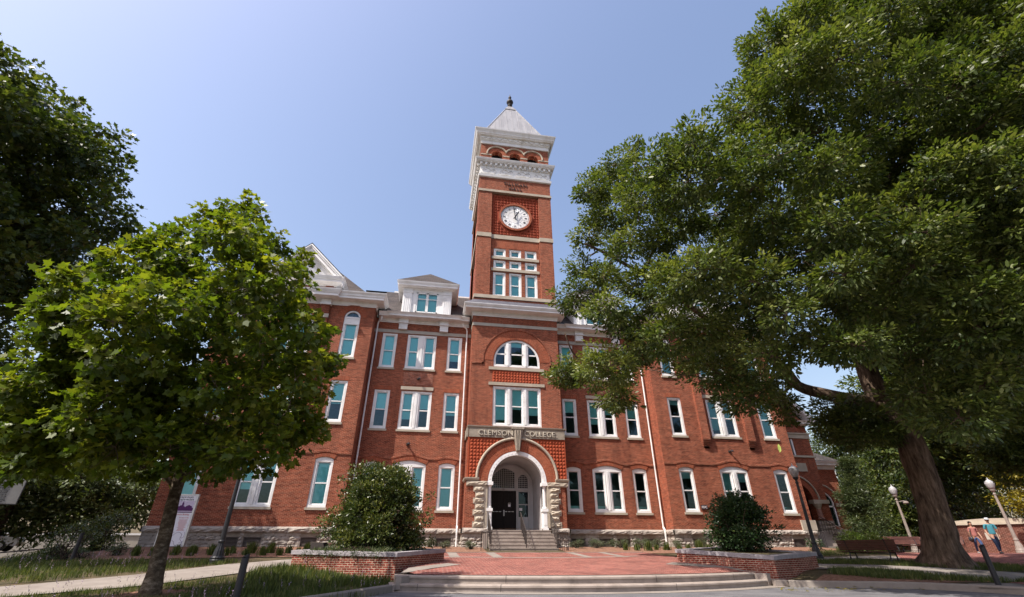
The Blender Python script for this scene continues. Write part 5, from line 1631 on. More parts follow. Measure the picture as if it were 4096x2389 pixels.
planter('planter', 'shaded red brick planter beside the lamp post, holding the dark glossy shrub', (7.2, -12.45), (.896, .444), (-.444, .896), 3.3, 4.1, .09, .30, .20, -.62)

def blob_shape(seed, n, rx, ry, h, r0, r1, taper=.5, z0=.2):
    rng = random.Random(seed); out = []
    while len(out) < n:
        a = rng.uniform(0, 2 * math.pi); q = rng.random() ** .5; z = rng.random()
        w = (1 - taper * z) * (0.75 + .25 * math.sin(min(1, z * 3) * math.pi / 2))
        out.append((rx * q * w * math.cos(a), ry * q * w * math.sin(a), z0 + z * h, rng.uniform(r0, r1)))
    return out
shrub('evergreen_shrub', 'largest glossy evergreen shrub, sunlit, growing from the left brick planter', 'shrub', 'evergreen shrubs in the brick planters', (-7.15, -8.7, .12),
      blob_shape(2, 95, 2.0, 1.7, 2.7, .36, .62, .60, .22) + [(.55, -.2, 2.95, .35), (-.5, 0, 2.95, .3), (1.2, -.3, 2.2, .35), (-.1, .1, 3.1, .28), (1.75, -.6, 1.3, .4), (-1.9, 0, .9, .4)] + [(2.25 * math.cos(k * 2.3) * (1 - .2 * (k % 4)), 1.9 * math.sin(k * 2.3) * (1 - .2 * (k % 4)), .5 + .19 * k, .15 + .03 * (k % 4)) for k in range(15)], .105, 'oval', M['leaf_holly'], 2000, 21, .17, 10, stems=9, shell=.4)
shrub('evergreen_shrub', 'dark glossy evergreen shrub in front of a paired window, growing from the right planter', 'shrub', 'evergreen shrubs in the brick planters', (8.08, -9.5, .08),
      blob_shape(4, 66, 1.2, 1.15, 1.75, .28, .48, .42, .22) + [(.1, 0, 2.25, .22), (-.8, -.2, 1.95, .2), (1.0, .1, 1.6, .24), (-.8, 0, 1.4, .26), (.2, 0, 2.5, .13), (.0, 0, 2.4, .16)] + [(1.45 * math.cos(k * 1.9) * (1 - .25 * (k % 3)), 1.3 * math.sin(k * 1.9) * (1 - .25 * (k % 3)), .5 + .16 * k, .13 + .02 * (k % 4)) for k in range(12)], .11, 'oval', M['leaf_holly_dark'], 1900, 22, .17, 10, stems=8, shell=.4)
jm = []
rj = random.Random(9)
for i in range(34):
    a = rj.uniform(0, 1); b = rj.uniform(0, 1)
    jm.append((-.5 - 2.9 * a + .6 * b, .25 + 1.4 * a + .9 * b - .7, rj.uniform(-.04, .08), rj.uniform(.2, .34)))
shrub('creeping_juniper', 'low mossy green creeping evergreen mat at the front of the left planter', 'plant', None, (-6.3, -10.5, .16), jm, .10, 'needle', M['leaf_cedar'], 2600, 23, .12, 10, .45, 5)
fl = thing('floodlight', 'small black box floodlight standing in the left planter beside the evergreen mat', 'floodlight', (-9.15, -9.0, .22), R(-20))
b = MB(); b.prism([(-.26, 0.05), (.22, 0.05), (.30, .14), (.22, .30), (-.26, .30)], -.16, .16); b.build('housing', M['dark_metal'], fl)
b = MB(); b.face([(.225, -.14, .06), (.225, .14, .06), (.225, .14, .29), (.225, -.14, .29)]); b.build('lens', M['glass_clear'], fl)
b = MB(); b.box(-.03, .03, -.03, .03, -.15, .06); b.build('stake', M['black_iron'], fl)

# ------------------------------------------------------------------ bushes and tufts along the walls
BUSH = [(-4.95, .05, .33), (-4.16, -.6, .30), (-2.75, -1.0, .33), (3.47, -.5, .36), (4.65, -.45, .37), (5.02, .2, .33), (5.92, .3, .34), (6.2, -.45, .37), (7.33, -.5, .40), (8.14, .25, .34), (8.45, -.4, .38), (9.72, -.45, .34), (11.2, -.5, .40)]
BL = ['tiny dark bush behind the end of the left planter', 'small bush in the straw bed just left of the white downspout near the entrance', 'small dark bush nearest the left side of the entrance stair',
      'round bush just right of the entrance stair, first of the right bed', 'front bush of the first overlapping pair right of the stair', 'back bush of the first overlapping pair right of the stair', 'back bush of the second overlapping pair, below a vent', 'front bush of the second overlapping pair, below a vent', 'single round bush midway between stair and right downspout', 'back bush of the pair nearest the right downspout', 'front bush of the pair nearest the right downspout', 'small bush immediately right of the right downspout', 'pale bush beside the end of the right planter, under a vent']
proto = None
for (x, y, r), lb in zip(BUSH, BL):
    if proto is None:
        rb2 = random.Random(31)
        bl = [(rb2.uniform(-.2, .2), rb2.uniform(-.2, .2), .22 + rb2.uniform(-.06, .16), rb2.uniform(.13, .2)) for _ in range(9)]
        proto = shrub('small_bush', lb, 'bush', 'small round bushes along the front wall', (x, y, ground_z(x, y)), bl, .075, 'needle', M['leaf_grey'], 4200, 33, .09, 9, .9, 5)
        o = proto
    else: o = copy_tree(proto)
    o.location = (x, y, ground_z(x, y) + .02); o.scale = (r / .34, r / .34, r / .34 * .95); o.rotation_euler = (0, 0, x * 2.3); o['label'] = lb
for (x, y, s, lb) in ((-18.9, -3.4, 1.2, 'low bush left of the white sign, nearest to it'), (-20.0, -3.9, 1.15, 'second low bush left of the white sign'), (-21.2, -3.6, 1.25, 'grey low bush at the far left end of the straw bed')):
    o = copy_tree(proto); o.location = (x, y, ground_z(x, y)); o.scale = (s, s, s * .9); o.rotation_euler = (0, 0, y * 5); o['label'] = lb
def grass_arrays(pts, n, hgt, seed, spread=.12, lean=.5):
    rg = np.random.default_rng(seed); pts = np.asarray(pts, float); k = len(pts)
    p = np.repeat(pts, n, axis=0); m_ = len(p)
    p[:, :2] += rg.normal(0, spread, (m_, 2))
    a = rg.uniform(0, 2 * math.pi, m_); ln = rg.uniform(.1, 1, m_) * lean
    d = np.stack([np.cos(a) * ln, np.sin(a) * ln, np.ones(m_)], 1)
    nn = np.stack([np.cos(a), np.sin(a), np.full(m_, -.2)], 1) + rg.normal(0, .3, (m_, 3))
    s = hgt * rg.uniform(.5, 1.2, m_)
    tone = np.repeat(rg.uniform(.2, .8, k), n) + rg.normal(0, .2, m_)
    return p, d, nn, s, tone
def tuft_proto():
    root = thing('grass_tuft', 'x', 'plant', (0, 0, 0), 0, 'clumps of leafy grass in the straw beds')
    p, d, n, s, t = grass_arrays([(0, 0, 0)] * 3, 42, .36, 77, .075, .9)
    leaf_mesh('blades', p, d, n, s, t, 'blade', M['grass'], root, bend=.35)
    return root
TP = None
tufts = []
rt_ = random.Random(12)
for i in range(13): tufts.append((-18.2 + i * .82, -3.2 + rt_.uniform(-.2, .2), 'left straw bed, back row between the sign and the planter'))
for i in range(12): tufts.append((-17.6 + i * .74, -4.4 + rt_.uniform(-.2, .2), 'left straw bed, front row by the concrete walk'))
for i in range(9): tufts.append((6.0 + i * .62, -1.75 + rt_.uniform(-.18, .18), 'right straw bed, row in front of the bushes'))
for i, (x, y, where) in enumerate(tufts):
    if TP is None: TP = tuft_proto(); o = TP
    else: o = copy_tree(TP)
    o.location = (x, y, ground_z(x, y) + .02); o.rotation_euler = (0, 0, i * 1.7); s = rt_.uniform(.8, 1.25); o.scale = (s, s, s * rt_.uniform(.8, 1.1))
    o['label'] = 'green grass clump in the ' + where

# ------------------------------------------------------------------ lamp posts
def lamp_proto(name, label, group, H, mat, big=1.0, arm=False):
    root = thing(name, label, 'lamp post', (0, 0, 0), 0, group)
    m = MB()
    m.lathe([(.26, 0), (.26, .10), (.24, .14), (.25, .18), (.22, .24)], (0, 0, 0), 16)
    m.lathe([(.20, .24), (.17, .42), (.13, .56), (.105, .68)], (0, 0, 0), 24, .09)
    m.lathe([(.115, .68), (.125, .71), (.125, .75), (.11, .78)], (0, 0, 0), 16)
    m.build('base', mat, root)
    m = MB(); m.lathe([(.098, .78), (.062, H - .95)], (0, 0, 0), 24, .07)
    m.lathe([(.062, H - .96), (.09, H - .93), (.09, H - .90), (.06, H - .87), (.055, H - .80), (.10, H - .74), (.135, H - .70), (.145, H - .64)], (0, 0, 0), 16)
    m.build('pole', mat, root)
    m = MB(); m.lathe([(.13, H - .64), (.19, H - .50), (.235, H - .34), (.245, H - .25), (.225, H - .20)], (0, 0, 0), 20)
    g = m.build('globe', M['globe'], root, smooth=True)
    m = MB(); m.lathe([(.235, H - .215), (.20, H - .17), (.12, H - .09), (.06, H - .05), (.03, H - .01), (.035, H + .03), (.004, H + .09)], (0, 0, 0), 20)
    m.build('globe_cap', M['globe'], root, smooth=True)
    if arm:
        m = MB(); m.tube([(0, 0, H - 1.05), (.45, 0, H - 1.0)], .03, 8); m.lathe([(.05, 0), (.16, -.05), (.17, -.14), (.12, -.17)], (.52, 0, H - 1.0), 14); m.build('side_lamp', M['lamp_grey'], root)
    return root
L1 = lamp_proto('lamp_post', 'black fluted lamp post whose top hides in the young maple', 'black lamp posts by the front walks', 4.5, M['black_iron'])
L1.location = (-13.0, -7.9, ground_z(-13, -7.9))
L2 = copy_tree(L1); L2.location = (14.3, -6.1, ground_z(14.3, -6.1) - .02); L2['label'] = 'black fluted lamp post with frosted globe behind the right planter'
G1 = lamp_proto('lamp_post', 'tall grey lamp post with a side arm lamp, behind the benches', 'grey lamp posts on the far brick walk', 4.2, M['lamp_grey'], arm=True)
G1.location = (27.2, .4, .06); G1.rotation_euler = (0, 0, R(-20))
G2 = lamp_proto('lamp_post', 'distant small grey lamp post left of the arm lamp', 'grey lamp posts on the far brick walk', 4.2, M['lamp_grey'])
G2.location = (37.7, 3.1, .17)
G3 = copy_tree(G2); G3.location = (30.3, -3.6, .08); G3['label'] = 'grey lamp post beside the man in blue, right of the oak'

# ------------------------------------------------------------------ bollards and chain
def bollard(label, loc, h, r=.075, ang=0):
    root = thing('bollard', label, 'bollard', loc, ang, 'dark slanted-top bollards')
    m = MB(); n = 14
    m.lathe([(r, -.1), (r, h - .06)], (0, 0, 0), n)
    top = [(r * math.cos(2 * math.pi * k / n), r * math.sin(2 * math.pi * k / n)) for k in range(n)]
    for k in range(n):
        a, b = top[k], top[(k + 1) % n]
        za, zb = h - .03 + a[0] * .5, h - .03 + b[0] * .5
        m.face([(a[0], a[1], h - .08), (b[0], b[1], h - .08), (b[0], b[1], zb), (a[0], a[1], za)])
    m.face([(a[0], a[1], h - .03 + a[0] * .5) for a in top])
    m.build('post', M['black_iron'], root)
    m = MB(); m.lathe([(r + .006, h - .19), (r + .006, h - .16)], (0, 0, 0), n); m.build('band', M['black_iron'], root)
    return root
bollard('dark bollard in the front grass between the maple and the left planter', (-9.1, -17.1, -.76), .97)
bollard('dark bollard on the concrete in front of the oak', (12.4, -15.6, -.62), 1.05)
B3 = bollard('short dark bollard at the far left with a chain', (-25.2, 4.8, -.32), .95)
B4 = bollard('taller dark bollard at the left end of the straw bed', (-19.4, -5.4, -.08), 1.0)
m = MB()
cp = []
for i in range(41):
    t = i / 40; cp.append((-25.2 - 8.0 * t, 4.8 - 8.5 * t, .50 - 1.1 * math.sin(math.pi * t * .62) * .55 - .15 * t))
m.tube(cp, .035, 6)
tag(m.build('chain', M['dark_metal']), 'sagging dark chain running from the far left bollard', 'chain')

# ------------------------------------------------------------------ benches
def bench_proto(label, group, seat_front=True):
    root = thing('park_bench', label, 'bench', (0, 0, 0), 0, group)
    Lb = 2.3
    m = MB()
    for i in range(6):
        z = .50 + .072 * i; y = .24 + .028 * i - (.03 * (i - 3) if i > 3 else 0)
        m.obox((-Lb / 2, y, z), (Lb, 0, 0), (0, .028, .008), (0, .012, .060))
    m.build('backrest', M['bench'], root)
    m = MB()
    for i in range(7):
        y = -.27 + .072 * i; z = .43 - .012 * math.sin(math.pi * i / 6) * 2
        m.obox((-Lb / 2, y, z), (Lb, 0, 0), (0, .060, 0), (0, 0, .028))
    m.build('seat', M['bench'], root)
    for s in (-.78, .78):
        m = MB()
        m.tube([(s, -.26, .41), (s, .22, .40), (s, .26, .55), (s, .42, .95)], [.028, .028, .026, .02], 6)
        m.tube([(s, -.22, .41), (s, -.28, .2), (s, -.30, 0)], [.028, .026, .03], 6); m.tube([(s, .20, .40), (s, .28, .18), (s, .33, 0)], [.028, .026, .03], 6)
        m.build('leg', M['black_iron'], root)
    for s in (-1.12, 1.12):
        m = MB(); m.tube([(s, .34, .72), (s, .1, .70), (s, -.2, .70), (s, -.34, .64), (s, -.30, .54), (s, -.22, .5), (s, -.2, .42)], .022, 6)
        m.build('armrest', M['black_iron'], root)
    return root
def place(o, loc, rz, label):
    o.location = loc; o.rotation_euler = (0, 0, rz); o['label'] = label
Bn = bench_proto('nearest park bench, seen from behind, half in tree shade', 'red slatted park benches')
place(Bn, (15.55, -8.1, ground_z(15.55, -8.1)), R(108), 'nearest red slatted bench, seen from behind, in tree shade')
Bn.scale = (1.12, 1, 1)
o = copy_tree(Bn); o.scale = (1, 1, 1); place(o, (25.0, -1.2, .08), R(-12), 'sunlit red slatted bench facing us, in the middle of the group')
o = copy_tree(Bn); o.scale = (1, 1, 1); place(o, (27.0, -1.7, .07), R(-50), 'shaded red slatted bench nearest the oak trunk, with curled armrest')
o = copy_tree(Bn); o.scale = (1, 1, 1); place(o, (24.2, 1.3, .10), R(170), 'farthest red slatted bench, close to the lime green bush')

# ------------------------------------------------------------------ information panel
root = thing('information_sign', 'tall white information panel with a purple campus picture behind the maple trunk', 'sign', (-17.0, -3.0, ground_z(-17, -3)), R(0))
m = MB(); m.box(-.62, .62, -.06, .06, .30, 2.52); m.build('panel', M['panel_white'], root)
m = MB(); m.box(.56, .64, -.075, .075, .28, 2.54); m.box(-.64, -.56, -.075, .075, .28, 2.54); m.box(-.56, .56, -.075, .075, 2.48, 2.54); m.build('edge_frame', M['silver'], root)
m = MB(); m.box(.28, .44, -.04, .04, -.1, .30); m.box(-.44, -.28, -.04, .04, -.1, .30); split_build(m, 'post', M['silver'], root, 0)
m = MB(); m.face([(-.56, -.063, 1.72), (.56, -.063, 1.72), (.56, -.063, 2.24), (-.56, -.063, 2.24)]); pic = m.build('picture', M['purple_pale'], root)
m = MB()
rp = random.Random(4)
prof = [(-.56, 1.80)]
x = -.56
while x < .56:
    prof.append((x, 1.93 + rp.uniform(0, .06) + (.06 if x < .15 else 0))); x += .035
prof += [(.56, 1.90), (.56, 1.80)]
m.prism(prof[::-1] if False else prof, -.066, -.064)
m.prism([(.02, 1.85), (.10, 1.85), (.10, 2.12), (.06, 2.22), (.02, 2.12)], -.068, -.064); m.prism([(.2, 1.85), (.48, 1.85), (.48, 2.0), (.34, 2.06), (.2, 2.0)], -.067, -.064)
m.box(-.56, .56, -.066, -.064, 1.72, 1.76)
m.build('picture_print', M['purple'], pic)
text_mesh('heading', 'honoring for the past.', .105, M['ink'], root, (.06, -.066, 2.41), (R(90), 0, 0), .001, sx=.82, shear=.3)
text_mesh('heading', 'preparing for the future.', .105, M['ink'], root, (.07, -.066, 2.30), (R(90), 0, 0), .001, sx=.82, shear=.3)
text_mesh('heading', 'Administration Building', .10, M['red_ink'], root, (.03, -.066, 1.64), (R(90), 0, 0), .001, sx=.9, shear=.3)
text_mesh('heading', 'The campus in 1893', .075, M['red_ink'], root, (.27, -.066, 1.50), (R(90), 0, 0), .001, sx=.7, shear=.2)
m = MB()
for i in range(11):
    w = rp.uniform(.12, .2); m.box(.28 - w, .28 + w, -.066, -.064, 1.40 - i * .045, 1.414 - i * .045)
    if i < 9: w = rp.uniform(.14, .2); m.box(-.3 - w, -.3 + w, -.066, -.064, 1.46 - i * .045, 1.474 - i * .045)
m.build('text_lines', M['red_ink'], root)
m = MB()
for i in range(9):
    x, z = rp.uniform(-.3, .45), rp.uniform(.4, .85); pts = [(x, -.066, z)]
    a = rp.uniform(0, 6.28)
    for k in range(9):
        a += rp.uniform(-.9, .9); x = max(-.52, min(.52, x + .07 * math.cos(a))); z = max(.34, min(.88, z + .07 * math.sin(a))); pts.append((x, -.066, z))
    m.tube(pts, .005, 4)
m.build('map_lines', M['purple'], root)

# ------------------------------------------------------------------ historical marker at the left edge
root = thing('historical_marker', 'silver historical marker with crest and raised black text, cut by the left edge', 'sign', (-17.5, -13.1, ground_z(-17.5, -13.1) + .12), R(20))
m = MB(); m.lathe([(.05, -.1), (.05, 1.95)], (0, .05, 0), 12); m.build('pole', flat_mat('brown_pole', (.10, .06, .04), .6, .3), root)
out_ = [(-.55, 1.90), (.55, 1.90), (.55, 2.74), (.50, 2.79), (.44, 2.79), (.36, 2.86), (.22, 2.93), (.12, 2.98), (-.12, 2.98), (-.22, 2.93), (-.36, 2.86), (-.44, 2.79), (-.50, 2.79), (-.55, 2.74)]
m = MB(); m.prism(out_, -.03, .03); m.build('plate', M['marker'], root)
m = MB()
for a, b in zip(out_, out_[1:] + out_[:1]): m.tube([(a[0], -.02, a[1]), (b[0], -.02, b[1])], .018, 6)
m.build('rim', M['black_iron'], root)
m = MB(); m.prism([(-.15, 2.99), (0, 2.70), (.15, 2.99)], -.045, -.03)
m.build('crest', M['black_iron'], root)
m = MB(); m.prism([(-.02, 2.86), (.07, 2.95), (-.06, 2.97)], -.05, -.045); m.build('crest_mark', M['marker'], root)
def mt_(b, z, s, x=0, sx=.9): return text_mesh('marker_text', b, s, M['black_iron'], root, (x, -.034, z), (R(90), 0, 0), .002, sx=sx)
mt_('39', 2.80, .10, -.26); mt_('9', 2.80, .10, .26)
mt_('INTEGRATION WITH', 2.665, .098); mt_('DIGNITY, 1963', 2.575, .098)
for i, ln in enumerate(('Clemson University became', 'the first white college or', 'university in the state to', 'integrate on January 28,', '1963. Harvey B. Gantt, a', 'student seeking to study', 'architecture, had sued', 'the trustees to be let in,', 'and won. He went on to', 'graduate with honors in', '1965 and is now a leading', 'architect in the nation.')):
    mt_(ln, 2.48 - i * .047, .056, 0, .95)

# ------------------------------------------------------------------ sign, small lights, leaf
root = thing('wall_sign', 'small dark sign with white letters FDC on the brick wall', 'sign', (12.30, .12, 2.66))
m = MB(); m.box(-.21, .21, -.02, .03, -.13, .14); m.build('plate', flat_mat('sign_brown', (.035, .018, .02), .5, .3), root)
text_mesh('letters', 'FDC', .20, M['panel_white'], root, (0, -.023, .0), (R(90), 0, 0), .003, sx=1.0)
WL = [('small dark fitting on the brick between first and second storey, left of the tower', (-6.85, YR, 6.2)), ('small dark fitting on the herringbone brick panel left of the tower', (-6.6, YR - .01, 10.55)), ('small dark fitting high on the right wing wall between pilasters', (14.95, YW, 6.2))]
proto_l = None
for lb, p in WL:
    if proto_l is None:
        proto_l = thing('wall_light', lb, 'wall light', p, 0, 'small dark fittings on the brick front')
        m = MB(); m.box(-.07, .07, -.06, .0, -.07, .07); m.tube([(0, -.05, 0), (.06, -.2, .02)], [.03, .05], 8); m.build('bracket', M['dark_metal'], proto_l)
        m = MB(); m.lathe([(.03, .07), (.09, .0), (.09, -.05)], (.08, -.24, .0), 10); m.build('lamp_head', M['black_iron'], proto_l); o = proto_l
    else: o = copy_tree(proto_l)
    o.location = p; o['label'] = lb
m = MB()
m.face([(0, 0, .13), (-.045, .01, .07), (-.05, .02, -.02), (-.01, .03, -.12), (.03, .0, -.07), (.04, -.01, .03)]); m.face([(0, .004, .13), (.04, -.006, .03), (.03, .004, -.07), (-.01, .034, -.12), (-.05, .024, -.02), (-.045, .014, .07)])
o = m.build('falling_leaf', flat_mat('pale_leaf', (.36, .42, .10), .6, .2, vary=.05)); o.location = (5.05, -16.9, 2.95 - 0.0)
tag(o, 'single pale green leaf falling in front of the right wing', 'leaf')

# ------------------------------------------------------------------ hand rails
def handrail(label, x, side=0, ret=False):
    root = thing('handrail', label, 'handrail', (x, -.2, 0), 0, 'dark iron handrails on the entrance stair')
    m = MB()
    top = [(0, .15, 2.20), (0, -.05, 2.18), (0, -1.72, 1.13)]
    if ret: top += [(.0 + side * .05, -1.78, 1.11), (side * .55, -1.72, 1.11)]
    m.tube(top, .028, 8)
    m.build('top_rail', M['dark_metal'], root)
    b = MB()
    for i in range(15):
        t = i / 14; y = -.08 - 1.62 * t; zt = 2.165 - 1.02 * t
        ks = int((-y - .0) / .30); zb = 1.28 - .185 * max(0, min(6, ks))
        b.tube([(0, y, zb), (0, y, zt)], .011 if i not in (0, 14) else .022, 5)
    if ret:
        for i in range(5): b.tube([(side * (.1 + .11 * i), -1.72, .17), (side * (.1 + .11 * i), -1.72, 1.11)], .011 if i < 4 else .022, 5)
    b.build('baluster', M['dark_metal'], root)
    return root
handrail('dark iron handrail on the left edge of the entrance stair', -1.72, -1, True)
handrail('dark iron handrail up the middle of the entrance stair', .22)
handrail('dark iron handrail on the right edge of the entrance stair', 2.02, 1, True)
root = thing('handrail', 'thin dark railing beside the far side stair, right end of the hall', 'handrail', (20.3, .6, .4))
m = MB(); m.tube([(0, .2, .95), (0, -.6, .85)], .022, 6); m.tube([(2.4, 2.2, 2.0), (2.4, .2, 1.0), (2.4, -.2, .95), (3.2, -.3, .92)], .024, 6); split_build(m, 'top_rail', M['dark_metal'], root, 0)
m = MB()
for i in range(7): m.tube([(0, .2 - .13 * i, -.1), (0, .2 - .13 * i, .95 - .016 * i)], .012, 5)
for i in range(9): m.tube([(2.4, 2.1 - .24 * i, .9 - .12 * i), (2.4, 2.1 - .24 * i, 1.95 - .12 * i)], .012, 5)
split_build(m, 'baluster', M['dark_metal'], root, .12)

# ------------------------------------------------------------------ low brick wall at the right, far building, distant car
root = thing('brick_wall', 'low sunlit brick end wall with pale curved cap behind the two walkers', 'wall', (30.6, -.6, .1), R(-50))
m = MB(); m.box(-.5, 3.6, 0, .4, -.2, 1.62); m.build('masonry', M['brick_tree_shaded'], root)
m = MB(); n_ = 12
for i in range(n_):
    x0, x1 = -.62 + 4.35 * i / n_, -.62 + 4.35 * (i + 1) / n_
    h0, h1 = .10 + .14 * math.sin(math.pi * i / n_), .10 + .14 * math.sin(math.pi * (i + 1) / n_)
    m.obox((x0, -.12, 1.62), (x1 - x0, 0, 0), (0, .64, 0), (0, 0, .13)); m.prism([(x0, 1.75), (x1, 1.75), (x1, 1.75 + h1), (x0, 1.75 + h0)], -.06, .46)
m.build('cap', M['stone_smooth'], root)
m = MB(); m.box(.9, 1.5, -.03, 0, .75, 1.15); m.build('plaque', M['stone_grey'], root)
root = thing('brick_building', 'distant low red brick building with white windows seen beneath the trees behind the benches', 'building', (52, 24, 0), R(-40))
m = MB(); m.wall(-16, 3, -.5, 6.5, 0, [(-14 + 2.6 * i, -12.8 + 2.6 * i, z, z + 1.7, 0) for i in range(6) for z in (.9, 3.9)], .15)
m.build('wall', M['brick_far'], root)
for i in range(6):
    for z in (.9, 3.9):
        m = MB(); x0 = -14 + 2.6 * i
        m.box(x0, x0 + .09, .05, .12, z, z + 1.7); m.box(x0 + 1.11, x0 + 1.2, .05, .12, z, z + 1.7); m.box(x0 + .55, x0 + .65, .05, .12, z, z + 1.7); m.box(x0, x0 + 1.2, .05, .12, z + 1.6, z + 1.7); m.box(x0 - .06, x0 + 1.26, -.05, .12, z - .1, z + .06)
        f = m.build('window', M['white'], root)
        m = MB(); m.face([(x0, .1, z), (x0 + 1.2, .1, z), (x0 + 1.2, .1, z + 1.7), (x0, .1, z + 1.7)]); m.build('pane', M['dark'], f)
m = MB(); m.box(-16, 3, 0, 8, 6.5, 6.7); m.build('roof', M['shingle'], root)
m = MB(); m.sweep([(-16, .02), (3, .02)], [(.0, -.3), (.0, .0), (.04, .02), (.04, .2), (.0, .22)], 1); m.build('belt_course', M['stone_smooth'], root)

root = thing('low_wall', 'long low white wall far behind the trunks at the left edge', 'wall', (-46, 24, .75), R(12))
m = MB(); m.box(-24, 26, 0, .4, -1.6, .75); m.build('masonry', M['stone_grey'], root); m = MB(); m.box(-24.1, 26.1, -.08, .48, .75, .93); m.build('coping', M['white_old'], root)
root = thing('parked_car', 'white parked car half hidden by shrubs at the far left edge', 'car', (-35.2, 11.0, .15), R(20))
m = MB()
body = [(-2.2, .35), (2.2, .35), (2.25, .62), (2.1, .85), (1.15, .95), (.55, 1.40), (-1.1, 1.42), (-1.75, .98), (-2.2, .9)]
m.prism(body, -.85, .85); m.build('body', flat_mat('car_paint', (.72, .72, .73), .25, .5, vary=.02), root)
for s in (-1, 1):
    m = MB(); y = s * .86; m.face([(-1.5, y, .98), (.95, y, .98), (.48, y, 1.34), (-1.05, y, 1.36)] if s > 0 else [(-1.05, y, 1.36), (.48, y, 1.34), (.95, y, .98), (-1.5, y, .98)]); m.build('side_window', M['dark'], root)
    for x in (-1.35, 1.4):
        m = MB(); m.tube([(x, s * .70, .33), (x, s * .88, .33)], .33, 18); w_ = m.build('wheel', M['black_iron'], root)
        m = MB(); m.tube([(x, s * .86, .33), (x, s * .89, .33)], .20, 14); m.build('rim', M['silver'], w_)
m = MB(); m.face([(1.16, -.75, .97), (1.16, .75, .97), (.60, .70, 1.36), (.60, -.70, 1.36)]); m.build('windscreen', M['dark'], root)

# ------------------------------------------------------------------ two walkers
def skinned(name, nodes, edges, mat, parent, sub=2):
    me = bpy.data.meshes.new(name)
    me.from_pydata([n[:3] for n in nodes], edges, [])
    o = bpy.data.objects.new(name, me); C.objects.link(o)
    md = o.modifiers.new('skin', 'SKIN'); md.use_smooth_shade = True; md.branch_smoothing = .6
    for i, n in enumerate(nodes):
        sv = me.skin_vertices[0].data[i]; r = n[3]
        sv.radius = r if hasattr(r, '__len__') else (r, r); sv.use_root = (i == 0)
    sm = o.modifiers.new('sub', 'SUBSURF'); sm.levels = sub; sm.render_levels = sub
    dg = bpy.context.evaluated_depsgraph_get()
    m2 = bpy.data.meshes.new_from_object(o.evaluated_get(dg))
    bpy.data.objects.remove(o); bpy.data.meshes.remove(me)
    m2.materials.clear(); m2.materials.append(mat)
    m2.polygons.foreach_set('use_smooth', [True] * len(m2.polygons))
    r = bpy.data.objects.new(name, m2); C.objects.link(r); r.parent = parent
    return r
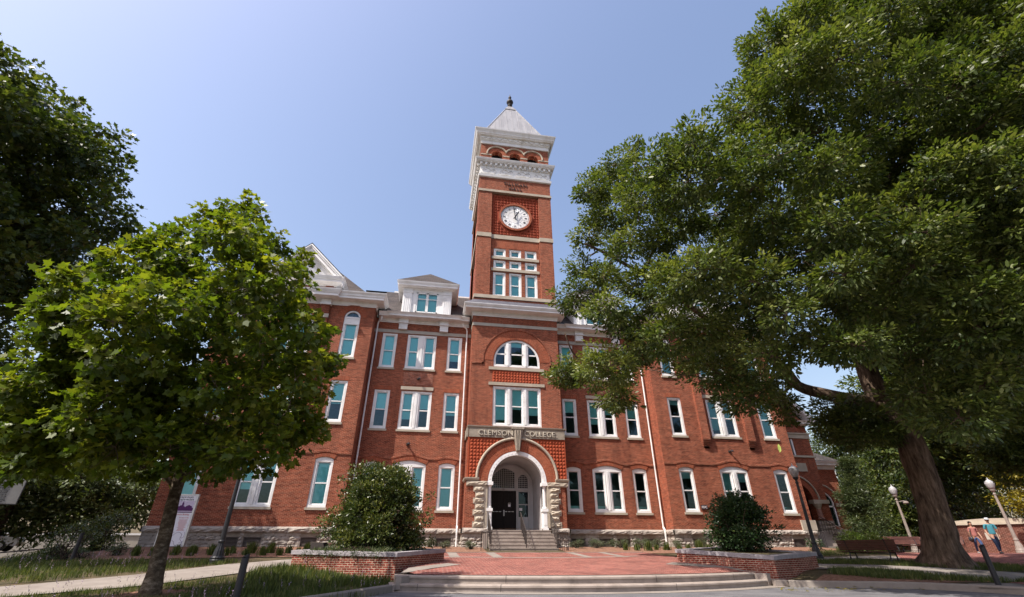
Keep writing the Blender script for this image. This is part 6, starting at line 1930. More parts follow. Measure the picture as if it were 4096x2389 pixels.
def person(label, loc, rz, H, fem, top_m, leg_m, hair_m, lead, cap_m=None):
    """figure facing -Y, built for a height of 1.75 m and scaled"""
    root = thing('person', label, 'person', loc, rz); s = H / 1.75; root.scale = (s, s, s)
    w = .165 if fem else .195; hp = .10 if fem else .095
    st = .17 * lead                                   # stride
    N = [(0, 0, .95, (.155, .115)), (0, 0, 1.12, (.125 if fem else .14, .10)), (0, -.01, 1.32, (.15 if fem else .165, .11)), (0, 0, 1.44, (.10, .08)), (0, -.005, 1.505, (.052, .052)), (0, -.015, 1.56, (.062, .075)), (0, -.02, 1.65, (.078, .095)), (0, -.01, 1.715, (.066, .082))]
    E = [(0, 1), (1, 2), (2, 3), (3, 4), (4, 5), (5, 6), (6, 7)]
    def chain(start, pts):
        p = start
        for q in pts: N.append(q); E.append((p, len(N) - 1)); p = len(N) - 1
        return p
    hands = []
    for k in (-1, 1):
        a = chain(3, [(k * w, 0, 1.42, .055), (k * (w + .06), .03 * k * lead, 1.15, .042), (k * (w + .07), -.06 - .10 * k * lead, .92, .030), (k * (w + .065), -.085 - .10 * k * lead, .86, .034)])
        hp_ = N[a]
        palm = chain(a, [(hp_[0], hp_[1] - .012, hp_[2] - .055, (.020, .036))])
        for f_, (dy, ln) in enumerate(((-.030, .060), (-.010, .072), (.010, .068), (.028, .052))):
            chain(palm, [(hp_[0] - k * .004, hp_[1] - .012 + dy, hp_[2] - .095, .0095), (hp_[0] - k * .018, hp_[1] - .018 + dy, hp_[2] - .075 - ln, .008)])
        chain(a, [(hp_[0] - k * .022, hp_[1] - .05, hp_[2] - .045, .011), (hp_[0] - k * .028, hp_[1] - .062, hp_[2] - .085, .009)])
        f = -st * k
        chain(0, [(k * hp, 0, .90, .095), (k * (hp + .005), f * .75 - .03, .50, .062), (k * hp, f * 1.25 + (.05 if f > 0 else 0), .10 + (.03 if f > 0 else 0), .040), (k * hp, f * 1.25 - .08, .045, (.04, .034)), (k * hp, f * 1.25 - .17, .035, (.036, .024))])
    body = skinned('body', N, E, M['skin'], root)
    # face
    m = MB()
    for k in (-1, 1): m.lathe([(.0, -.010), (.012, .0), (.0, .010)], (k * .032, -.108, 1.645), 8)
    m.build('eyes', M['ink'], root)
    m = MB(); m.tube([(0, -.108, 1.645), (0, -.132, 1.60), (0, -.112, 1.59)], [.010, .016, .010], 6); m.build('nose', M['skin'], root)
    m = MB(); m.tube([(-.024, -.100, 1.562), (0, -.110, 1.558), (.024, -.100, 1.562)], [.004, .008, .004], 6); m.build('mouth', flat_mat('lips', (.24, .09, .08), .5, .3), root)
    for k in (-1, 1):
        m = MB(); m.lathe([(.0, -.03), (.016, -.01), (.02, .015), (.0, .03)], (k * .082, -.01, 1.625), 8); m.build('ear', M['skin'], root)
    # clothes follow the body
    T = [(0, 0, .90, (.172, .13)), (0, 0, 1.02, (.16, .128)), (0, -.005, 1.15, (.148 if fem else .162, .118)), (0, -.012, 1.32, (.172 if fem else .185, .128)), (0, 0, 1.43, (.125, .092)), (0, 0, 1.475, (.066, .066))]
    TE = [(0, 1), (1, 2), (2, 3), (3, 4), (4, 5)]
    for k in (-1, 1):
        n0 = len(T); T += [(k * w, 0, 1.415, .070), (k * (w + .045), .02 * k * lead, 1.24, .060), (k * (w + .055), .028 * k * lead, 1.185, .058)]
        TE += [(4, n0), (n0, n0 + 1), (n0 + 1, n0 + 2)]
    skinned('shirt', T, TE, top_m, root)
    Lg = [(0, 0, .97, (.165, .125)), (0, 0, .90, (.165, .122))]; LE = [(0, 1)]
    for k in (-1, 1):
        f = -st * k; n0 = len(Lg)
        Lg += [(k * hp, 0, .84, .105), (k * (hp + .005), f * .75 - .03, .50, .076), (k * hp, f * 1.15 + (.04 if f > 0 else 0), .17, .060 if not fem else .052), (k * hp, f * 1.23 + (.05 if f > 0 else 0), .10, .058 if not fem else .048)]
        LE += [(1, n0), (n0, n0 + 1), (n0 + 1, n0 + 2), (n0 + 2, n0 + 3)]
    skinned('trousers', Lg, LE, leg_m, root)
    for k in (-1, 1):
        f = -st * k; m = MB()
        m.tube([(k * hp, f * 1.25 + .06, .05), (k * hp, f * 1.25 - .06, .05), (k * hp, f * 1.25 - .19, .035)], [.042, .050, .034], 10); m.build('shoe', flat_mat('shoe', (.30, .28, .28) if fem else (.05, .05, .06), .6, .3), root)
    if cap_m:
        m = MB(); m.lathe([(.10, 1.655), (.102, 1.70), (.085, 1.755), (.04, 1.78)], (0, -.012, 0), 14); m.slab([(-.075, -.10), (.075, -.10), (.05, -.20), (-.05, -.20)][::-1], 1.655, 1.668); m.build('cap', cap_m, root, smooth=True)
    hr = [(0, .03, 1.66, (.088, .085)), (0, .0, 1.735, (.082, .092)), (0, .055, 1.58, (.06, .045))]
    if fem: hr += [(0, .03, 1.80, (.045, .045))]
    he = [(0, 1), (0, 2)] + ([(1, 3)] if fem else [])
    if fem or True: skinned('hair', hr if not cap_m else hr[:1] + [(0, .05, 1.59, (.05, .04))], he if not cap_m else [(0, 1)], hair_m, root)
    return root
coral = flat_mat('coral_shirt', (.30, .12, .105), .85, .1); teal = flat_mat('turquoise_shirt', (.055, .20, .25), .85, .1); denim = flat_mat('denim', (.045, .07, .15), .9, .1); dark_denim = flat_mat('dark_denim', (.022, .03, .06), .9, .1)
hair_m = flat_mat('dark_hair', (.02, .014, .012), .6, .3)
person('woman in a coral shirt and blue jeans with a dark shoulder bag, walking', (26.55, -4.3, .075), R(-32), 1.64, True, coral, denim, hair_m, 1)
person('man in a turquoise t-shirt, dark jeans and pale cap, walking', (25.9, -5.8, .075), R(-32), 1.76, False, teal, dark_denim, hair_m, -1, flat_mat('pale_cap', (.42, .42, .44), .8, .1))
root = thing('shoulder_bag', 'dark shoulder bag carried at the hip of the woman in coral', 'bag', (26.30, -4.22, .80), R(-28))
m = MB(); m.tube([(0, -.13, .12), (0, -.11, 0), (0, .0, -.05), (0, .11, 0), (0, .13, .12)], [.05, .085, .10, .085, .05], 10); m.build('pouch', M['black_iron'], root, smooth=True)
m = MB(); m.tube([(0, -.12, .12), (.06, -.06, .45), (.16, .0, .62), (.06, .06, .45), (0, .12, .12)], .012, 6); m.build('strap', M['black_iron'], root)
# crowns: leaf clump centres (x, y, z, radius) in metres
OAK = [(4.2,-15.9,12.4,1.1),(14.5,-21.6,15.1,1.1),(9.8,-22.3,9.1,1.1),(12.8,-18.3,9.1,1.1),(13.9,-15.7,6.5,1.0),(7.0,-17.6,9.7,1.0),(7.9,-14.7,12.8,1.2),(16.1,-19.8,8.5,1.3),(10.7,-22.0,8.0,1.3),(10.5,-19.9,15.9,1.3),(7.4,-20.0,18.7,1.3),(1.2,-10.6,11.3,1.3),(11.2,-21.9,20.5,0.9),(14.5,-21.6,13.9,1.0),(7.8,-18.1,11.6,1.1),(6.1,-20.9,10.7,1.0),(11.7,-22.5,8.5,1.0),(10.3,-18.3,9.5,1.1),(11.4,-20.4,13.7,0.8),(14.4,-23.0,13.5,1.0),(6.0,-19.0,15.4,1.0),(6.6,-15.5,8.1,1.2),(2.0,-18.2,12.6,1.0),(7.5,-12.7,8.2,0.9),(5.2,-16.9,9.5,0.9),(2.5,-13.7,14.3,1.3),(10.4,-20.8,7.7,0.9),(4.2,-16.1,7.2,1.0),(4.8,-20.6,11.2,0.8),(16.1,-21.3,11.8,0.9),(8.6,-20.8,9.5,0.9),(1.4,-12.5,13.5,0.8),(15.6,-18.8,8.6,1.3),(11.8,-22.3,15.7,1.1),(11.2,-19.6,14.9,1.1),(11.4,-21.7,12.3,1.2),(4.0,-11.8,9.2,1.3),(14.6,-23.4,18.1,0.9),(9.2,-16.3,9.2,1.1),(11.6,-22.6,18.0,1.3),(14.7,-21.8,12.4,0.9),(8.0,-20.8,18.5,1.3),(11.3,-19.8,9.9,0.8),(1.5,-12.8,6.8,1.3),(10.8,-17.5,6.4,1.2),(1.1,-14.7,8.5,1.0),(6.7,-19.1,5.5,0.9),(8.4,-18.9,6.9,1.0),(5.5,-18.5,13.2,1.3),(3.2,-13.4,10.6,1.1),(14.5,-23.0,15.9,1.3),(3.0,-16.6,8.7,1.2),(5.4,-17.3,5.8,0.9),(11.2,-18.5,13.0,1.1),(14.9,-20.6,13.0,1.1),(12.2,-23.1,12.7,1.0),(9.2,-21.4,17.9,0.9),(8.2,-20.4,7.5,1.2),(8.5,-19.3,14.4,1.1),(10.2,-21.6,16.2,0.9),(5.8,-15.6,9.0,1.2),(12.5,-17.6,7.9,1.0),(3.0,-19.3,12.7,1.1),(5.5,-18.9,10.2,1.3),(9.0,-20.8,6.3,1.0),(11.7,-18.1,6.5,0.9),(6.3,-20.2,8.8,1.2),(6.2,-21.5,15.0,1.1),(13.7,-19.9,9.4,1.2),(5.1,-18.7,6.6,0.8),(4.3,-18.3,12.2,0.9),(9.6,-20.8,21.1,0.8),(10.5,-22.1,13.3,1.3),(1.7,-13.1,10.9,0.8),(9.8,-19.6,4.3,1.0),(13.4,-23.2,16.2,1.2),(6.4,-20.3,15.9,0.9),(15.4,-17.4,6.1,1.2),(16.0,-23.4,16.9,1.1),(8.2,-22.5,13.0,1.2),(7.1,-22.0,14.6,1.3),(9.7,-16.8,8.4,1.1),(12.8,-23.3,11.1,0.9),(7.9,-18.6,15.3,1.0),(10.8,-20.5,5.5,1.2),(9.5,-22.4,9.9,1.0),(6.6,-18.2,5.9,0.9),(4.5,-13.6,13.0,0.9),(12.4,-22.9,17.1,0.9),(4.7,-19.5,10.9,0.9),(12.0,-23.0,14.4,1.1),(13.0,-18.6,13.9,1.2),(9.5,-18.8,3.6,1.1),(3.3,-15.1,7.2,1.3),(5.5,-14.0,6.4,1.3),(9.8,-20.9,6.0,1.2),(8.8,-20.1,12.9,1.0),(2.5,-11.1,6.1,0.9),(14.7,-23.3,14.7,0.9),(13.4,-19.4,11.7,1.2),(6.2,-20.0,7.3,0.9),(9.6,-22.5,17.1,1.3),(14.9,-24.4,17.4,0.8),(7.9,-20.1,15.8,1.2),(11.0,-22.6,9.6,1.3),(2.4,-14.4,16.6,0.9),(7.9,-19.8,11.1,1.1),(3.2,-17.9,8.4,1.2),(6.1,-14.8,5.2,1.2),(1.2,-14.0,15.1,0.9),(3.7,-11.4,7.9,0.8),(13.8,-23.5,18.7,1.1),(2.1,-15.2,11.3,1.0),(15.2,-19.8,9.1,0.8),(13.3,-20.2,6.7,1.1),(11.2,-17.7,11.9,1.3),(2.6,-16.2,12.8,1.3),(9.0,-21.5,10.0,1.1),(12.2,-20.3,12.9,1.2),(5.3,-16.6,12.1,1.0),(1.5,-7.4,8.5,1.2),(13.3,-21.6,15.6,1.3),(16.1,-20.2,9.4,1.3),(9.4,-20.4,5.5,1.1),(15.1,-23.8,17.5,1.0),(13.2,-22.9,19.2,1.0),(9.7,-18.1,4.5,1.1),(9.8,-21.7,8.7,0.8),(12.1,-21.6,17.5,1.2),(4.7,-18.5,7.7,1.0),(10.8,-22.0,14.8,1.3),(12.9,-15.0,7.9,1.2),(10.2,-21.5,20.9,0.8),(15.1,-20.5,11.0,1.1),(2.7,-18.8,11.4,1.2),(7.7,-21.2,8.1,1.0),(16.4,-16.0,6.4,1.3),(3.2,-10.8,9.9,1.0),(9.5,-20.6,21.0,1.2),(11.8,-21.8,20.1,1.1),(3.8,-12.9,16.9,0.9),(20.4,-16.9,15.5,1.1),(16.9,-12.2,9.0,1.1),(17.1,-14.3,18.0,1.1),(10.4,-9.0,17.5,1.0),(18.1,-13.1,9.6,1.0),(8.4,-7.7,11.8,1.3),(10.1,-10.9,7.3,1.2),(13.1,-22.7,19.3,1.1),(18.0,-14.4,16.4,0.9),(20.0,-16.2,10.3,1.3),(13.7,-17.2,10.8,0.8),(8.2,-15.1,12.2,0.9),(10.0,-8.2,8.6,1.0),(15.8,-18.3,15.4,1.2),(11.0,-16.5,14.9,1.2),(1.6,-7.4,8.2,0.9),(12.5,-21.0,19.0,1.2),(21.2,-12.2,9.1,1.0),(15.1,-18.4,19.6,1.1),(15.5,-24.2,17.0,1.2),(10.9,-11.7,9.1,0.9),(9.4,-19.9,19.5,1.0),(17.9,-20.7,14.6,1.0),(14.8,-16.1,9.5,1.3),(20.3,-15.4,11.6,0.9),(14.3,-14.2,9.7,1.2),(3.6,-8.5,8.6,1.2),(15.5,-18.7,6.9,1.0),(19.4,-18.7,11.1,0.9),(14.0,-20.2,18.1,1.2),(9.1,-17.5,17.3,1.0),(14.0,-15.1,20.2,1.0),(14.5,-22.6,17.6,1.2),(13.4,-18.3,9.9,1.2),(5.5,-12.2,16.4,0.8),(17.6,-18.9,19.0,1.2),(10.2,-16.0,16.1,1.0),(16.4,-23.0,16.5,1.1),(14.3,-9.1,13.0,1.1),(18.2,-21.4,15.7,0.9),(5.3,-13.1,13.8,1.3),(6.9,-13.6,16.1,0.8),(11.1,-13.5,8.7,1.2),(20.5,-18.7,15.3,0.9),(19.1,-15.0,14.7,1.3),(14.9,-21.0,19.3,1.3),(13.2,-17.1,16.7,1.1),(16.1,-16.9,18.3,1.1),(15.2,-23.0,16.8,1.0),(16.4,-19.7,10.9,0.9),(10.8,-12.8,17.4,1.3),(14.3,-23.5,18.3,1.1),(15.1,-17.2,9.1,1.0),(8.6,-8.3,13.5,1.2),(5.5,-14.3,17.6,1.2),(14.1,-12.5,12.4,1.3),(8.0,-14.4,17.3,0.8),(10.7,-16.5,21.7,1.2),(3.6,-8.0,6.8,0.8),(17.9,-19.3,15.8,1.0),(21.3,-17.0,14.4,1.0),(14.0,-22.4,18.7,1.1),(7.5,-6.8,13.5,1.0),(9.8,-15.7,11.5,1.1),(13.2,-15.5,13.8,1.3),(4.5,-7.4,14.8,1.0),(2.4,-12.5,16.9,1.2),(8.5,-9.9,9.3,1.3),(13.0,-21.7,19.1,1.0),(14.9,-23.9,17.7,1.3),(10.5,-21.5,19.7,1.0),(16.8,-12.3,12.8,1.2),(16.8,-17.4,14.3,1.3),(19.3,-19.6,17.0,0.9),(17.6,-21.1,16.4,1.3),(6.5,-10.6,8.3,1.2),(14.5,-14.6,5.4,1.3),(15.6,-19.5,8.7,0.9),(17.7,-22.4,15.8,0.8),(12.0,-7.9,10.0,1.1),(15.3,-18.5,16.6,0.8),(19.2,-11.9,14.8,0.9),(20.4,-11.8,7.8,0.9),(4.7,-9.8,9.3,0.9),(6.0,-10.5,13.7,1.1),(9.9,-21.5,21.0,0.9),(15.5,-21.8,17.0,1.3),(12.7,-7.5,14.6,0.9),(20.5,-19.5,13.8,1.1),(11.5,-19.9,19.3,0.9),(10.0,-13.1,12.1,1.1),(1.5,-11.0,12.7,0.9),(14.5,-12.2,17.7,1.3),(13.1,-21.9,15.3,1.1),(13.9,-20.2,13.1,1.2),(4.1,-9.5,15.8,1.1),(19.6,-15.3,8.1,1.3),(21.4,-16.4,9.6,0.8),(2.6,-10.9,16.2,0.9),(12.0,-17.7,20.5,1.3),(16.3,-18.5,10.6,1.3),(11.9,-18.8,17.6,0.8),(7.2,-18.1,17.6,1.3),(17.7,-16.3,9.3,1.3),(18.6,-16.4,12.9,0.9),(7.6,-11.6,13.3,1.1),(16.2,-13.2,7.3,1.1),(18.2,-13.2,5.9,1.2),(7.9,-16.8,16.5,1.3),(11.7,-7.0,12.7,1.1),(11.1,-15.3,9.1,1.1),(15.4,-17.3,14.6,1.1),(15.6,-11.9,9.5,1.1),(17.1,-22.1,16.7,1.2),(17.7,-18.5,17.6,1.1),(9.0,-13.3,14.8,1.2),(7.7,-13.6,19.7,1.0),(15.2,-12.8,14.2,0.9),(15.6,-21.0,15.7,1.0),(17.1,-21.5,13.2,1.1),(11.4,-10.3,11.1,0.9),(15.7,-18.8,18.3,1.2),(4.3,-12.5,19.7,0.8),(9.6,-17.8,22.0,1.2),(10.3,-14.6,13.7,0.9),(15.4,-19.6,9.7,1.0),(20.2,-13.1,6.3,1.1),(10.4,-20.4,20.1,1.3),(18.5,-12.5,12.5,0.9),(13.7,-23.2,18.8,1.0),(11.8,-19.0,13.4,1.1),(8.4,-12.8,13.0,1.0),(13.9,-11.6,5.4,0.6),(14.5,-10.9,6.5,0.7),(13.6,-11.4,4.8,0.8),(13.3,-10.2,5.6,0.7),(13.1,-10.8,6.2,0.7),(14.7,-11.8,5.6,0.6),(14.4,-11.6,4.8,0.7),(16.0,-10.8,5.0,0.7),(13.7,-10.7,5.6,0.7),(13.9,-10.1,5.1,0.7),(15.5,-9.1,5.5,0.7),(15.2,-10.2,6.3,0.8),(15.3,-10.5,5.1,0.6),(16.0,-10.3,6.0,0.8),(14.6,-9.9,6.2,0.6),(15.9,-10.8,5.1,0.7),(14.7,-8.8,6.3,0.6),(15.1,-8.4,5.5,0.6),(15.2,-9.8,4.8,0.6),(15.0,-10.4,5.6,0.8),(12.8,-8.7,6.2,0.5),(12.0,-9.9,6.7,0.6),(12.1,-8.9,7.0,0.6),(11.5,-9.5,6.0,0.5),(17.3,-13.7,9.3,0.9),(14.3,-13.5,8.7,1.2),(15.5,-13.8,8.7,1.1),(13.9,-12.6,9.1,1.1),(17.3,-13.3,8.2,1.2),(22.1,-12.6,6.4,0.9),(22.3,-11.6,4.2,1.1),(22.9,-12.3,5.6,1.3),(21.3,-12.0,6.9,1.3),(21.7,-10.7,4.1,1.0),(20.0,-12.7,5.4,0.9),(23.5,-12.8,7.3,1.0),(21.6,-10.9,4.8,1.1),(22.3,-11.3,4.5,1.2),(23.3,-11.2,6.3,1.1),(23.4,-12.6,7.3,1.3),(22.9,-11.8,7.3,1.3),(21.1,-11.9,6.6,1.2),(23.8,-11.7,5.5,1.0),(22.8,-10.4,3.6,0.9),(23.4,-11.3,4.2,1.0)]
MAPLE = [(-11.6,-16.4,3.7,0.6),(-12.4,-16.5,2.5,0.5),(-12.6,-18.4,5.9,0.4),(-9.3,-16.0,3.8,0.5),(-12.2,-17.8,7.2,0.5),(-9.8,-17.8,6.3,0.6),(-14.0,-16.7,2.4,0.7),(-13.1,-18.9,4.9,0.4),(-13.4,-17.8,4.0,0.5),(-12.7,-18.1,2.8,0.6),(-11.0,-19.0,7.1,0.6),(-9.9,-18.9,5.2,0.4),(-14.2,-17.1,3.3,0.5),(-12.4,-18.9,4.1,0.6),(-10.3,-15.7,3.2,0.4),(-9.0,-17.9,4.6,0.5),(-13.0,-17.4,5.3,0.4),(-12.1,-17.0,3.0,0.7),(-14.1,-17.4,2.8,0.7),(-10.4,-18.2,4.8,0.5),(-11.8,-19.0,5.1,0.7),(-10.4,-18.1,3.7,0.6),(-13.6,-18.0,4.6,0.5),(-8.7,-17.9,4.0,0.6),(-13.8,-17.5,3.7,0.6),(-10.5,-16.9,2.3,0.6),(-11.0,-18.2,6.8,0.6),(-12.5,-17.8,3.9,0.6),(-11.8,-16.8,4.5,0.4),(-12.0,-18.0,2.9,0.5),(-11.0,-19.1,5.1,0.5),(-12.2,-17.6,5.0,0.6),(-12.4,-19.1,4.7,0.5),(-9.4,-17.9,3.7,0.7),(-11.8,-18.6,4.1,0.5),(-15.1,-16.9,2.9,0.5),(-13.1,-17.3,2.5,0.5),(-12.0,-18.5,5.9,0.5),(-10.2,-18.5,6.9,0.5),(-9.5,-17.1,6.1,0.6),(-10.7,-16.7,4.7,0.6),(-10.8,-18.6,5.9,0.5),(-9.2,-17.2,2.4,0.5),(-14.2,-17.8,4.2,0.5),(-9.5,-18.6,4.6,0.4),(-10.7,-16.1,4.0,0.5),(-10.7,-17.0,3.0,0.5),(-12.0,-16.7,3.8,0.5),(-11.1,-16.9,2.7,0.6),(-11.6,-16.9,3.1,0.5),(-14.8,-17.1,3.3,0.7),(-12.5,-18.2,3.2,0.5),(-12.2,-17.7,2.3,0.7),(-8.6,-18.2,5.1,0.5),(-12.3,-17.2,3.7,0.5),(-12.0,-17.5,6.5,0.6),(-9.5,-18.6,6.6,0.6),(-12.8,-17.8,7.1,0.6),(-11.7,-16.9,5.2,0.5),(-14.0,-18.4,4.9,0.4),(-11.1,-17.6,2.3,0.7),(-14.8,-16.6,2.5,0.4),(-9.7,-17.5,2.3,0.6),(-11.1,-17.9,5.6,0.6),(-9.4,-18.3,4.1,0.4),(-9.1,-15.5,3.3,0.5),(-13.3,-18.3,5.6,0.6),(-14.2,-17.7,3.7,0.7),(-10.0,-18.9,5.9,0.6),(-10.6,-18.7,7.6,0.7),(-9.1,-17.2,3.0,0.5),(-11.8,-17.7,4.1,0.4),(-8.9,-16.2,5.1,0.6),(-15.0,-16.8,2.3,0.5),(-13.6,-17.4,2.8,0.6),(-13.2,-16.5,4.0,0.6),(-13.1,-16.3,7.3,0.5),(-10.6,-13.5,6.4,0.4),(-11.3,-15.6,7.4,0.6),(-13.0,-16.4,3.3,0.5),(-14.0,-16.6,2.8,0.6),(-14.5,-16.9,3.0,0.4),(-11.1,-15.9,5.7,0.5),(-14.3,-17.9,5.5,0.7),(-13.3,-15.4,6.6,0.7),(-12.7,-16.4,8.4,0.4),(-12.3,-15.9,7.1,0.5),(-9.9,-13.6,4.7,0.7),(-11.2,-14.2,4.0,0.6),(-12.3,-15.8,3.6,0.5),(-10.3,-15.8,7.8,0.7),(-13.5,-15.5,2.7,0.7),(-13.3,-14.7,2.8,0.6),(-11.9,-15.3,4.6,0.6),(-13.7,-16.1,2.7,0.7),(-11.2,-16.3,4.9,0.5),(-10.6,-14.7,5.3,0.6),(-14.2,-16.7,4.5,0.7),(-13.5,-16.7,6.3,0.6),(-12.2,-16.5,5.2,0.5),(-14.0,-15.7,3.5,0.7),(-15.2,-17.0,2.5,0.5),(-10.5,-16.1,6.5,0.6),(-12.0,-15.7,5.9,0.4),(-14.4,-16.2,3.7,0.4),(-14.6,-15.8,6.1,0.4),(-12.3,-13.6,3.9,0.5),(-12.4,-16.5,4.0,0.7),(-11.0,-14.2,4.8,0.6),(-11.7,-15.4,8.5,0.5),(-9.9,-15.8,7.0,0.4),(-14.2,-17.4,3.8,0.4),(-13.5,-17.9,6.0,0.6),(-11.0,-15.9,4.2,0.4),(-13.0,-17.3,7.6,0.7),(-10.2,-15.6,2.6,0.4),(-12.6,-14.3,3.2,0.4),(-14.1,-17.6,4.3,0.7),(-9.8,-14.6,3.4,0.7),(-10.9,-15.4,2.9,0.6),(-12.0,-16.5,9.0,0.7),(-14.9,-16.4,6.3,0.5),(-14.8,-16.5,2.4,0.7),(-13.6,-16.8,4.8,0.6),(-13.9,-15.8,5.9,0.6),(-12.5,-15.9,3.1,0.5),(-13.9,-14.7,5.3,0.5),(-15.1,-16.9,3.1,0.4),(-13.8,-16.5,7.4,0.7),(-12.3,-16.4,4.5,0.4),(-10.4,-14.6,4.0,0.6),(-11.9,-16.6,7.7,0.5),(-9.3,-15.0,5.6,0.7),(-9.0,-15.2,3.5,0.7),(-13.6,-15.2,5.9,0.6),(-14.9,-17.0,3.5,0.5),(-11.5,-16.1,6.5,0.5),(-14.0,-17.8,4.9,0.5),(-12.1,-14.4,2.6,0.6),(-9.4,-16.2,4.7,0.4),(-9.5,-15.8,6.3,0.6),(-10.4,-16.0,5.8,0.6),(-14.9,-17.2,5.0,0.5),(-14.0,-16.3,4.1,0.6),(-12.1,-15.9,9.77,0.42),(-12.1,-16.0,10.08,0.32),(-12.2,-16.0,10.39,0.22),(-12.1,-15.9,10.55,0.42),(-12.2,-16.0,10.87,0.32),(-13.2,-16.1,9.51,0.42),(-13.3,-16.1,9.8,0.32),(-13.3,-16.2,10.09,0.22),(-13.3,-16.9,8.29,0.42),(-13.4,-16.9,8.55,0.32),(-13.4,-17.0,8.82,0.22),(-11.0,-16.1,9.12,0.42),(-11.1,-16.1,9.42,0.32),(-10.2,-15.4,8.79,0.42),(-10.3,-15.4,9.1,0.32),(-13.4,-17.5,7.55,0.42),(-13.4,-17.6,7.79,0.32),(-13.5,-18.2,6.43,0.42),(-13.6,-18.3,6.64,0.32),(-13.6,-18.3,6.85,0.22),(-14.2,-18.5,5.72,0.42),(-14.3,-18.6,5.91,0.32),(-14.3,-18.6,6.11,0.22),(-14.4,-18.2,5.1,0.42),(-14.5,-18.2,5.29,0.32),(-9.4,-15.1,6.75,0.42),(-9.5,-15.1,7.03,0.32),(-8.7,-14.7,5.52,0.42),(-8.8,-14.7,5.79,0.32),(-12.9,-15.5,10.26,0.42),(-13.0,-15.5,10.58,0.32),(-13.1,-15.6,10.9,0.22),(-13.9,-17.3,7.39,0.42),(-13.9,-17.3,7.63,0.32),(-14.8,-17.3,6.62,0.42),(-14.8,-17.3,6.84,0.32),(-13.0,-16.7,2.11,0.42),(-12.4,-16.1,2.12,0.42),(-10.6,-15.5,2.15,0.42),(-9.8,-15.6,2.26,0.42),(-9.4,-15.1,2.79,0.42),(-8.8,-14.9,3.42,0.42),(-13.9,-17.2,2.09,0.42),(-13.9,-17.8,1.91,0.42),(-8.7,-14.9,4.55,0.42),(-14.1,-16.2,2.25,0.42),(-9.0,-15.6,3.38,0.42),(-14.5,-17.7,2.16,0.42)]
BIG_LEFT = [(-25.4,-12.9,16.6,1.7),(-26.5,-12.0,19.4,1.9),(-30.1,-9.7,17.7,1.7),(-25.3,-9.2,6.8,1.4),(-26.2,-6.5,8.5,1.7),(-24.1,-10.5,11.2,1.4),(-25.2,-7.9,15.4,1.6),(-25.3,-9.5,18.3,1.9),(-27.8,-9.1,12.9,1.8),(-26.3,-7.5,10.1,1.6),(-26.3,-6.4,11.4,1.8),(-24.7,-11.9,13.0,1.6),(-29.1,-11.1,18.8,1.4),(-23.8,-9.2,18.1,1.9),(-27.8,-10.6,13.0,2.0),(-23.4,-8.0,13.3,1.5),(-28.4,-7.5,10.6,1.8),(-27.1,-6.7,5.9,2.0),(-25.6,-5.2,7.2,1.7),(-25.8,-9.4,16.4,1.8),(-23.7,-7.0,16.1,1.7),(-26.3,-7.6,14.4,1.9),(-27.8,-8.4,21.8,1.5),(-25.3,-11.6,10.2,1.5),(-24.7,-12.2,17.0,1.5),(-28.1,-11.2,14.7,1.7),(-26.6,-5.8,6.5,1.4),(-28.4,-13.4,18.7,1.5),(-25.3,-10.3,7.9,1.9),(-25.2,-10.1,10.4,1.6),(-27.2,-10.2,16.5,1.5),(-25.5,-6.9,12.6,1.6),(-27.8,-6.7,9.5,1.8),(-27.8,-12.4,19.6,1.5),(-27.5,-13.1,16.3,1.6),(-32.7,-6.3,24.3,1.9),(-29.0,-7.4,12.0,1.5),(-27.5,-6.9,16.0,1.7),(-31.9,-4.6,24.2,1.9),(-28.8,-3.6,16.1,1.8),(-30.9,-3.6,15.0,1.7),(-30.6,-6.1,18.2,1.6),(-28.7,-3.4,13.4,1.3),(-31.4,-0.6,11.1,1.6),(-30.9,-10.5,20.6,1.5),(-34.6,-5.0,21.3,1.8),(-32.9,-0.9,9.3,1.6),(-28.5,-3.0,21.9,2.0),(-30.2,-7.8,13.3,1.8),(-32.6,-1.5,11.7,1.5),(-31.1,-2.4,7.0,1.4),(-30.3,-1.2,8.5,1.7),(-29.6,-4.7,20.1,1.6),(-24.9,-4.3,16.6,1.6),(-33.1,-5.1,17.5,2.0),(-28.5,-4.0,18.2,2.0),(-33.8,-2.5,12.0,1.6),(-33.3,-7.7,24.3,1.4),(-30.6,-10.1,18.7,1.9),(-29.0,-5.0,22.7,1.6),(-28.3,-1.8,16.7,1.8),(-35.4,-5.2,19.6,1.4),(-30.4,-6.2,14.6,1.4),(-27.9,-6.1,11.3,1.4),(-28.7,-8.2,18.9,1.6),(-31.9,-7.8,21.3,2.0),(-28.1,-7.5,14.8,2.0)]
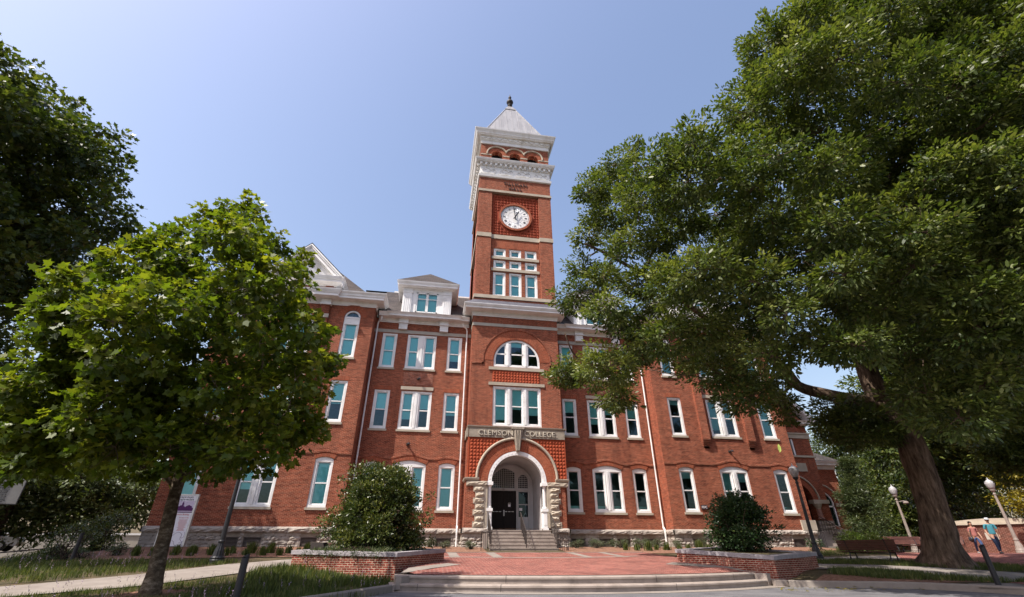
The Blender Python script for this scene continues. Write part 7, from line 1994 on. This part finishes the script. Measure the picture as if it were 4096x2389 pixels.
BACK_RIGHT = [(39.0,-2.7,18.0,1.8),(34.5,-1.4,6.3,2.2),(33.3,1.4,19.5,2.3),(35.2,-1.1,22.4,1.8),(37.0,-2.2,8.7,1.8),(31.9,-1.8,10.7,1.8),(36.4,-2.6,22.3,1.9),(40.7,-8.3,19.4,2.4),(40.1,-10.7,21.3,2.0),(31.0,0.2,13.0,2.4),(39.0,-8.0,22.2,2.2),(36.0,-3.8,11.7,2.5),(41.1,-10.9,19.5,2.3),(41.5,-9.2,18.0,2.2),(40.9,-2.7,12.8,2.3),(42.1,-4.8,12.2,2.1),(41.2,-6.7,17.2,2.0),(32.5,-2.0,16.0,2.2),(31.1,2.3,9.3,2.3),(36.0,-2.0,10.1,2.0),(33.3,-2.9,11.7,1.8),(38.3,-3.2,8.5,1.8),(42.3,-3.6,6.3,2.1),(41.0,-4.4,15.3,2.1),(40.1,-4.2,17.3,2.4),(31.7,0.5,8.1,2.4),(34.3,-3.0,15.0,2.3),(34.8,0.7,9.1,2.2),(42.2,-8.0,15.6,2.3),(36.8,-2.7,14.1,1.9),(40.1,-2.0,6.3,2.4),(37.8,-4.1,21.6,1.9),(38.9,-5.8,21.1,2.3),(38.1,-7.3,23.2,1.7),(42.7,-5.5,10.6,2.0),(29.2,-0.9,10.5,2.0),(34.7,-3.2,6.5,2.2),(31.2,1.2,16.4,2.4),(40.1,-6.7,19.5,2.0),(42.1,-3.5,8.7,2.5),(42.5,-6.4,13.0,1.9),(40.2,-2.4,14.8,2.4),(41.8,-3.5,10.5,1.9),(41.7,-5.6,14.9,1.7),(35.3,0.5,20.4,2.3),(31.0,-2.6,12.4,2.3),(33.8,0.4,22.4,1.9),(36.2,-4.6,24.2,1.7),(37.7,-1.4,18.9,1.8),(41.5,-4.1,13.3,1.7),(39.1,-9.6,22.6,1.7),(35.1,-1.1,8.4,2.2),(39.3,-4.4,19.4,1.9),(37.9,-3.1,10.5,2.3),(30.7,-1.2,14.9,2.2),(29.1,0.6,6.8,2.2),(34.8,-2.7,24.3,2.1),(37.3,-5.8,23.5,2.2),(40.3,-12.1,21.0,1.8),(42.6,-4.7,8.9,1.8),(28.6,0.5,11.4,1.8),(41.9,-2.7,6.9,2.2),(40.1,-10.6,21.2,2.5),(37.3,-1.6,19.8,2.2),(40.8,-1.7,8.2,1.8),(35.2,-2.1,23.4,2.1),(32.6,2.2,17.2,2.3),(42.1,-4.6,11.8,1.9),(41.4,-4.4,14.2,1.8),(37.9,-2.0,12.7,1.8),(41.7,-8.7,17.2,2.1),(42.4,-6.8,13.9,2.0),(37.8,6.1,8.0,2.3),(42.3,-4.0,8.6,2.1),(39.8,-1.1,10.4,2.2),(33.5,4.6,10.2,2.1),(39.0,-3.2,18.7,2.0),(38.8,-4.9,20.6,2.0),(40.2,0.1,8.3,2.2),(36.8,-2.6,21.8,2.4),(36.6,1.1,6.8,1.9),(40.4,-2.5,14.0,2.0),(41.2,-10.7,19.3,2.1),(41.8,-6.3,15.2,2.2),(40.9,-7.1,18.2,2.4),(40.7,-4.9,16.8,2.4),(35.8,-0.3,17.6,2.1),(36.0,5.2,12.8,1.7),(37.0,-1.3,14.9,1.8),(36.3,-4.7,24.0,1.7),(35.5,1.5,13.0,2.4),(41.7,-3.1,10.3,1.7),(40.1,-6.5,19.5,2.1),(42.7,-6.0,11.4,2.4),(39.0,0.8,12.0,2.1),(35.3,0.8,20.0,2.0),(33.7,-1.0,24.0,2.2),(39.8,-2.5,15.9,2.0),(38.1,-7.0,23.0,2.3),(40.1,1.9,9.1,2.3),(38.9,-8.3,22.5,1.9),(39.9,0.3,6.0,1.9),(40.3,-8.2,20.2,2.3),(35.9,4.1,15.9,2.1),(37.5,-5.5,23.1,2.1),(41.7,-2.4,6.4,2.5),(37.4,2.3,10.5,1.8),(40.3,-2.7,11.7,1.9),(33.5,2.1,20.4,2.3),(40.4,-11.7,20.8,1.8),(33.9,2.1,5.4,2.2),(34.0,0.0,14.7,2.0),(41.0,-8.8,18.9,1.9),(39.5,-9.7,22.1,2.2),(39.7,-4.8,18.8,1.7),(34.2,2.4,10.1,2.3),(38.1,-1.1,17.7,2.4),(39.1,-6.7,21.3,2.0),(42.4,-3.8,6.6,2.3),(35.3,1.8,17.5,1.8),(35.9,-0.9,21.2,2.2),(41.5,-0.7,6.5,1.7),(36.4,-0.1,13.0,2.4),(36.0,2.3,7.7,2.2),(38.8,1.4,6.1,2.2)]
FAR_RIGHT_A = [(46.7,23.3,8.1,2.6),(50.3,23.2,13.4,2.8),(46.5,25.9,12.1,2.8),(49.6,21.2,6.7,2.2),(46.9,25.2,4.6,2.6),(50.6,24.3,9.7,3.0),(45.4,26.0,6.1,2.3),(45.0,25.9,2.9,2.9),(49.9,25.4,3.3,2.9),(46.8,23.0,13.4,2.4),(54.4,23.4,13.3,2.2),(46.8,21.9,6.2,2.2),(46.3,26.3,9.3,2.8),(53.9,23.2,16.0,2.3),(50.3,21.0,9.1,2.8),(47.5,23.3,10.6,2.3),(50.0,22.8,4.6,3.0),(52.3,24.6,16.4,2.5),(50.2,29.2,5.7,2.4),(54.5,25.3,11.9,2.7),(53.6,23.9,14.4,3.0),(52.2,26.3,6.3,2.4),(51.1,26.5,11.3,2.3),(52.7,25.7,4.4,2.9),(52.0,26.8,14.8,2.8),(52.1,26.6,9.1,2.5),(54.7,25.1,9.6,2.6),(48.3,27.6,9.2,2.5),(50.9,28.9,2.9,2.9),(47.3,25.9,12.5,2.6),(54.6,25.6,7.1,2.4),(47.1,28.2,3.5,2.6),(52.6,24.3,16.4,2.9)]
FAR_RIGHT_B = [(45.2,13.5,5.5,2.0),(47.2,14.5,9.7,2.5),(47.0,18.1,8.4,2.1),(49.4,13.1,8.9,2.0),(44.7,19.4,3.2,2.4),(46.5,18.6,5.6,2.0),(48.5,14.7,2.5,2.3),(46.6,11.6,10.2,2.2),(48.6,17.8,2.7,2.4),(50.5,11.5,8.3,2.7),(47.2,17.6,4.5,2.2),(45.6,12.4,7.2,2.8),(48.9,14.3,5.2,2.3),(51.3,12.4,6.5,2.8),(50.4,13.6,4.1,2.4),(45.3,14.6,7.2,2.1),(48.7,16.2,12.8,2.6),(46.4,18.7,2.6,2.4),(46.1,17.8,11.5,2.1),(48.3,11.7,6.9,2.1),(50.5,12.3,10.8,2.4),(46.7,16.3,10.3,2.2),(46.5,17.8,10.7,2.0),(49.7,14.7,6.0,2.3),(49.7,14.4,4.2,2.5),(47.8,17.6,7.0,2.5),(54.0,13.2,9.6,2.1),(48.4,15.5,8.0,2.4),(48.8,15.6,10.3,2.7),(54.9,16.3,4.4,2.3),(49.2,16.4,2.4,2.3),(45.6,18.7,7.9,2.7),(47.5,18.3,4.4,2.4),(53.9,14.0,7.3,2.5),(48.2,16.6,12.6,2.4),(52.5,15.6,11.3,2.1),(45.2,19.1,5.1,2.2),(51.6,15.8,9.0,2.5),(50.7,18.2,5.2,2.8),(50.1,12.5,8.7,2.1),(53.2,17.0,2.7,2.7),(47.9,18.1,2.6,2.6),(47.1,17.2,8.9,2.4),(46.2,17.2,13.4,2.1),(44.7,19.3,2.8,2.8)]
FAR_LEFT_A = [(-35.0,9.9,3.1,1.6),(-34.9,8.0,5.2,1.6),(-33.5,9.4,5.2,2.2),(-31.3,12.3,2.8,2.1),(-34.2,11.5,2.9,2.0),(-33.1,11.8,3.9,2.1),(-34.6,7.4,3.0,2.1),(-32.8,11.8,5.6,2.2),(-35.4,8.7,1.7,1.7),(-34.6,5.3,5.3,2.2),(-32.6,12.0,2.3,2.0),(-31.1,12.3,4.4,2.0),(-33.4,8.0,4.2,1.7),(-31.4,12.2,2.7,1.8),(-36.6,9.6,2.6,1.9),(-34.4,11.5,2.0,1.7),(-32.8,11.9,2.2,1.5),(-35.1,11.4,3.6,1.7),(-35.2,8.3,5.4,2.0),(-31.5,12.2,4.4,2.1),(-33.3,11.7,5.3,1.9),(-34.1,10.1,5.1,2.1),(-39.1,10.9,5.9,2.1),(-33.6,11.7,3.8,2.2),(-36.4,11.0,3.2,2.0),(-36.1,8.6,4.0,1.7)]
FAR_LEFT_B = [(-31.8,14.2,3.5,1.7),(-28.1,12.8,4.8,2.0),(-30.4,10.9,4.9,1.7),(-27.8,14.7,3.8,2.0),(-27.9,13.1,2.8,1.9),(-29.4,13.3,4.2,1.6),(-26.7,13.4,5.1,1.9),(-29.1,12.2,2.6,2.2),(-29.8,12.0,5.3,2.1),(-28.4,16.1,3.9,1.8),(-31.9,15.5,2.9,2.2),(-35.0,17.6,5.6,2.2),(-30.0,16.8,5.4,1.7),(-31.6,17.7,3.1,2.0),(-32.9,18.3,5.0,2.1),(-27.8,15.9,5.5,1.8)]
# ------------------------------------------------------------------ trees
OAK_LIMBS = [
 ([(16.34,-10.84,6.5),(15.22,-10.34,6.79),(14.12,-9.93,7.17),(13.05,-9.6,7.64),(12.17,-9.75,8.53),(11.61,-10.32,9.95),(11.32,-10.74,11.14),(10.74,-11.56,13.59)], .36, .10),
 ([(13.05,-9.6,7.64),(11.87,-9.89,9.01),(10.4,-9.97,9.34),(7.41,-9.67,9.36),(5.01,-10.01,9.16)], .22, .07),
 ([(16.28,-10.77,6.72),(16.12,-10.88,8.46),(16.1,-11.32,10.07),(16.01,-11.99,12.1),(15.66,-12.35,13.87),(14.84,-12.93,16.62)], .55, .14),
 ([(16.1,-11.32,10.07),(17.35,-12.07,11.7),(18.92,-13.4,13.29),(20.66,-14.29,15.2)], .26, .08),
 ([(16.01,-11.99,12.1),(14.1,-13.61,14.89),(12.73,-15.09,17.77),(11.49,-16.76,20.1),(10.64,-18.13,22.11)], .25, .06),
 ([(15.66,-12.35,13.87),(16.83,-15.7,17.01),(16.34,-18.91,18.39),(15.11,-21.04,18.74)], .22, .06),
 ([(16.59,-10.82,6.02),(17.79,-11.82,7.6),(18.79,-13.21,8.59),(19.69,-14.61,9.27)], .25, .08),
 ([(11.32,-10.74,11.14),(8.74,-12.48,13.52),(6.67,-13.4,15.64),(4.52,-13.76,16.89)], .16, .05),
 ([(10.4,-9.97,9.34),(5.72,-11.56,11.38),(2.84,-12.29,12.51),(1.14,-12.65,13.0)], .15, .05),
 ([(5.01,-10.01,9.16),(2.56,-10.53,7.76),(0.88,-10.97,7.88),(0.28,-11.31,8.89)], .07, .03)]
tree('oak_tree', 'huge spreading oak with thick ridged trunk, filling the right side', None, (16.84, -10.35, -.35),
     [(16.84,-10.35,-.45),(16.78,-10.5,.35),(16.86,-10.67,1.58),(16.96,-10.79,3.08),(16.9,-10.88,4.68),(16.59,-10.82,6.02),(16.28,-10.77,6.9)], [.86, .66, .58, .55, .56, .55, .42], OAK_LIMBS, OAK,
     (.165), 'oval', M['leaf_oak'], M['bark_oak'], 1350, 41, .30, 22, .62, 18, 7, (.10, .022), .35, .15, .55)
m = MB(); m.lathe([(.0, -.1), (.30, .0), (.36, .06), (.27, .12), (.12, .08), (0, .1)], (0, 0, 0), 14); kn = m.build('trunk_knot', M['bark_oak'], bpy.data.objects['oak_tree'], smooth=True)
kn.location = (.45, -.62, 4.35); kn.rotation_euler = (R(80), R(20), 0)
MAPLE_LIMBS = [
 ([(-11.91,-15.08,1.95),(-11.93,-15.21,2.67),(-12.09,-15.5,4.05),(-12.26,-15.92,5.48),(-12.58,-16.44,7.21)], .12, .03),
 ([(-11.9,-15.08,1.85),(-11.29,-15.14,2.7),(-10.59,-15.5,3.66),(-10.11,-15.75,4.68)], .09, .03),
 ([(-11.93,-15.1,2.05),(-11.86,-14.73,2.98),(-12.09,-14.18,4.97),(-12.5,-14.15,7.26)], .10, .03),
 ([(-11.95,-15.1,2.26),(-12.46,-15.81,3.39),(-13.16,-16.79,4.49),(-13.78,-17.44,5.3)], .07, .025),
 ([(-11.93,-15.1,1.74),(-13.06,-15.56,2.78),(-14.11,-16.21,3.22),(-14.67,-16.61,3.0)], .06, .025),
 ([(-11.97,-15.11,2.5),(-11.3,-14.2,3.6),(-10.2,-13.2,4.6),(-9.3,-12.6,5.4)], .07, .025)]
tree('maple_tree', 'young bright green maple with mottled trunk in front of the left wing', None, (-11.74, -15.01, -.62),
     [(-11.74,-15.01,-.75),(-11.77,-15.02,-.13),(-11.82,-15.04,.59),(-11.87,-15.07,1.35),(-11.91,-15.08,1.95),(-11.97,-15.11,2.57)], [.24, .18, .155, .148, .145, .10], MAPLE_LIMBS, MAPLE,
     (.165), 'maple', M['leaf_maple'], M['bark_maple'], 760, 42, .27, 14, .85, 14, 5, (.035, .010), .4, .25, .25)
def simple_trunk(x, y, z, h, lean=.3): return [(x, y, z - .3), (x + lean * .2, y, z + h * .3), (x + lean * .6, y + .1, z + h * .7), (x + lean, y + .2, z + h)]
tree('dark_tree', 'tall dark leafy tree at the left edge, rising behind the maple', None, (-32.5, -5.5, -.35), simple_trunk(-32.5, -5.5, -.35, 15), [.5, .42, .34, .16],
     [([(-32.5, -5.5, 6), (-29, -7, 11), (-26, -8, 15)], .22, .06), ([(-32.3, -5.5, 8), (-35, -7, 13), (-37, -8, 17)], .2, .06), ([(-32.1, -5.4, 10), (-31, -7, 16), (-31, -8, 24)], .2, .06), ([(-32.4, -5.4, 7), (-29, -2, 13), (-27, -1, 17)], .18, .05)],
     BIG_LEFT, .24, 'maple', M['leaf_dark'], M['bark_dark'], 330, 43, .5, 13, .75, 12, 5, (.08, .02), .4, .2)
tree('dark_tree', 'dense dark tree at the right edge behind the oak trunk', None, (36, 4, .1), simple_trunk(36, 4, .1, 9), [.5, .42, .34, .16],
     [([(36, 4, 4), (32, 2, 8), (30, 0, 11)], .2, .06), ([(36, 4, 5), (40, 4, 9), (42, 4, 12)], .2, .06)],
     BACK_RIGHT, .34, 'kite', M['leaf_dark'], M['bark_dark'], 330, 44, .6, 13, .75, 10, 3, (.08, .02), .4, .2)
for nm, lb, cl, base, sd_, lm in (('round_tree', 'distant bushy tree right of the hall, behind the low annexe roof', FAR_RIGHT_A, (50, 22, 0), 45, 'leaf_dark'), ('round_tree', 'distant wide dark tree behind the benches and grey lamps', FAR_RIGHT_B, (55, 14, 0), 46, 'leaf_dark'),
                              ('round_tree', 'shaded glossy tree beyond the chain at the left edge', FAR_LEFT_A, (-42, 8, -.4), 47, 'leaf_mid'), ('round_tree', 'shaded tree with dark trunk left of the hall corner', FAR_LEFT_B, (-34, 16, -.3), 48, 'leaf_mid')):
    x, y, z = base
    zm = min(c[2] for c in cl); zx = max(c[2] for c in cl)
    xm = sum(c[0] for c in cl) / len(cl); ym = sum(c[1] for c in cl) / len(cl)
    tree(nm, lb, 'background trees', (xm, ym, z), simple_trunk(xm, ym, z, zx * .75), [.42, .34, .26, .12], [], cl, .34, 'kite', M[lm], M['bark_dark'], 200, sd_, .6, 12, .8, 10, 2, (.10, .03), .4, .1)
# conifer, hedge, lime bush, golden tree
rc = random.Random(51); cl = []
for i in range(46):
    z = rc.random(); a = rc.uniform(0, 6.28); q = (1 - z * .8) * 1.6 * rc.uniform(.4, 1)
    cl.append((24.4 + q * math.cos(a) + z * .3, .9 + q * math.sin(a), .5 + z * 5.4, rc.uniform(.45, .7) * (1 - .35 * z)))
tree('cedar_tree', 'feathery yellow green cedar at the right corner of the hall', None, (24.4, .9, .1), simple_trunk(24.4, .9, .1, 6), [.16, .13, .09, .02], [], cl, (.20), 'needle', M['leaf_cedar'], M['bark_dark'], 2600, 52, .26, 12, 1.0, 8, 4, (.03, .01), .3, .1)
shrub('lime_bush', 'low lime green bush in front of the side stair, behind the nearest bench', 'bush', None, (19.9, -3.0, .1), [(rc.uniform(-1.3, 1.6), rc.uniform(-.5, .5), .55 + rc.uniform(-.2, .3), rc.uniform(.3, .45)) for _ in range(26)], .10, 'kite', M['leaf_lime'], 900, 53, .14, 10)
shrub('dark_bush', 'small dark bush at the foot of the black lamp post behind the right planter', 'bush', None, (18.2, -1.6, .15), [(rc.uniform(-.4, .4), rc.uniform(-.3, .3), .35 + rc.uniform(-.1, .2), rc.uniform(.2, .3)) for _ in range(9)], .08, 'kite', M['leaf_holly_dark'], 1500, 54, .12, 10)
shrub('laurel_bush', 'glossy green bush against the left corner of the hall', 'bush', None, (-21.3, -.7, .1), [(rc.uniform(-.9, .8), rc.uniform(-.6, .6), .8 + rc.uniform(-.6, .8), rc.uniform(.3, .5)) for _ in range(26)], .11, 'oval', M['leaf_holly'], 800, 55, .2, 10)
shrub('laurel_bush', 'loose yellowish bush at the left end of the straw bed', 'bush', None, (-20.6, -3.9, .0), [(rc.uniform(-.6, .6), rc.uniform(-.4, .4), .55 + rc.uniform(-.4, .6), rc.uniform(.25, .4)) for _ in range(14)], .10, 'oval', M['leaf_holly'], 700, 56, .18, 10)
hd = thing('hedge', 'sunlit leafy hedge rising behind the low brick wall at the right', 'hedge', (36.5, 0.5, 0))
cl = [(rc.uniform(-5, 7), rc.uniform(-5, 4), .8 + rc.uniform(0, 3.4), rc.uniform(.7, 1.1)) for _ in range(110)]
cl = [(x - y * .6, y + .9 * x * -.3, z + .15 * max(0, y), r) for x, y, z, r in cl]
P, D, N_, S, T, _ = twig_leaves(cl, 170, 57, .20, .35, .9, 1.0, 10, 0, .5)
leaf_mesh('foliage', P, D, N_, S, T, 'kite', M['leaf_holly'], hd)
[MB().tube(jag((c[0], c[1], -.3), (c[0] + .2, c[1], c[2]), rc, 3, .15), [.05, .04, .03, .015], 5, False).build('stem', M['bark_dark'], hd) for c in cl[:16]]
cl = [(33.6 + rc.uniform(-1.3, 1.6), -3.3 + rc.uniform(-1.3, 1.3), 1.9 + rc.uniform(0, 3.2), rc.uniform(.5, .9)) for _ in range(40)]
tree('golden_tree', 'golden yellow leaved tree at the right edge', None, (34.0, -3.4, 0), simple_trunk(34.0, -3.4, 0, 4.5), [.2, .17, .12, .05], [], cl, .20, 'kite', M['leaf_gold'], M['bark_dark'], 230, 58, .4, 12, .55, 8, 2, (.05, .02), .4, .1)
# clipped hedge row at the far left behind the walk
hl = thing('hedge', 'dark low hedge row beyond the left concrete walk', 'hedge', (-40, 6, -.4), R(28))
cl = [(rc.uniform(-9, 11), rc.uniform(-.7, .7), .45 + rc.uniform(-.2, .5), rc.uniform(.4, .6)) for _ in range(70)]
P, D, N_, S, T, _ = twig_leaves(cl, 260, 59, .15, .25, .9, 1.0, 10, 0, .5)
leaf_mesh('foliage', P, D, N_, S, T, 'kite', M['leaf_holly'], hl)
[MB().tube(jag((c[0], c[1], -.3), (c[0], c[1], c[2]), rc, 3, .15), .02, 4, False).build('stem', M['bark_dark'], hl) for c in cl[:16]]

# ------------------------------------------------------------------ grass and lilac flower spikes
def in_poly(x, y, poly):
    c = False
    for i in range(len(poly)):
        (x1, y1), (x2, y2) = poly[i], poly[i - 1]
        if (y1 > y) != (y2 > y) and x < (x2 - x1) * (y - y1) / (y2 - y1) + x1: c = not c
    return c
def scatter(poly, n, seed, avoid=()):
    rng = random.Random(seed); xs = [p[0] for p in poly]; ys = [p[1] for p in poly]; out = []
    while len(out) < n:
        x, y = rng.uniform(min(xs), max(xs)), rng.uniform(min(ys), max(ys))
        if in_poly(x, y, poly) and not any((x - a) ** 2 + (y - b) ** 2 < r * r for a, b, r in avoid): out.append((x, y, ground_z(x, y)))
    return out
def grass(name, poly, n, blades, h, seed, spread=.10, lean=.8, avoid=(), mat='grass'):
    p, d, nn, s, t = grass_arrays(scatter(poly, n, seed, avoid), blades, h, seed, spread, lean)
    return tag(leaf_mesh(name, p, d, nn, s, t, 'blade', M[mat], None, bend=.4), kind='stuff')
front_lawn = [(-6.25, -14.1), (-7.6, -16.8), (-9.3, -20), (-13, -25.5), (-20, -24), (-16.6, -17.0), (-13.2, -14.1), (-10.9, -11.0), (-10.2, -9.5), (-6.3, -11.5)]
grass('grass', front_lawn, 2000, 15, .12, 61, .11, .9, [(-11.7, -15, .7), (-7.2, -12.6, .5)])
grass('grass', [(-6.3, -11.7), (-7.0, -14.4), (-10, -15.5), (-10.6, -10.8), (-10.0, -9.8)], 420, 18, .24, 65, .11, .9, [(-7.4, -13.2, .7)])
strip = [(-12.6, -8.9), (-12.2, -7.6), (-15.5, -7.0), (-20, -6.8), (-30, -11), (-32, -21), (-23, -17.4), (-17, -13.3), (-14.2, -10.6)]
grass('grass', strip, 2200, 15, .16, 62, .12, .9)
grass('grass', [(-21.5, 1.0), (-21, -4.0), (-24, -6.5), (-30, -9.5), (-26.8, -7.2), (-23.2, -3.6), (-22, .5)], 380, 14, .2, 66, .12, .8)
pts = scatter(strip, 380, 63) + scatter(front_lawn, 150, 64)
rg = np.random.default_rng(67); fp = []; fd = []
for x, y, z in pts:
    l = Vector((rg.normal(0, .2), rg.normal(0, .2), 1)).normalized()
    for k in range(9):
        q = Vector((x, y, z + .22)) + l * (.018 * k); fp.append(q); fd.append((rg.normal(), rg.normal(), .6))
n_ = len(fp)
tag(leaf_mesh('lilac_flower_spikes', fp, fd, rg.normal(0, 1, (n_, 3)), np.full(n_, .035), rg.random(n_), 'kite', M['flower']), kind='stuff')
grass('grass', [(9.9, -11.6), (11.3, -11.6), (12.9, -12.9), (15, -15.2), (13.2, -14.3), (10.4, -13.4), (9.5, -12.6)], 420, 15, .17, 68, .11, .9)
grass('grass', [(10.3, -8.5), (11.8, -8.8), (14.1, -9.5), (16.4, -11.6), (19.5, -14.4), (21, -12.6), (18.5, -8.0), (15, -6.9), (11.4, -8.1)], 800, 14, .15, 69, .11, .8, [(16.84, -10.4, 1.15)])
grass('grass', [(17.8, -4.0), (24, -.5), (26, 1.5), (23, 2), (19.5, -1.8), (13, -3.6), (10.6, -6.6), (14.8, -5.2)], 420, 14, .15, 70, .12, .8)
# fallen leaves in the gutter and on the plaza
rg = np.random.default_rng(71); n_ = 130
lx = rg.uniform(5.5, 12.5, n_); ly = -13.9 - rg.uniform(0, 1.5, n_) - .1 * np.abs(lx - 8)
fp = np.stack([lx, ly, np.array([max(road_z(a, b), ground_z(a, b) if b > -14.3 and a > 8 else -9) + .03 for a, b in zip(lx, ly)])], 1)
leaf_mesh('fallen_leaves', fp, rg.normal(0, 1, (n_, 3)) * [1, 1, .1], np.array([[0, 0, 1]]) + rg.normal(0, .2, (n_, 3)), np.full(n_, .11), rg.random(n_) * .5, 'oak', M['leaf_gold'])['kind'] = 'stuff'
